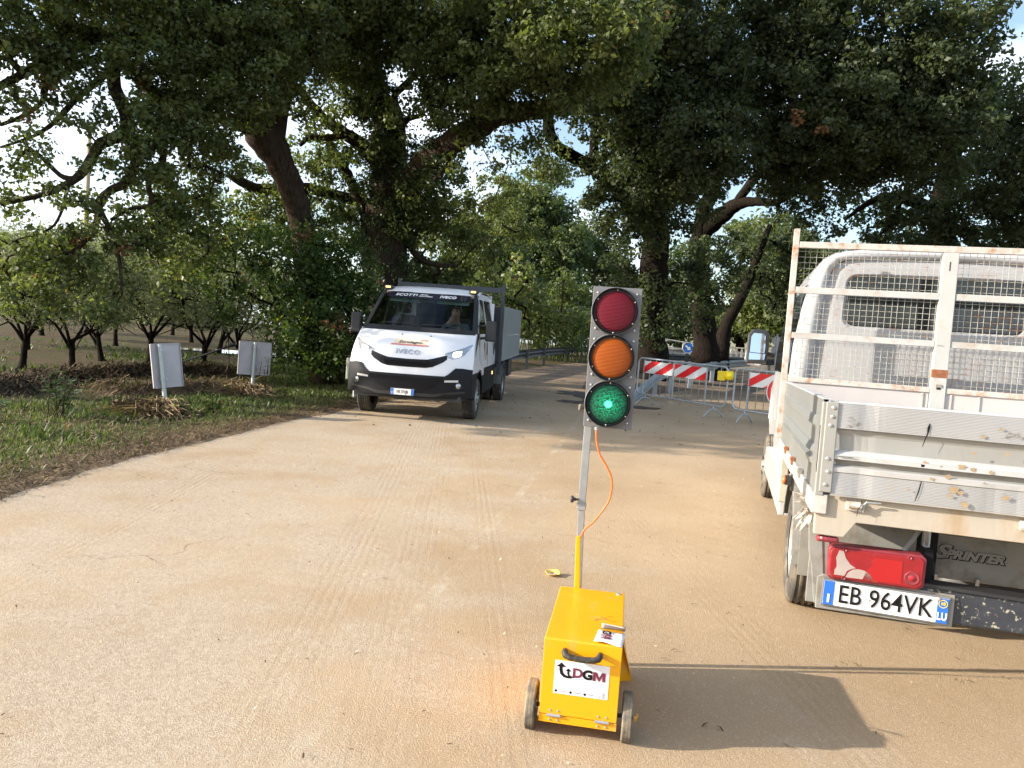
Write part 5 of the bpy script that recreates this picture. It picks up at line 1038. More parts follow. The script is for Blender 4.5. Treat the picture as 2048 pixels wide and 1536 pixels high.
# side skins with door openings
def yf(z): return FY(W(z), z)
def srow(mb, sgn, rows, dx=0.):
    """rows: (z, y0, y1)"""
    mb.grid([[(sgn*(W(z)+dx-.012*max(0, (y-1.2))), y, z) for y in np.linspace(a, b, 15)] for z, a, b in rows])
arch = lambda z: math.sqrt(max(0, .45**2-(z-.36)**2)) if z < .81 else 0
for sg in (-1, 1):
    mb = MB()
    za = [.72, .74, .76, .78, .795, .81]
    srow(mb, sg, [(z, yf(z), .02-arch(z)) for z in za]); srow(mb, sg, [(z, .02+arch(z), 2.10) for z in za])
    srow(mb, sg, [(z, yf(z), 2.10) for z in np.linspace(.81, 1.42, 9)])
    # pillars round the two windows
    srow(mb, sg, [(z, yf(z), max(yf(z)+.04, min(-.05+.78*(z-1.42)/.58*.75, .5))) for z in np.linspace(1.42, 2.0, 6)])
    srow(mb, sg, [(z, .88, 1.02) for z in np.linspace(1.42, 2.0, 4)]); srow(mb, sg, [(z, 1.86, 2.10) for z in np.linspace(1.42, 2.0, 4)])
    srow(mb, sg, [(2.0, yf(2.0), 2.10), (2.04, yf(2.04), 2.10), (2.075, .42, 2.10), (2.11, .44, 2.10)])
    mb.build('side_panel', M_dwhite, D, smooth=True)
    mb = MB(); 
    zl = [.40, .50, .60, .68, .72]
    srow(mb, sg, [(z, .02+arch(z), 2.10) for z in zl], .004); srow(mb, sg, [(z, .53, 2.10) for z in (.72, .84)], .004); mb.build('lower_cladding', M_bump, D)
    mb = MB(); n = 22; rows = []
    for k in range(n+1):
        a = math.pi*k/n; r0, r1 = .45, .47; z0 = .36; 
        if z0+r1*math.sin(a) < .38: continue
        rows.append([(sg*(W(.7)+.012), .02-math.cos(a)*r0, z0+math.sin(a)*r0), (sg*(W(.7)+.012), .02-math.cos(a)*r1, z0+math.sin(a)*r1)])
    mb.grid(rows)
    rows = [[(sg*(W(.7)-e), .02-math.cos(math.pi*k/n)*.45, .36+math.sin(math.pi*k/n)*.45) for e in (0, .35)] for k in range(n+1)]; mb.grid(rows); mb.build('wheel_arch', M_bump, D)
    # doors
    for nm, y0, y1, hy in (('front_door', -.02, .90, .80), ('rear_door', .94, 1.90, 1.80)):
        dr = MB(); srow(dr, sg, [(z, y0+(.0 if z > .87 else .40 if nm == 'front_door' else 0), y1) for z in np.linspace(.87, 1.41, 6)], .006); do = dr.build(nm, M_dwhite, D, smooth=True)
        g = MB(); srow(g, sg, [(z, y1-.002, y1+.014) for z in np.linspace(.50, 2.0, 10)], .0075); g.build('door_gap', M_ink, do)
        h = MB(); h.add([(sg*(W(1.15)+.013), hy-.07*math.cos(a)*(1 if math.cos(a) < 0 else .8), 1.15+.13*math.sin(a)) for a in np.linspace(0, 2*math.pi, 21)[:-1]], [tuple(range(20))]); h.build('handle', M_black, do, thick=.006)
    for y0, y1 in ((None, .86), (1.04, 1.84)):
        g = MB(); srow(g, sg, [(z, (-.03+.62*(z-1.42)/.56 if y0 is None else y0), y1) for z in np.linspace(1.44, 1.98, 6)], -.004); g.build('side_window', M_dglass, D)
# rear wall of the cab with a window
mb = MB(); mb.bb(-.84, .84, 2.10, 2.115, 1.98, 2.12); mb.bb(-.94, .94, 2.10, 2.115, .5, 1.45); mb.bb(-.9, -.62, 2.10, 2.115, 1.45, 1.98); mb.bb(.62, .9, 2.10, 2.115, 1.45, 1.98); mb.build('cab_rear_wall', M_dwhite, D)
mb = MB(); mb.bb(-.62, .62, 2.104, 2.110, 1.45, 1.98); mb.build('rear_window', M_dglass, D)
# A-pillars, cowl
for sg in (-1, 1):
    mb = MB(); rows = []
    for z in np.linspace(1.42, 2.06, 9):
        w1 = W(z); rows.append([(sg*w1*u, FY(w1*u, z)-.004, z) for u in (.925, .95, .975, 1.0)]+[(sg*(w1+.003), FY(w1, z)+.09, z)])
    mb.grid(rows); mb.build('a_pillar', M_black, D, smooth=True)
    # mirrors
    mr = empty('wing_mirror', (sg*1.02, .02, 1.45)); mr.parent = D
    mb = MB(); mb.bb(sg*.03, sg*.20, -.10, .04, -.14, .20); mb.build('housing', M_black, mr, bevel=.03, seg=3)
    mb = MB(); mb.bb(sg*.05, sg*.18, .042, .046, -.10, .17); mb.build('mirror_glass', M_lampc, mr)
    mb = MB(); mb.tube([(-sg*.10, .02, .10), (sg*.06, -.03, .12)], .020, 8); mb.tube([(-sg*.10, .02, -.11), (sg*.06, -.03, -.08)], .020, 8); mb.build('arms', M_black, mr)
    # black triangle in front of the door
    mb = MB(); srow(mb, sg, [(1.06, -.52, -.50), (1.2, -.42, -.30), (1.34, -.30, -.10), (1.43, -.20, .02)], .005); mb.build('fender_trim', M_black, D)
mb = MB(); panel(mb, sym([(0, 1.40, 1.475), (.85, 1.40, 1.475), (.93, 1.40, 1.46)]), 2, .006); mb.build('cowl', M_black, D, smooth=True)
mb = MB(); rows = [[(u*W(z)*.93, FY(u*W(z)*.93, z)-.002, z) for z in np.linspace(1.46, 2.05, 8)] for u in np.linspace(-1, 1, 21)]; mb.grid(rows); mb.build('windscreen', M_dglass, D, smooth=True)
M_band = mat('sunstrip', (.008, .007, .020), .3)
mb = MB(); panel(mb, sym([(0, 1.945, 2.045), (.60, 1.95, 2.045), (.72, 1.955, 2.04)]), 3, .006); sb = mb.build('sunstrip', M_band, D, smooth=True)
slope = math.atan2(.70, .59)
def onscreen(x, z, o=.013): return TR(x, FY(x, z)-o, z) @ RX(math.pi/2-slope+.02)
text('lettering', 'SCOTTI', .086, M_swhite, sb, onscreen(-.37, 1.995), .001, .0025, .25, sx=1.15, spacing=1.1)
text('lettering', 'VEICOLI', .033, M_swhite, sb, onscreen(-.07, 2.012), .001, .001, .2, sx=1.15); text('lettering', 'INDUSTRIALI', .035, M_swhite, sb, onscreen(-.035, 1.985), .001, .001, .2, sx=1.15)
text('lettering', 'IVECO', .085, M_swhite, sb, onscreen(.345, 1.993), .001, .004, .15, sx=1.05, spacing=1.12)
for x0, x1, z0, z1, rx in ((-.62, .02, 1.50, 1.44, 0), (0.05, .72, 1.50, 1.44, 0)):
    mb = MB(); P = [(x0+(x1-x0)*t, FY(x0+(x1-x0)*t, 1.49+.035*math.sin(t*3))-.022, 1.515-.03*t+.02*math.sin(t*3.1)) for t in np.linspace(0, 1, 9)]; mb.tube(P, .006, 5); mb.tube([P[-1], (x1, FY(x1, 1.44)-.012, 1.44)], .008, 5); mb.build('wiper', M_black, D)
# grille
G1 = sym([(0, .862, .985), (.30, .866, .992), (.40, .885, 1.015), (.55, .965, 1.062), (.60, 1.01, 1.075)])
mb = MB(); panel(mb, G1, 5, .005, 40); gr = mb.build('grille', M_bump, D, smooth=True)
mb = MB(); panel(mb, sym([(0, .878, .965), (.36, .886, .968), (.46, .93, .985)]), 5, .008, 30); mb.build('grille_opening', M_ink, gr)
for z in (.892, .917, .942): mb = MB(); mb.grid([[(x, FY(x, z)-.016, z-.004), (x, FY(x, z)-.022, z+.004), (x, FY(x, z)-.010, z+.010)] for x in np.linspace(-.36, .36, 25)]); mb.build('slat', M_bump, gr)
# headlights
for sg in (-1, 1):
    cols = [(.56, 1.085, 1.10), (.62, 1.035, 1.125), (.68, 1.015, 1.145), (.76, 1.035, 1.175), (.84, 1.09, 1.21), (.90, 1.17, 1.245), (.935, 1.235, 1.26)]
    c2 = cols if sg > 0 else [(-x, a, b) for x, a, b in reversed(cols)]
    mb = MB(); panel(mb, c2, 4, .004, 16); hl = mb.build('headlight', M_lampc, D, smooth=True)
    cols = [(.675, 1.06, 1.115), (.71, 1.045, 1.135), (.76, 1.052, 1.145), (.80, 1.085, 1.15)]; c2 = cols if sg > 0 else [(-x, a, b) for x, a, b in reversed(cols)]
    mb = MB(); panel(mb, c2, 4, .009, 12); mb.build('lit_reflector', M_lamp, hl, smooth=True)
# bumper
mb = MB(); zb = [.37, .41, .46, .60, .70, .755]
rows = []
for u in np.linspace(-1, 1, 41):
    top = .755 if abs(u) < .62 else .755+.13*min(1, (abs(u)-.62)/.13); top -= .02*max(0, abs(u)-.85)/.15; bot = .40+.02*abs(u)**4
    rows.append([(u*(W(z)+.006), FY(u*W(z), z)-.030+(.03 if z < .40 else 0)+(.012 if z > top-.03 else 0), z) for z in np.linspace(bot, top, 9)])
mb.grid(rows)
for sg in (-1, 1):
    for q in (0,):
        rr_ = [[(sg*(W(z)+.008), y, z) for y in np.linspace(yf(z)-.03, -.02-math.sqrt(max(0, .46**2-(z-.36)**2)), 6)] for z in np.linspace(.42, .80, 8)]; mb.grid(rr_)
bp = mb.build('bumper', M_bump, D, smooth=True)
mb = MB(); panel(mb, sym([(0, .525, .715), (.30, .525, .715), (.42, .56, .72), (.58, .70, .725)]), 6, .044, 30); mb.build('lower_intake', M_ink, bp)
mb = MB(); panel(mb, sym([(0, .425, .475), (.45, .425, .475), (.60, .47, .505), (.9, .50, .53)]), 2, .037, 30); mb.build('bumper_lip', M_black, bp, smooth=True)
for z in (.57, .62, .67): mb = MB(); mb.grid([[(x, FY(x, z)-.042, z-.003), (x, FY(x, z)-.045, z+.003)] for x in np.linspace(-.40, .40, 21)]); mb.build('intake_slat', M_bump, bp)
for sg in (-1, 1):
    c = [(.60, .665, .695), (.80, .672, .705)]; c = c if sg > 0 else [(-x, a, b) for x, a, b in reversed(c)]
    mb = MB(); panel(mb, c, 1, .037, 6); mb.build('reflector_strip', M_drl, bp)
    x = sg*.80; fo = MB(); fo.lathe([(.060, 0), (.060, .010), (.046, .004)], 20, TR(x, FY(x, .615)-.022, .615) @ RZ(sg*.55) @ RX(math.pi/2)); fg = fo.build('fog_lamp', M_black, bp)
    fo = MB(); fo.lathe([(.044, 0), (.040, .012), (.001, .018)], 20, TR(x, FY(x, .615)-.024, .615) @ RZ(sg*.55) @ RX(math.pi/2)); fo.build('fog_lens', M_lampc, fg, smooth=True)
plate(D, TR(-.03, -1.095, .478), .355, .090, 'FX 371JB', size=.070, sx=.66)
M_badge = mat('badge_grey', (.42, .45, .50), .35, .3)
sl2 = math.atan2(.06, .12)
text('badge', 'IVECO', .105, M_badge, D, TR(-.012, FY(0, 1.085)-.006, 1.09) @ RX(math.pi/2-.45), .003, .003, 0, sx=1.15, spacing=1.16)
# bonnet sticker
M_cream = mat('sticker_cream', (.74, .62, .48), .4, var=.04); M_sred = mat('sticker_red', (.62, .16, .12), .4)
mb = MB(); cs = [(-.27, 1.195, 1.285), (.27, 1.195, 1.285)]; panel(mb, cs, 3, .004, 10); st = mb.build('bonnet_sticker', M_cream, D)
mb = MB(); panel(mb, [(-.31, 1.185, 1.203), (.285, 1.185, 1.203)], 1, .006, 10); mb.build('sticker_stripe', M_sred, st)
tilt_b = RX(math.pi/2-.72)
text('lettering', 'Eurolegno', .078, M_dark, st, TR(-.01, FY(0, 1.235)-.013, 1.238) @ tilt_b, .0008, .0008, .3, sx=1.15)
text('lettering', 'LESSER', .035, M_sred, st, TR(.19, FY(.19, 1.272)-.013, 1.275) @ tilt_b, .0006, .0008, .3, sx=1.1)
for x in (-.19, .27): mb = MB(); mb.lathe([(.012, 0), (.010, .008), (.001, .01)], 10, TR(x, FY(x, 1.345)-.001, 1.345) @ RX(.9)); mb.build('washer_jet', M_ink, D)
mb = MB(); mb.bb(W(1.1)+.009, W(1.1)+.013, .50, .74, .98, 1.28); ds = mb.build('door_sticker', mat('door_sticker', (.48, .36, .33), .5, var=.3, vs=40), D)
mb = MB(); mb.bb(W(1.1)+.013, W(1.1)+.015, .52, .72, .98, 1.0); mb.build('sticker_stripe', M_sred, ds)
mb = MB(); mb.bb(W(.8)+.004, W(.8)+.014, 1.62, 1.70, .665, .725); mb.build('side_marker', M_mark, D)
# roof marker lamps
for sx in (-1, 1):
    mb = MB(); mb.bb(sx*.74-.075, sx*.74+.075, .40, .56, 2.085, 2.15); lm = mb.build('roof_lamp', M_black, D, bevel=.025)
    mb = MB(); mb.bb(sx*.74-.045, sx*.74+.045, .385, .41, 2.10, 2.135); mb.build('lit_bulb', M_mark, lm, bevel=.01)
# interior
mb = MB(); mb.bb(-.82, .82, -.30, .10, 1.10, 1.43); mb.bb(-.80, .80, -.34, -.05, 1.38, 1.46); mb.build('dashboard', M_int, D, bevel=.03)
mb = MB(); mb.bb(-.10, .12, -.22, -.02, 1.462, 1.468); mb.build('paper_on_dashboard', M_swhite, D)
for x in (-.52, -.08, .45):
    mb = MB(); mb.bb(x-.21, x+.21, .72, .84, 1.00, 1.66); mb.bb(x-.22, x+.22, .32, .78, .92, 1.06); mb.bb(x-.12, x+.12, .73, .82, 1.68, 1.88); mb.build('seat', M_int, D, bevel=.04)
mb = MB(); mb.bb(-.85, .85, 1.60, 1.72, .95, 1.62); mb.build('rear_bench', M_int, D, bevel=.04)
mb = MB(); mb.bb(-.9, .9, -.2, 2.08, .86, .90); mb.build('cab_floor', M_int, D)
M_visor = mat('sun_visor', (.20, .30, .32), .6)
for x0, x1 in ((-.66, -.14), (.15, .70)): mb = MB(); mb.box(((x0+x1)/2, .28, 1.925), (x1-x0, .012, .11), RX(-.5).to_3x3()); mb.build('sun_visor', M_visor, D)
mb = MB(); mb.bb(-.12, .12, .20, .24, 1.88, 1.97); mb.build('rear_view_mirror', M_black, D, bevel=.01)
mb = MB(); M = TR(.45, .22, 1.36) @ RX(math.radians(65)); mb.tube([M @ Vector((.19*math.cos(a), .19*math.sin(a), 0)) for a in np.linspace(0, 6.283, 25)], .014, 6); mb.build('steering_wheel', M_black, D)
# headboard
M_frame = mat('headboard_grey', (.045, .052, .062), .5, var=.1)
hb = empty('headboard', (0, 2.32, 0)); hb.parent = D
for x in (-1.03, 1.03): mb = MB(); mb.bb(x-.03, x+.03, -.03, .03, .62, 2.37); mb.build('post', M_frame, hb, bevel=.004)
mb = MB(); mb.bb(-1.0, 1.0, -.028, .028, 2.20, 2.30); mb.build('top_rail', M_frame, hb, bevel=.004)
mb = MB(); mb.bb(-1.0, 1.0, -.024, .024, 1.30, 1.36); mb.bb(-1.0, 1.0, -.024, .024, .86, .95); mb.build('cross_rail', M_frame, hb)
mb = MB(); mb.bb(-1.0, 1.0, -.008, .008, .95, 1.30); mb.build('lower_sheet', M_frame, hb)
mb = MB()
for k in range(24): mb.bb(-.97+k*.0843, -.97+k*.0843+.006, -.004, .002, 1.36, 2.20)
for k in range(10): mb.bb(-1.0, 1.0, -.006, .0, 1.42+k*.08, 1.425+k*.08)
mb.build('wire_mesh', M_frame, hb)
# load box
bx = empty('load_box', (0, 0, 0)); bx.parent = D
for sg in (-1, 1):
    mb = MB(); mb.bb(sg*1.03, sg*1.06, 2.50, 6.10, .92, 1.37); mb.bb(sg*1.03, sg*1.06, 2.50, 6.10, 1.385, 1.95); sd = mb.build('side_board', M_boxg, bx, bevel=.004)
    mb = MB(); mb.bb(sg*1.061, sg*1.075, 2.45, 6.12, .88, .925); mb.bb(sg*1.061, sg*1.071, 2.45, 2.50, .90, 1.93); mb.bb(sg*1.061, sg*1.071, 6.06, 6.12, .90, 1.95); mb.bb(sg*1.061, sg*1.071, 2.5, 6.1, 1.40, 1.42)
    for k in range(8): mb.bb(sg*1.061, sg*1.066, 2.5, 6.06, 1.50+k*.055, 1.503+k*.055)
    mb.build('edge_rail', mat('pale_edge', (.40, .44, .46), .4, .4), sd)
mb = MB(); mb.bb(-1.03, 1.03, 6.10, 6.13, .90, 1.95); mb.build('tail_board', M_boxg, bx); mb = MB(); mb.bb(-1.03, 1.03, 2.45, 6.1, .86, .92); mb.build('floor', M_boxg, bx)
mb = MB(); mb.bb(-1.03, 1.03, 2.48, 2.51, .92, 1.93); mb.build('front_board', M_frame, bx)
# chassis, mudguards, wheels
mb = MB(); mb.bb(-.42, -.34, -.6, 6.0, .50, .68); mb.bb(.34, .42, -.6, 6.0, .50, .68); mb.bb(-.8, .8, -.05, .05, .30, .42); mb.bb(-.75, .75, 3.38, 3.48, .30, .40); mb.bb(-.85, .85, -.9, -.2, .36, .44); mb.bb(-.25, .25, -.3, .6, .30, .5); mb.bb(-.9, .9, 5.6, 5.75, .50, .60); mb.build('chassis', M_dark, D)
mb = MB(); mb.bb(.70, 1.0, 4.55, 5.2, .45, .80); mb.bb(.60, .95, 2.25, 2.85, .42, .75); mb.build('tool_box', M_dark, D, bevel=.01)
for sg in (-1, 1):
    rows = [[(sg*x, 3.43-math.cos(a)*.44, .36+math.sin(a)*.46) for x in (.55, 1.02)] for a in np.linspace(.05, 3.0, 14)]; mb = MB(); mb.grid(rows); mb.build('mudguard', mat('mudguard_grey', (.16, .17, .17), .6), D, thick=.012)
    mb = MB(); mb.bb(sg*.60, sg*1.0, 3.90, 3.91, .18, .55); mb.build('mudflap', M_rubber, D)
    wheel(D, sg*.875, 0, .345, .205, sg); wheel(D, sg*.93, 3.43, .345, .19, sg, dual=True); wheel(D, sg*.69, 3.43, .345, .19, sg, dual=True)

# driver
P = empty('person', (-1.58, 13.25, gz(13.25)), (.024, 0, math.radians(-5.5))); P.scale = (s_, s_, s_); tag(P, 'driver with short dark hair at the wheel of the oncoming truck, one hand raised', 'person')
def skinned(name, verts, edges, radii, m, parent, sub=2, root=0):
    me = bpy.data.meshes.new(name); me.from_pydata(verts, edges, []); o = bpy.data.objects.new(name, me); COL.objects.link(o); o.parent = parent; me.materials.append(m)
    sk_ = o.modifiers.new('skin', 'SKIN'); 
    lay = me.skin_vertices[0].data if me.skin_vertices else None
    if lay is None: return o
    for i, r in enumerate(radii): lay[i].radius = (r, r) if not isinstance(r, tuple) else r
    lay[root].use_root = True
    sb_ = o.modifiers.new('sub', 'SUBSURF'); sb_.levels = sub; sb_.render_levels = sub; sk_.use_smooth_shade = True; return o
M_skin = mat('skin', (.42, .24, .17), .5, var=.06); M_shirt = mat('grey_blue_shirt', (.10, .13, .17), .8, var=.3, vs=12); M_hair = mat('hair', (.03, .022, .018), .7)
V = [(.45, .62, 1.06), (.45, .62, 1.24), (.45, .58, 1.44), (.45, .55, 1.56), (.45, .52, 1.63), (.45, .47, 1.695), (.45, .475, 1.77), (.45, .495, 1.845),
     (.62, .56, 1.51), (.70, .40, 1.30), (.60, .27, 1.40), (.57, .235, 1.45), (.28, .55, 1.51), (.22, .36, 1.36), (.35, .335, 1.56), (.39, .365, 1.61), (.57, .38, 1.10), (.33, .38, 1.10), (.58, .12, 1.12), (.32, .12, 1.12), (.45, .375, 1.755)]
Ed = [(0, 1), (1, 2), (2, 3), (3, 4), (4, 5), (5, 6), (6, 7), (2, 8), (8, 9), (9, 10), (10, 11), (2, 12), (12, 13), (13, 14), (14, 15), (0, 16), (0, 17), (16, 18), (17, 19), (6, 20)]
Rr = [.14, .13, (.16, .11), .075, .058, .082, .098, .074, .062, .043, .030, .030, .062, .043, .030, .030, .085, .085, .06, .06, .016]
for hand, dirs in ((11, [(-.03, -.02, .05), (-.015, -.035, .055), (.0, -.04, .05), (.02, -.035, .04), (-.045, .01, .03)]), (15, [(.03, .02, .055), (.015, .0, .065), (.0, -.01, .06), (-.02, -.01, .045), (.04, .025, .015)])):
    for d in dirs:
        b = V[hand]; V.append((b[0]+d[0]*.6, b[1]+d[1]*.6, b[2]+d[2]*.6)); V.append((b[0]+d[0], b[1]+d[1]*.7, b[2]+d[2]*1.15)); n = len(V); Ed += [(hand, n-2), (n-2, n-1)]; Rr += [.010, .008]
body_ = skinned('body', V, Ed, Rr, M_skin, P)
ks = [0, 1, 2, 3, 8, 9, 10, 12, 13, 14]; ix = {k: i for i, k in enumerate(ks)}
skinned('shirt', [V[k] for k in ks], [(ix[a], ix[b]) for a, b in Ed if a in ix and b in ix], [{0: .155, 1: .145, 2: (.175, .125), 3: .08, 8: .075, 9: .056, 10: .042, 12: .075, 13: .056, 14: .042}[k] for k in ks], M_shirt, P)
mb = MB(); rows = []
for i in range(9):
    ph = math.pi/2*i/8*1.25; rows.append([(.45+.094*math.sin(ph)*math.cos(a), .50+.104*math.sin(ph)*math.sin(a), 1.805+.078*math.cos(ph)+(.035 if math.sin(a) < -.2 else -.01)*(ph > 1.2)) for a in np.linspace(0, 6.283, 19)])
mb.grid(rows); mb.build('hair', M_hair, P, smooth=True)
mb = MB()
for sx in (-1, 1): mb.lathe([(.012, -.006), (.010, .004), (.001, .006)], 10, TR(.45+sx*.030, .388, 1.775) @ RX(math.pi/2))
mb.build('eyes', M_ink, P)
# ------------------------------------------------------------------ parked flatbed seen from behind (local: X right, Y forwards, origin under the rear left corner of the bed)
T2 = empty('parked_flatbed', (1.317, 3.236, 0), (0, 0, math.radians(-15.65)))
tag(T2, 'dirty white crew-cab flatbed with aluminium sides parked at the right, seen from behind', 'truck')
M_cabw = mat('van_white', (.50, .51, .53), .3, var=.03, coat=.5)
M_alu = mat('dull_aluminium', (.31, .31, .295), .5, .15, var=.07, vs=3, dirt=((.40, .34, .25), .60, .80, 2.4))
M_aluw = mat('bright_aluminium', (.50, .505, .51), .42, .2, var=.05, vs=4, dirt=((.45, .38, .28), .62, .74, 3.5))
def ribbed():
    m, nt, b, o = new_mat('ribbed_aluminium'); P = N(nt, 'TexCoord').outputs['Object']
    wv = N(nt, 'TexWave'); wv.wave_type = 'BANDS'; wv.bands_direction = 'Z'; wv.inputs['Scale'].default_value = 52; wv.inputs['Distortion'].default_value = 0; nt.links.new(P, wv.inputs['Vector'])
    c = mixc(nt, ramp(nt, wv.outputs['Fac'], .1, .9), (.38, .38, .375), (.46, .465, .47)); c = mixc(nt, ramp(nt, noise(nt, 2.2, 6, .65, P), .60, .78), c, (.46, .37, .26))
    c = mixc(nt, ramp(nt, noise(nt, 7, 5, .7, P, (.5, 1, 1)), .66, .70), c, (.25, .23, .20))
    nt.links.new(c, b.inputs['Base Color']); b.inputs['Metallic'].default_value = .4; b.inputs['Roughness'].default_value = .42; nt.links.new(bumpn(nt, wv.outputs['Fac'], .35, .003), b.inputs['Normal']); return m
M_rib = ribbed()
M_oldw = mat('weathered_white_steel', (.45, .445, .43), .5, var=.07, vs=4, dirt=((.34, .26, .17), .52, .74, 5), bump=.15, bs=40)
M_dirtw = mat('mud_streaked_white', (.42, .38, .32), .6, var=.1, vs=6, dirt=((.36, .28, .19), .46, .66, 6), bump=.3, bs=30, stretch=(1, 1, .35))
M_rusty = mat('rust_bitten_white', (.49, .45, .41), .55, var=.1, vs=14, dirt=((.34, .17, .08), .50, .70, 16), bump=.2, stretch=(1, 1, 1))
M_rust = mat('bare_rust', (.26, .10, .045), .85, var=.35, vs=30)
M_under = mat('grey_underbody', (.24, .235, .215), .7, var=.15, vs=5, dirt=((.16, .14, .11), .5, .7, 9))
M_speck = mat('mud_spattered_bar', (.030, .034, .045), .5, var=.3, vs=10, dirt=((.38, .36, .28), .57, .64, 42))
WD = 1.94; ZB, ZT = .930, 1.330; LB = 2.33
# tailgate profile: folded aluminium planks
prof = [(1.330, .0), (1.322, -.004), (1.216, -.004), (1.210, .014), (1.186, .022), (1.124, .020), (1.116, .004), (1.104, -.010), (1.086, -.010), (1.080, .012), (1.062, .016), (1.056, .004), (1.050, -.008), (1.032, -.006), (1.028, -.002), (.936, -.002), (.930, .0)]
mats_by = [M_aluw, M_rib, M_alu, M_alu, M_alu, M_aluw, M_aluw, M_aluw, M_alu, M_under, M_alu, M_aluw, M_aluw, M_alu, M_rib, M_aluw]
tg = empty('tailgate', (0, 0, 0)); tg.parent = T2
def dent(x, z): return math.sin(x*9+z*30)+1.2*math.sin(x*23+z*17)*math.exp(-((x-.12)**2)*60)+2.2*math.exp(-((x-.17)**2)*900)+1.8*math.exp(-((x-.66)**2)*700)*(z < 1.05)+1.5*math.exp(-((x-.74)**2)*900)*(z < 1.05)
def planks(parent, prof, mats_, x0, x1, fn, n=70, wave=.0022):
    done = {}
    for i, m in enumerate(mats_):
        done.setdefault(m.name, [m, MB()])[1].grid([[fn(x, prof[i][1]+wave*dent(x, prof[i][0]), prof[i][0]), fn(x, prof[i+1][1]+wave*dent(x, prof[i+1][0]), prof[i+1][0])] for x in np.linspace(x0, x1, n)])
    return done
for k, (m, mb_) in planks(tg, prof, mats_by, .055, WD-.055, lambda x, y, z: (x, y, z)).items():
    mb_.build('plank' if 'rib' in k else 'fold', m, tg, thick=.0015)
mb = MB(); mb.bb(.055, WD-.055, .024, .030, ZB, ZT); mb.build('inner_skin', M_alu, tg)
for x0 in (.008, WD-.058):
    mb = MB(); mb.bb(x0, x0+.050, -.014, -.006, ZB+.012, ZT-.006); cp = mb.build('end_strip', M_alu, tg, bevel=.004)
    mb = MB()
    for z in (1.300, 1.262, 1.225, 1.085, 1.030, .975): mb.lathe([(.0085, 0), (.008, .002), (.005, .005), (.0025, .0055), (.0022, .003), (.001, .003)], 12, TR(x0+.026+.003*math.sin(z*50), -.014, z) @ RX(math.pi/2))
    mb.build('rivets', M_bolt, cp)
# black drips of sealant and mud splats on the tailgate
mb = MB()
def drip(P, w_, y):
    ribbon(mb, P, w_, y)
drip([(.405, 1.268), (.402, 1.250), (.400, 1.225), (.392, 1.20), (.385, 1.17)], [.004, .010, .005, .004, .002], -.0075)
drip([(.392, 1.100), (.392, 1.090)], [.014, .010], -.014); drip([(.395, 1.030), (.388, .985), (.378, .945)], [.004, .005, .002], -.0065)
drip([(.180, .925), (.178, .90), (.168, .885), (.166, .855)], [.003, .003, .003, .002], -.0045)
mb.build('black_drips', M_ink, tg)
mb = MB()
for x, z, r in [(.535, 1.105, .016), (.575, 1.100, .012), (.64, 1.095, .010), (.49, 1.06, .013), (.515, 1.01, .018), (.54, 1.00, .012), (.50, .985, .010), (.56, .955, .016), (.40, 1.108, .010), (.46, 1.10, .006), (.43, 1.045, .008), (.62, 1.05, .005), (.70, 1.0, .014), (.35, .99, .006), (.66, 1.27, .008), (.60, 1.235, .01), (.57, 1.165, .008), (.69, 1.175, .009)]:
    mb.add([(x+r*rnd.uniform(.6, 1.25)*math.cos(a), -.0125, z+.75*r*rnd.uniform(.6, 1.25)*math.sin(a)) for a in np.linspace(0, 6.283, 13)[:-1]], [tuple(range(12))])
mb.build('mud_splats', mat('tan_mud', (.34, .25, .15), .9, var=.15, vs=30), tg)
mb = MB(); mb.bb(.07, .13, -.016, -.012, 1.098, 1.10); mb.build('scrape', M_ink, tg)
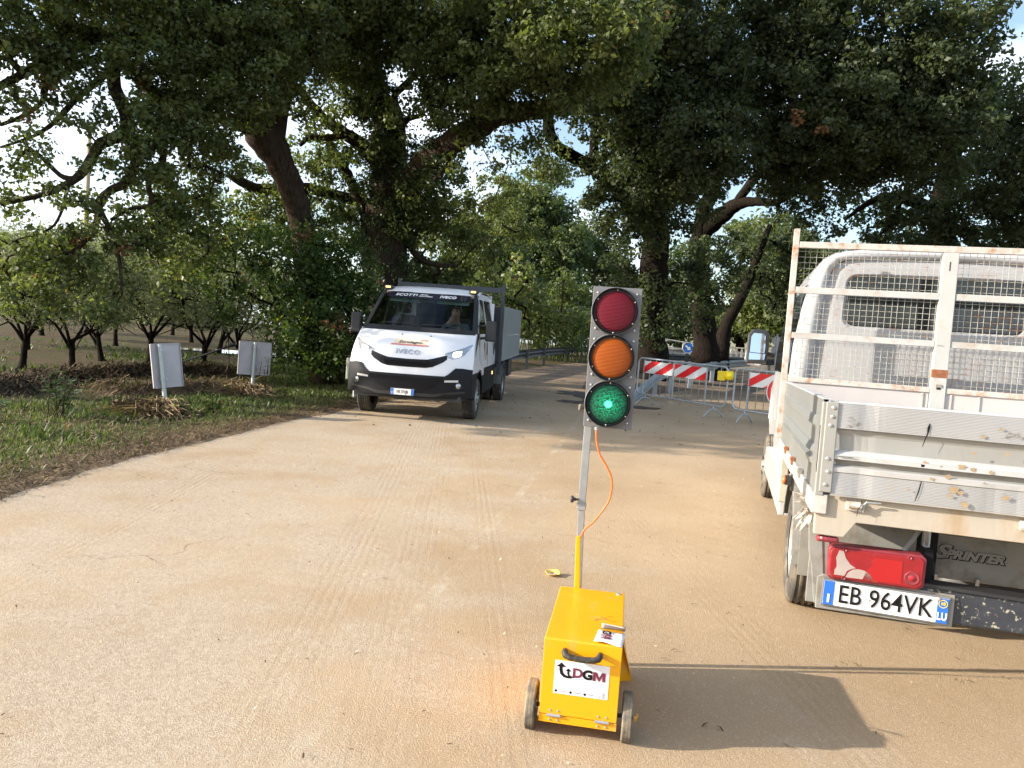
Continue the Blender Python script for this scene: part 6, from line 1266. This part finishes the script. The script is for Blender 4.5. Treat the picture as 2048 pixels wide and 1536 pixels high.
# side boards
sprof = [(1.330, .0), (1.250, .0), (1.242, -.010), (1.205, -.014), (1.198, .0), (1.185, .004), (1.120, .004), (1.112, -.006), (1.085, -.018), (1.072, .0), (1.060, .0), (1.050, -.016), (1.030, -.010), (1.022, .002), (.930, .0)]
smat = [M_alu]*14
M_side = mat('grey_side_aluminium', (.34, .36, .36), .42, .6, var=.08, vs=3, dirt=((.42, .36, .24), .62, .74, 6), stretch=(1, .4, 1))  # grey aluminium of both side boards, with tan dirt
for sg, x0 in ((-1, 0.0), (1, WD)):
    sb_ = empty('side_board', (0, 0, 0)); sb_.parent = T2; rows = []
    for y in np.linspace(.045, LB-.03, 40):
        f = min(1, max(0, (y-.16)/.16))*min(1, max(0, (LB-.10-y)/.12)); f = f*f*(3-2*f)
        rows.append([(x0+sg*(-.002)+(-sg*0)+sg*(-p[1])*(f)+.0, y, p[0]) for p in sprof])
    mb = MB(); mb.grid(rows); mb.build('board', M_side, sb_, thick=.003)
    mb = MB(); mb.bb(x0-sg*.028, x0-sg*.022, .04, LB-.03, ZB, ZT); mb.build('inner_skin', M_aluw, sb_)
    mb = MB(); mb.bb(x0-sg*.030, x0+sg*.002, .04, LB-.02, ZT, ZT+.006); mb.build('top_cap', M_aluw, sb_)
    mb = MB(); mb.bb(x0-sg*.03, x0+sg*.004, .008, .044, ZB-.008, ZT-.01); mb.build('corner_post', M_alu, sb_, bevel=.003)
    mb = MB(); mb.bb(x0+sg*.001, x0+sg*.006, .018, .026, 1.02, 1.22); mb.build('latch_slot', M_ink, sb_)
    mb = MB(); mb.bb(x0-sg*.05, x0+sg*.012, .01, LB, .845, .926); mb.build('side_rail', M_oldw, sb_, bevel=.004)
    for y in (.62, 1.10, 1.62): mb = MB(); mb.bb(x0+sg*.004, x0+sg*.022, y-.035, y+.035, .905, .945); mb.tube([(x0+sg*.018, y-.03, .935), (x0+sg*.018, y+.03, .935)], .011, 8); mb.build('hinge', M_rust if y > .7 else M_under, sb_)
    mb = MB(); mb.bb(x0+sg*.012, x0+sg*.05, 1.02-.02, 1.02+.02, .80, .85); mb.bb(x0+sg*.002, x0+sg*.018, 1.0, 1.05, .77, .86); mb.build('marker_bracket', M_rubber, sb_); 
    mb = MB(); mb.lathe([(.022, 0), (.026, .008), (.022, .018), (.001, .020)], 16, TR(x0+sg*.045, 1.02, .825) @ RY(sg*math.pi/2)); mb.build('side_marker', mat('amber_marker', (.62, .15, .04), .3), sb_, smooth=True)
# floor and inner bulkhead
mb = MB(); mb.bb(.03, WD-.03, .04, LB, .905, .928); mb.build('bed_floor', M_oldw, T2)
# rear beam
mb = MB(); mb.prism([(.004, .928), (WD-.004, .928), (WD-.004, .752), (WD-.128, .752), (WD-.172, .820), (.172, .820), (.128, .752), (.010, .752)], .030, .075); rb = mb.build('rear_beam', M_dirtw, T2, bevel=.003)
for x in (.155, .80, WD-.155): 
    mb = MB(); mb.bb(x-.030, x+.030, .012, .032, .873, .912); mb.tube([(x-.024, .008, .896), (x+.030, .008, .896)], .013, 10); mb.build('tailgate_hinge', M_rusty, rb, bevel=.002)
    mb = MB(); mb.tube([(x+.036, .012, .872), (x+.036, .004, .905), (x+.045, .002, .916), (x+.10, .002, .918)], .004, 6); mb.build('latch_rod', M_galv, rb)
# headboard
hd_ = empty('headboard', (0, LB+.02, 0)); hd_.parent = T2
for x in (.0, WD): mb = MB(); mb.bb(x-.036+(.0), x+.004, -.020, .030, .93, 2.415); mb.build('end_post', M_rusty if x == 0 else M_oldw, hd_, bevel=.003)
mb = MB(); mb.bb(.925, 1.020, -.024, .034, .93, 2.282); cp = mb.build('centre_post', M_oldw, hd_, bevel=.004)
mb = MB(); mb.bb(.9235, 1.0215, -.0255, .0, 1.44, 1.495); mb.build('rust_patch', M_rust, cp)
mb = MB(); mb.bb(.965, .970, -.026, -.0245, 2.16, 2.22); mb.bb(.94, .98, -.026, -.0245, 1.655, 1.657); mb.bb(.96, .985, -.026, -.0245, 1.36, 1.372); mb.build('scratches', M_ink, cp)
mb = MB(); mb.bb(.955, .99, -.030, -.024, 1.375, 1.395); mb.build('weld_plate', M_under, cp)
for z0, z1, m in ((2.284, 2.326, M_rusty), (1.965, 2.010, M_oldw), (1.646, 1.688, M_oldw), (1.336, 1.372, M_rusty)):
    for x0, x1 in (((.006, WD-.04),) if z0 > 2.2 else ((.006, .923), (1.022, WD-.04))): mb = MB(); mb.bb(x0, x1, -.018, .020, z0, z1); mb.build('cross_bar', m, hd_, bevel=.002)
mb = MB(); mb.bb(.006, .92, -.006, .006, .93, 1.336); mb.bb(1.02, WD-.04, -.006, .006, .93, 1.336); mb.build('lower_sheet', mat('pinkish_white_sheet', (.47, .44, .43), .5, var=.06, vs=3, dirt=((.46, .36, .27), .60, .72, 6)), hd_)
for q in (.875, 1.05, 1.22): mb = MB(); mb.bb(q, q+.012, -.014, -.006, .93, 1.33); mb.build('weld_seam', M_rusty, hd_)
M_wire = mat('rusty_mesh_wire', (.50, .48, .42), .55, .2, var=.2, vs=20, dirt=((.34, .18, .08), .54, .62, 12))
for x0, x1 in ((.012, .925), (1.02, WD-.04)):
    mb = MB(); n = int((x1-x0)/.0395)
    for k in range(1, n+1):
        x = x0+k*.0395; xx = x+.003*math.sin(k*2.1); mb.tube([(xx, .026, 1.372), (xx, .026, 2.284)], .0017, 4, False)
    z = 1.395
    while z < 2.28: mb.tube([(x0, .030, z), (x1, .030, z)], .0017, 4, False); z += .0395
    mb.build('wire_mesh', M_wire, hd_)
# cab
CB = LB+.30
cbx = empty('cab', (0, 0, 0)); cbx.parent = T2
def sect(f=0., inset=0.):
    """half outline of the van body, left side, from sill to roof centre: (x, z)"""
    P = [(.085, .45), (.070, .70), (.060, 1.05), (.050, 1.35), (.062, 1.60), (.105, 1.90), (.145, 2.08), (.175, 2.18), (.215, 2.250), (.27, 2.290), (.37, 2.313), (.60, 2.334), (.97, 2.342)]
    return [(x+inset*(1 if z < 2.28 else 0), z-inset*(1 if z > 2.15 else 0)) for x, z in P]
ys_ = [(CB, 0, 0), (CB+.02, -.008, 0), (CB+.6, .0, .01), (CB+1.7, .005, .015), (CB+2.0, .02, 0), (CB+2.25, .03, -.06)]
mb = MB(); rows = []
for y, ins, dz in ys_:
    S = sect(0, 0); L_ = [(x+ins, y, z+dz) for x, z in S]; Rr_ = [(WD-x-ins, y, z+dz) for x, z in reversed(S[:-1])]; rows.append(L_+Rr_)
# windscreen and bonnet
for y, zt in ((CB+2.6, 1.75), (CB+2.95, 1.38), (CB+3.5, 1.15), (CB+3.65, .8)):
    S = sect(); L_ = [(x+.05, y, min(z, zt-(.02 if x < .1 else 0))) for x, z in S]; Rr_ = [(WD-x-.05, y, min(z, zt-(.02 if x < .1 else 0))) for x, z in reversed(S[:-1])]; rows.append(L_+Rr_)
mb.grid(rows); mb.build('body_shell', M_cabw, cbx, smooth=True)
# rear wall: white rim, recessed panel with shading put into its grey, window openings filled with dark glass
S = sect(); rim_in = [(.150, .70), (.150, 1.10), (.166, 1.376), (.185, 1.60), (.215, 1.92), (.240, 2.10), (.262, 2.20), (.30, 2.245), (.38, 2.262), (.65, 2.275), (.97, 2.280)]
from bisect import bisect
def res(P, n=28):
    P = np.array(P, float); s = np.r_[0, np.cumsum(np.linalg.norm(np.diff(P, axis=0), axis=1))]; t = np.linspace(0, s[-1], n); return [(float(np.interp(q, s, P[:, 0])), float(np.interp(q, s, P[:, 1]))) for q in t]
def full(P): return P+[(WD-x, z) for x, z in reversed(P[:-1])]
SS = [(x, z) for x, z in S if z >= .7]
a, b = full(res(SS)), full(res(rim_in)); mb = MB()
mb.grid([[(a[i][0], CB, a[i][1]), ((a[i][0]+b[i][0])/2, CB-.018, (a[i][1]+b[i][1])/2), (b[i][0], CB-.006, b[i][1]), (b[i][0]+(.012 if b[i][0] < .9 else -.012 if b[i][0] > 1.04 else 0), CB+.030, b[i][1]-(.010 if b[i][1] > 2.1 else 0))] for i in range(len(a))]); mb.build('rear_rim', M_cabw, cbx, smooth=True)
win = []
WX0, WX1, WZ0, WZ1, wr = .385, WD-.385, 1.770, 2.140, .07
for cx, cz, a0 in ((WX0+wr, WZ0+wr, 180), (WX1-wr, WZ0+wr, 270), (WX1-wr, WZ1-wr, 0), (WX0+wr, WZ1-wr, 90)):
    for k in range(6): an = math.radians(a0+k*18); win.append((cx+wr*math.cos(an), cz+wr*math.sin(an)))
inner = [(x+(.012 if x < .9 else -.012 if x > 1.04 else 0), z-(.01 if z > 2.1 else 0)) for x, z in full(res(rim_in, 20))]
# ring between window outline and panel outline, matched by angle
cx, cz = WD/2, (WZ0+WZ1)/2
def byang(P, an):
    d = (math.cos(an), math.sin(an)); best = None
    for i in range(len(P)):
        p, q = P[i], P[(i+1) % len(P)]; ex, ez = q[0]-p[0], q[1]-p[1]; den = d[0]*ez-d[1]*ex
        if abs(den) < 1e-9: continue
        t = ((p[0]-cx)*ez-(p[1]-cz)*ex)/den; u = ((p[0]-cx)*d[1]-(p[1]-cz)*d[0])/den
        if t > 0 and -1e-6 <= u <= 1+1e-6: best = t if best is None else max(best, t)
    return (cx+d[0]*best, cz+d[1]*best)
angs = sorted(set([math.atan2(z-cz, x-cx) for x, z in win]+[math.atan2(z-cz, x-cx) for x, z in inner]+list(np.linspace(-3.14, 3.14, 40))))
rows = []
for an in angs+[angs[0]]:
    o1_, i1_ = byang(inner, an), byang(win, an); rows.append([(o1_[0], CB+.030, o1_[1]), (o1_[0]*.5+i1_[0]*.5, CB+.018, o1_[1]*.5+i1_[1]*.5), (o1_[0]*.12+i1_[0]*.88, CB+.016, o1_[1]*.12+i1_[1]*.88), (i1_[0], CB+.030, i1_[1])])
mb = MB(); mb.grid(rows); mb.build('rear_wall', mat('van_white_shaded', (.36, .365, .38), .4, var=.04, vs=2), cbx, smooth=False)
mb = MB(); mb.add([(x, CB+.031, z) for x, z in win], [tuple(range(len(win)))]); rw = mb.build('rear_window', M_tint, cbx)
mb = MB(); rows = [[(x, CB+.029, z), (cx+(x-cx)*.985, CB+.024, cz+(z-cz)*.96)] for x, z in win+[win[0]]]; mb.grid(rows); mb.build('window_seal', M_black, rw)
for z in np.linspace(1.80, 2.11, 9): pass
for z in (1.10, 1.22): mb = MB(); mb.bb(.22, WD-.22, CB+.012, CB+.022, z, z+.04); mb.build('pressed_rib', M_cabw, cbx, bevel=.008)
# side windows and door seams on both flanks
def sx(z): return float(np.interp(z, [q[1] for q in S], [q[0] for q in S]))
for sg in (-1, 1):
    X = (lambda z: sx(z)-.016) if sg < 0 else (lambda z: WD-sx(z)+.016)
    for y0, y1 in ((CB+.16, CB+.95), (CB+1.05, CB+1.95)):
        mb = MB(); mb.grid([[(X(z), y, z) for y in np.linspace(y0+.12*(z-1.38), y1, 6)] for z in np.linspace(1.38, 2.08, 9)]); mb.build('side_window', M_tint, cbx)
    mb = MB()
    for y in (CB+.08, CB+1.0): mb.grid([[(X(z)-(.001 if sg < 0 else -.001), y, z), (X(z)-(.001 if sg < 0 else -.001), y+.01, z)] for z in np.linspace(.7, 2.1, 12)])
    mb.build('door_seam', M_ink, cbx)
    # wing mirror
    wm = empty('wing_mirror', ((-.145 if sg < 0 else WD+.145), CB+1.98, 1.60), (-.13, 0, 0)); wm.parent = T2
    mb = MB(); mb.prism([(-.105, -.175), (.095, -.160), (.110, .0), (.102, .14), (.070, .175), (-.060, .180), (-.100, .12)], -.02, .07); mb.build('housing', M_black, wm, bevel=.018, seg=3)
    mb = MB(); mb.prism([(-.115, -.12), (-.085, -.175), (.03, -.185), (.05, -.165), (-.07, -.155), (-.098, -.10), (-.1, .0)], .0, .08); mb.build('amber_white_trim', M_cabw, wm, bevel=.006)
    mm = bpy.data.materials.get('mirror_silver') or None
    if mm is None: mm, n_, b_, o_ = new_mat('mirror_silver'); b_.inputs['Base Color'].default_value = (.85, .88, .9, 1); b_.inputs['Metallic'].default_value = 1; b_.inputs['Roughness'].default_value = .04
    mb = MB(); mb.prism([(-.070, -.058), (.068, -.065), (.074, .0), (.068, .110), (.045, .132), (-.045, .135), (-.066, .10)], -.026, -.020); g = mb.build('mirror_glass', mm, wm); 
    mb = MB(); mb.prism([(-.075, -.135), (.072, -.128), (.079, -.072), (-.075, -.065)], -.026, -.020); mb.build('lower_mirror', mm, wm)
    mb = MB(); mb.tube([(.06*(-sg), .03, -.05), (.17*(-sg), .05, -.07)], .022, 8); mb.build('arm', M_black, wm)
# underside, lamps, plate
mb = MB(); mb.bb(.46, .54, .35, 4.9, .58, .80); mb.bb(WD-.54, WD-.46, .35, 4.9, .58, .80); mb.bb(.46, WD-.46, 1.50, 1.60, .28, .42); mb.bb(.3, WD-.3, 5.1, 5.25, .3, .45); mb.build('chassis', M_dark, T2)
mb = MB(); mb.bb(.55, 1.45, .48, .52, .526, .735); cm = mb.build('rear_cross_panel', M_under, T2, bevel=.006)
text('raised_lettering', 'S', .088, M_under, cm, TR(.612, .474, .652) @ UP, .003, .004, .35, sx=1.25); text('raised_lettering', 'PRINTER', .054, M_under, cm, TR(.752, .474, .645) @ UP, .003, .003, .3, sx=1.15)
text('letter_shadow', 'S', .088, M_ink, cm, TR(.616, .478, .649) @ UP, .001, .0065, .35, sx=1.25); text('letter_shadow', 'PRINTER', .054, M_ink, cm, TR(.756, .478, .642) @ UP, .001, .0055, .3, sx=1.15)
mb = MB(); mb.bb(.13, .47, .30, .33, .58, .88); mb.build('mud_panel', M_under, T2)
mb = MB(); mb.bb(.47, .56, .32, .36, .55, .84); mb.build('dark_recess', M_ink, T2)
mb = MB(); mb.tube([(.38, .14, .69), (.46, .22, .79), (.52, .24, .86)], .010, 6); mb.tube([(.47, .16, .80), (.50, .24, .68)], .009, 6); mb.bb(.475, .50, .20, .24, .72, .86); mb.build('lamp_bracket', M_galv, T2)
mb = MB(); mb.prism([(.455, .68), (.475, .72), (.505, .72), (.515, .62), (.50, .58), (.455, .60)], .16, .24); mb.build('lamp_housing_box', M_ink, T2)
mb = MB(); mb.tube([(.60, .46, .55), (.605, .5, .44)], .010, 6); mb.tube([(.775, .46, .55), (.78, .5, .42)], .008, 6); mb.build('hanging_rods', M_galv, T2)
mb = MB(); mb.lathe([(.001, -.28), (.11, -.24), (.13, 0), (.11, .24), (.001, .28)], 20, TR(.97, .9, .42) @ RY(math.pi/2)); mb.build('tank', M_dark, T2, smooth=True)
mb = MB(); mb.prism([(.045, .43), (.075, .42), (.075, .56), (.06, .70), (.05, .78), (-.005, .78), (.005, .66), (.02, .60)], .115, .125); mb.bb(.01, .09, .12, .128, .43, .75); mb.build('lamp_plate', M_under, T2, bevel=.003)
# underrun bar
mb = MB(); mb.prism([(.06, .545), (.40, .575), (.9, .562), (WD-.06, .545), (WD-.06, .425), (.06, .425)], .120, .200); mb.build('underrun_bar', M_speck, T2, bevel=.008)
mb = MB(); mb.prism([(.30, .574), (.90, .563), (WD-.3, .574), (WD-.3, .586), (.9, .577), (.30, .588)], .108, .2); mb.build('bar_top_lip', M_black, T2)
pl2 = plate(T2, TR(.323, .100, .4855) @ RY(math.radians(1.0)), .488, .104, 'EB 964VK', 'LU', '10', .112, .80)
mb = MB(); mb.prism([(-.27, -.08), (.27, -.07), (.27, .07), (-.25, .075), (-.275, .06)], .010, .018); mb.build('backing_plate', M_under, pl2, bevel=.004)
mb = MB(); mb.lathe([(.006, 0), (.005, .003), (.001, .004)], 10, TR(-.062, -.003, -.005) @ RX(math.pi/2)); mb.lathe([(.008, 0), (.006, .004), (.001, .005)], 10, TR(.205, -.004, .047) @ RX(math.pi/2)); mb.build('screws', M_rusty, pl2)
M_lred = mat('tail_red', (.26, .008, .014), .35, var=.15, vs=25, coat=.4, dirt=((.30, .07, .06), .58, .75, 18)); M_lred2 = mat('tail_bright_red', (.38, .008, .012), .3, var=.06, coat=.4); M_lgrey = mat('tail_clear', (.38, .32, .30), .3, var=.1, vs=12, coat=.3); M_ldk = mat('tail_frame', (.22, .03, .04), .45, var=.3, vs=20)
for sg, xo in ((1, 0), (-1, WD)):
    X = lambda x: xo+sg*x
    tl = empty('tail_lamp', (0, 0, 0)); tl.parent = T2
    def pr(name, pts, y0, y1, m, par, bev=0.):
        P = [(X(x), z) for x, z in pts]; P = P if sg > 0 else P[::-1]; mbb = MB(); mbb.prism(P, y0, y1); return mbb.build(name, m, par, bevel=bev)
    pr('frame', [(.086, .565), (.10, .553), (.44, .556), (.466, .572), (.468, .690), (.452, .706), (.10, .704), (.082, .688)], .085, .16, M_ldk, tl, .006)
    pr('lens', [(.092, .572), (.106, .563), (.436, .566), (.456, .580), (.457, .682), (.444, .695), (.106, .694), (.090, .680)], .078, .090, M_lred, tl, .004)
    pr('brake_segment', [(.225, .572), (.235, .602), (.262, .640), (.262, .672), (.375, .672), (.375, .575)], .0765, .080, M_lred2, tl)
    pr('reversing_segment', [(.112, .577), (.112, .597), (.119, .612), (.117, .634), (.114, .650), (.124, .685), (.142, .682), (.152, .655), (.172, .630), (.196, .616), (.180, .612), (.162, .600), (.153, .577)], .0765, .080, M_lgrey, tl)
    pr('indicator_segment', [(.158, .572), (.167, .594), (.183, .608), (.205, .614), (.230, .611), (.254, .597), (.268, .574)], .0765, .080, M_lgrey, tl)
    mbb = MB(); mbb.lathe([(.030, 0), (.028, .003), (.015, .001), (.013, .004), (.001, .005)], 20, TR(X(.415), .078, .606) @ RX(math.pi/2)); mbb.build('round_reflector', M_ldk, tl)
    mbb = MB(); mbb.lathe([(.012, 0), (.001, .004)], 14, TR(X(.415), .073, .606) @ RX(math.pi/2)); mbb.build('reflector_core', M_lred2, tl)
    mbb = MB()
    for x, z in ((.146, .690), (.150, .567), (.40, .692)): mbb.lathe([(.009, 0), (.007, .005), (.003, .002), (.001, .002)], 12, TR(X(x), .078, z) @ RX(math.pi/2))
    mbb.build('screws', M_ldk, tl)
    mbb = MB(); mbb.box((X(.068), .055, .732), (.092, .035, .026)); mbb.build('small_marker', M_ldk, T2, bevel=.011)
    mbb = MB(); mbb.lathe([(.006, 0), (.001, .002)], 10, TR(X(.042), .037, .737) @ RX(math.pi/2)); mbb.build('marker_screw', M_bolt, tl)
# mudguards and wheels
M_tyre2 = mat('dusty_tyre', (.060, .057, .052), .85, var=.2, vs=10, dirt=((.24, .20, .15), .46, .75, 8), bump=.25)
for sg, xo in ((-1, 0), (1, WD)):
    IN = -sg
    wheel(T2, xo+IN*.145, 1.56, .345, .195, sg, dual=True, tmat=M_tyre2); wheel(T2, xo+IN*.375, 1.56, .345, .195, sg, dual=True, tmat=M_tyre2); wheel(T2, xo+IN*.14, 5.22, .345, .20, sg, tmat=M_tyre2)
    rows = [[(xo+IN*e, 1.56-math.cos(a)*.43, .36+math.sin(a)*.43) for e in (.03, .49)] for a in np.linspace(-.05, 2.9, 16)]
    mb = MB(); mb.grid(rows); mb.build('mudguard', M_under, T2, thick=.010)
    rows = [[(xo+IN*.03, 1.56-math.cos(a)*.43, .36+math.sin(a)*.43), (xo+IN*.03, 1.56-math.cos(a)*.385, .36+math.sin(a)*.385)] for a in np.linspace(.05, 2.9, 16)]
    mb = MB(); mb.grid(rows); mb.build('mudguard_lip', M_under, T2, thick=.006)
    mb = MB(); mb.bb(xo+IN*.06, xo+IN*.42, 1.05, 1.06, .30, .72); mb.build('mudflap', M_under, T2)
    mb = MB(); mb.bb(xo+IN*.02, xo+IN*.10, 2.3, 4.6, .38, .62); mb.build('side_skirt', M_cabw, T2, bevel=.01)
mb = MB(); mb.bb(.0, .06, 2.15, 2.45, .50, .84); mb.build('cream_box', mat('cream_panel', (.48, .45, .36), .6), T2, bevel=.01)
# frayed rag on the mudguard
mb = MB(); 
for k in range(16): a = k*.4; mb.tube([(.03, .34, .80), (.02-.05*abs(math.sin(a)), .33+.03*math.cos(a), .80-.07*math.sin(k*.9)), (.015-.075*abs(math.sin(a)), .32, .795-.09*math.sin(k*.9)-.01)], [.014, .008, .002], 5)
mb.build('frayed_rag', mat('rag_white', (.70, .64, .55), .9, var=.2, vs=20), T2)
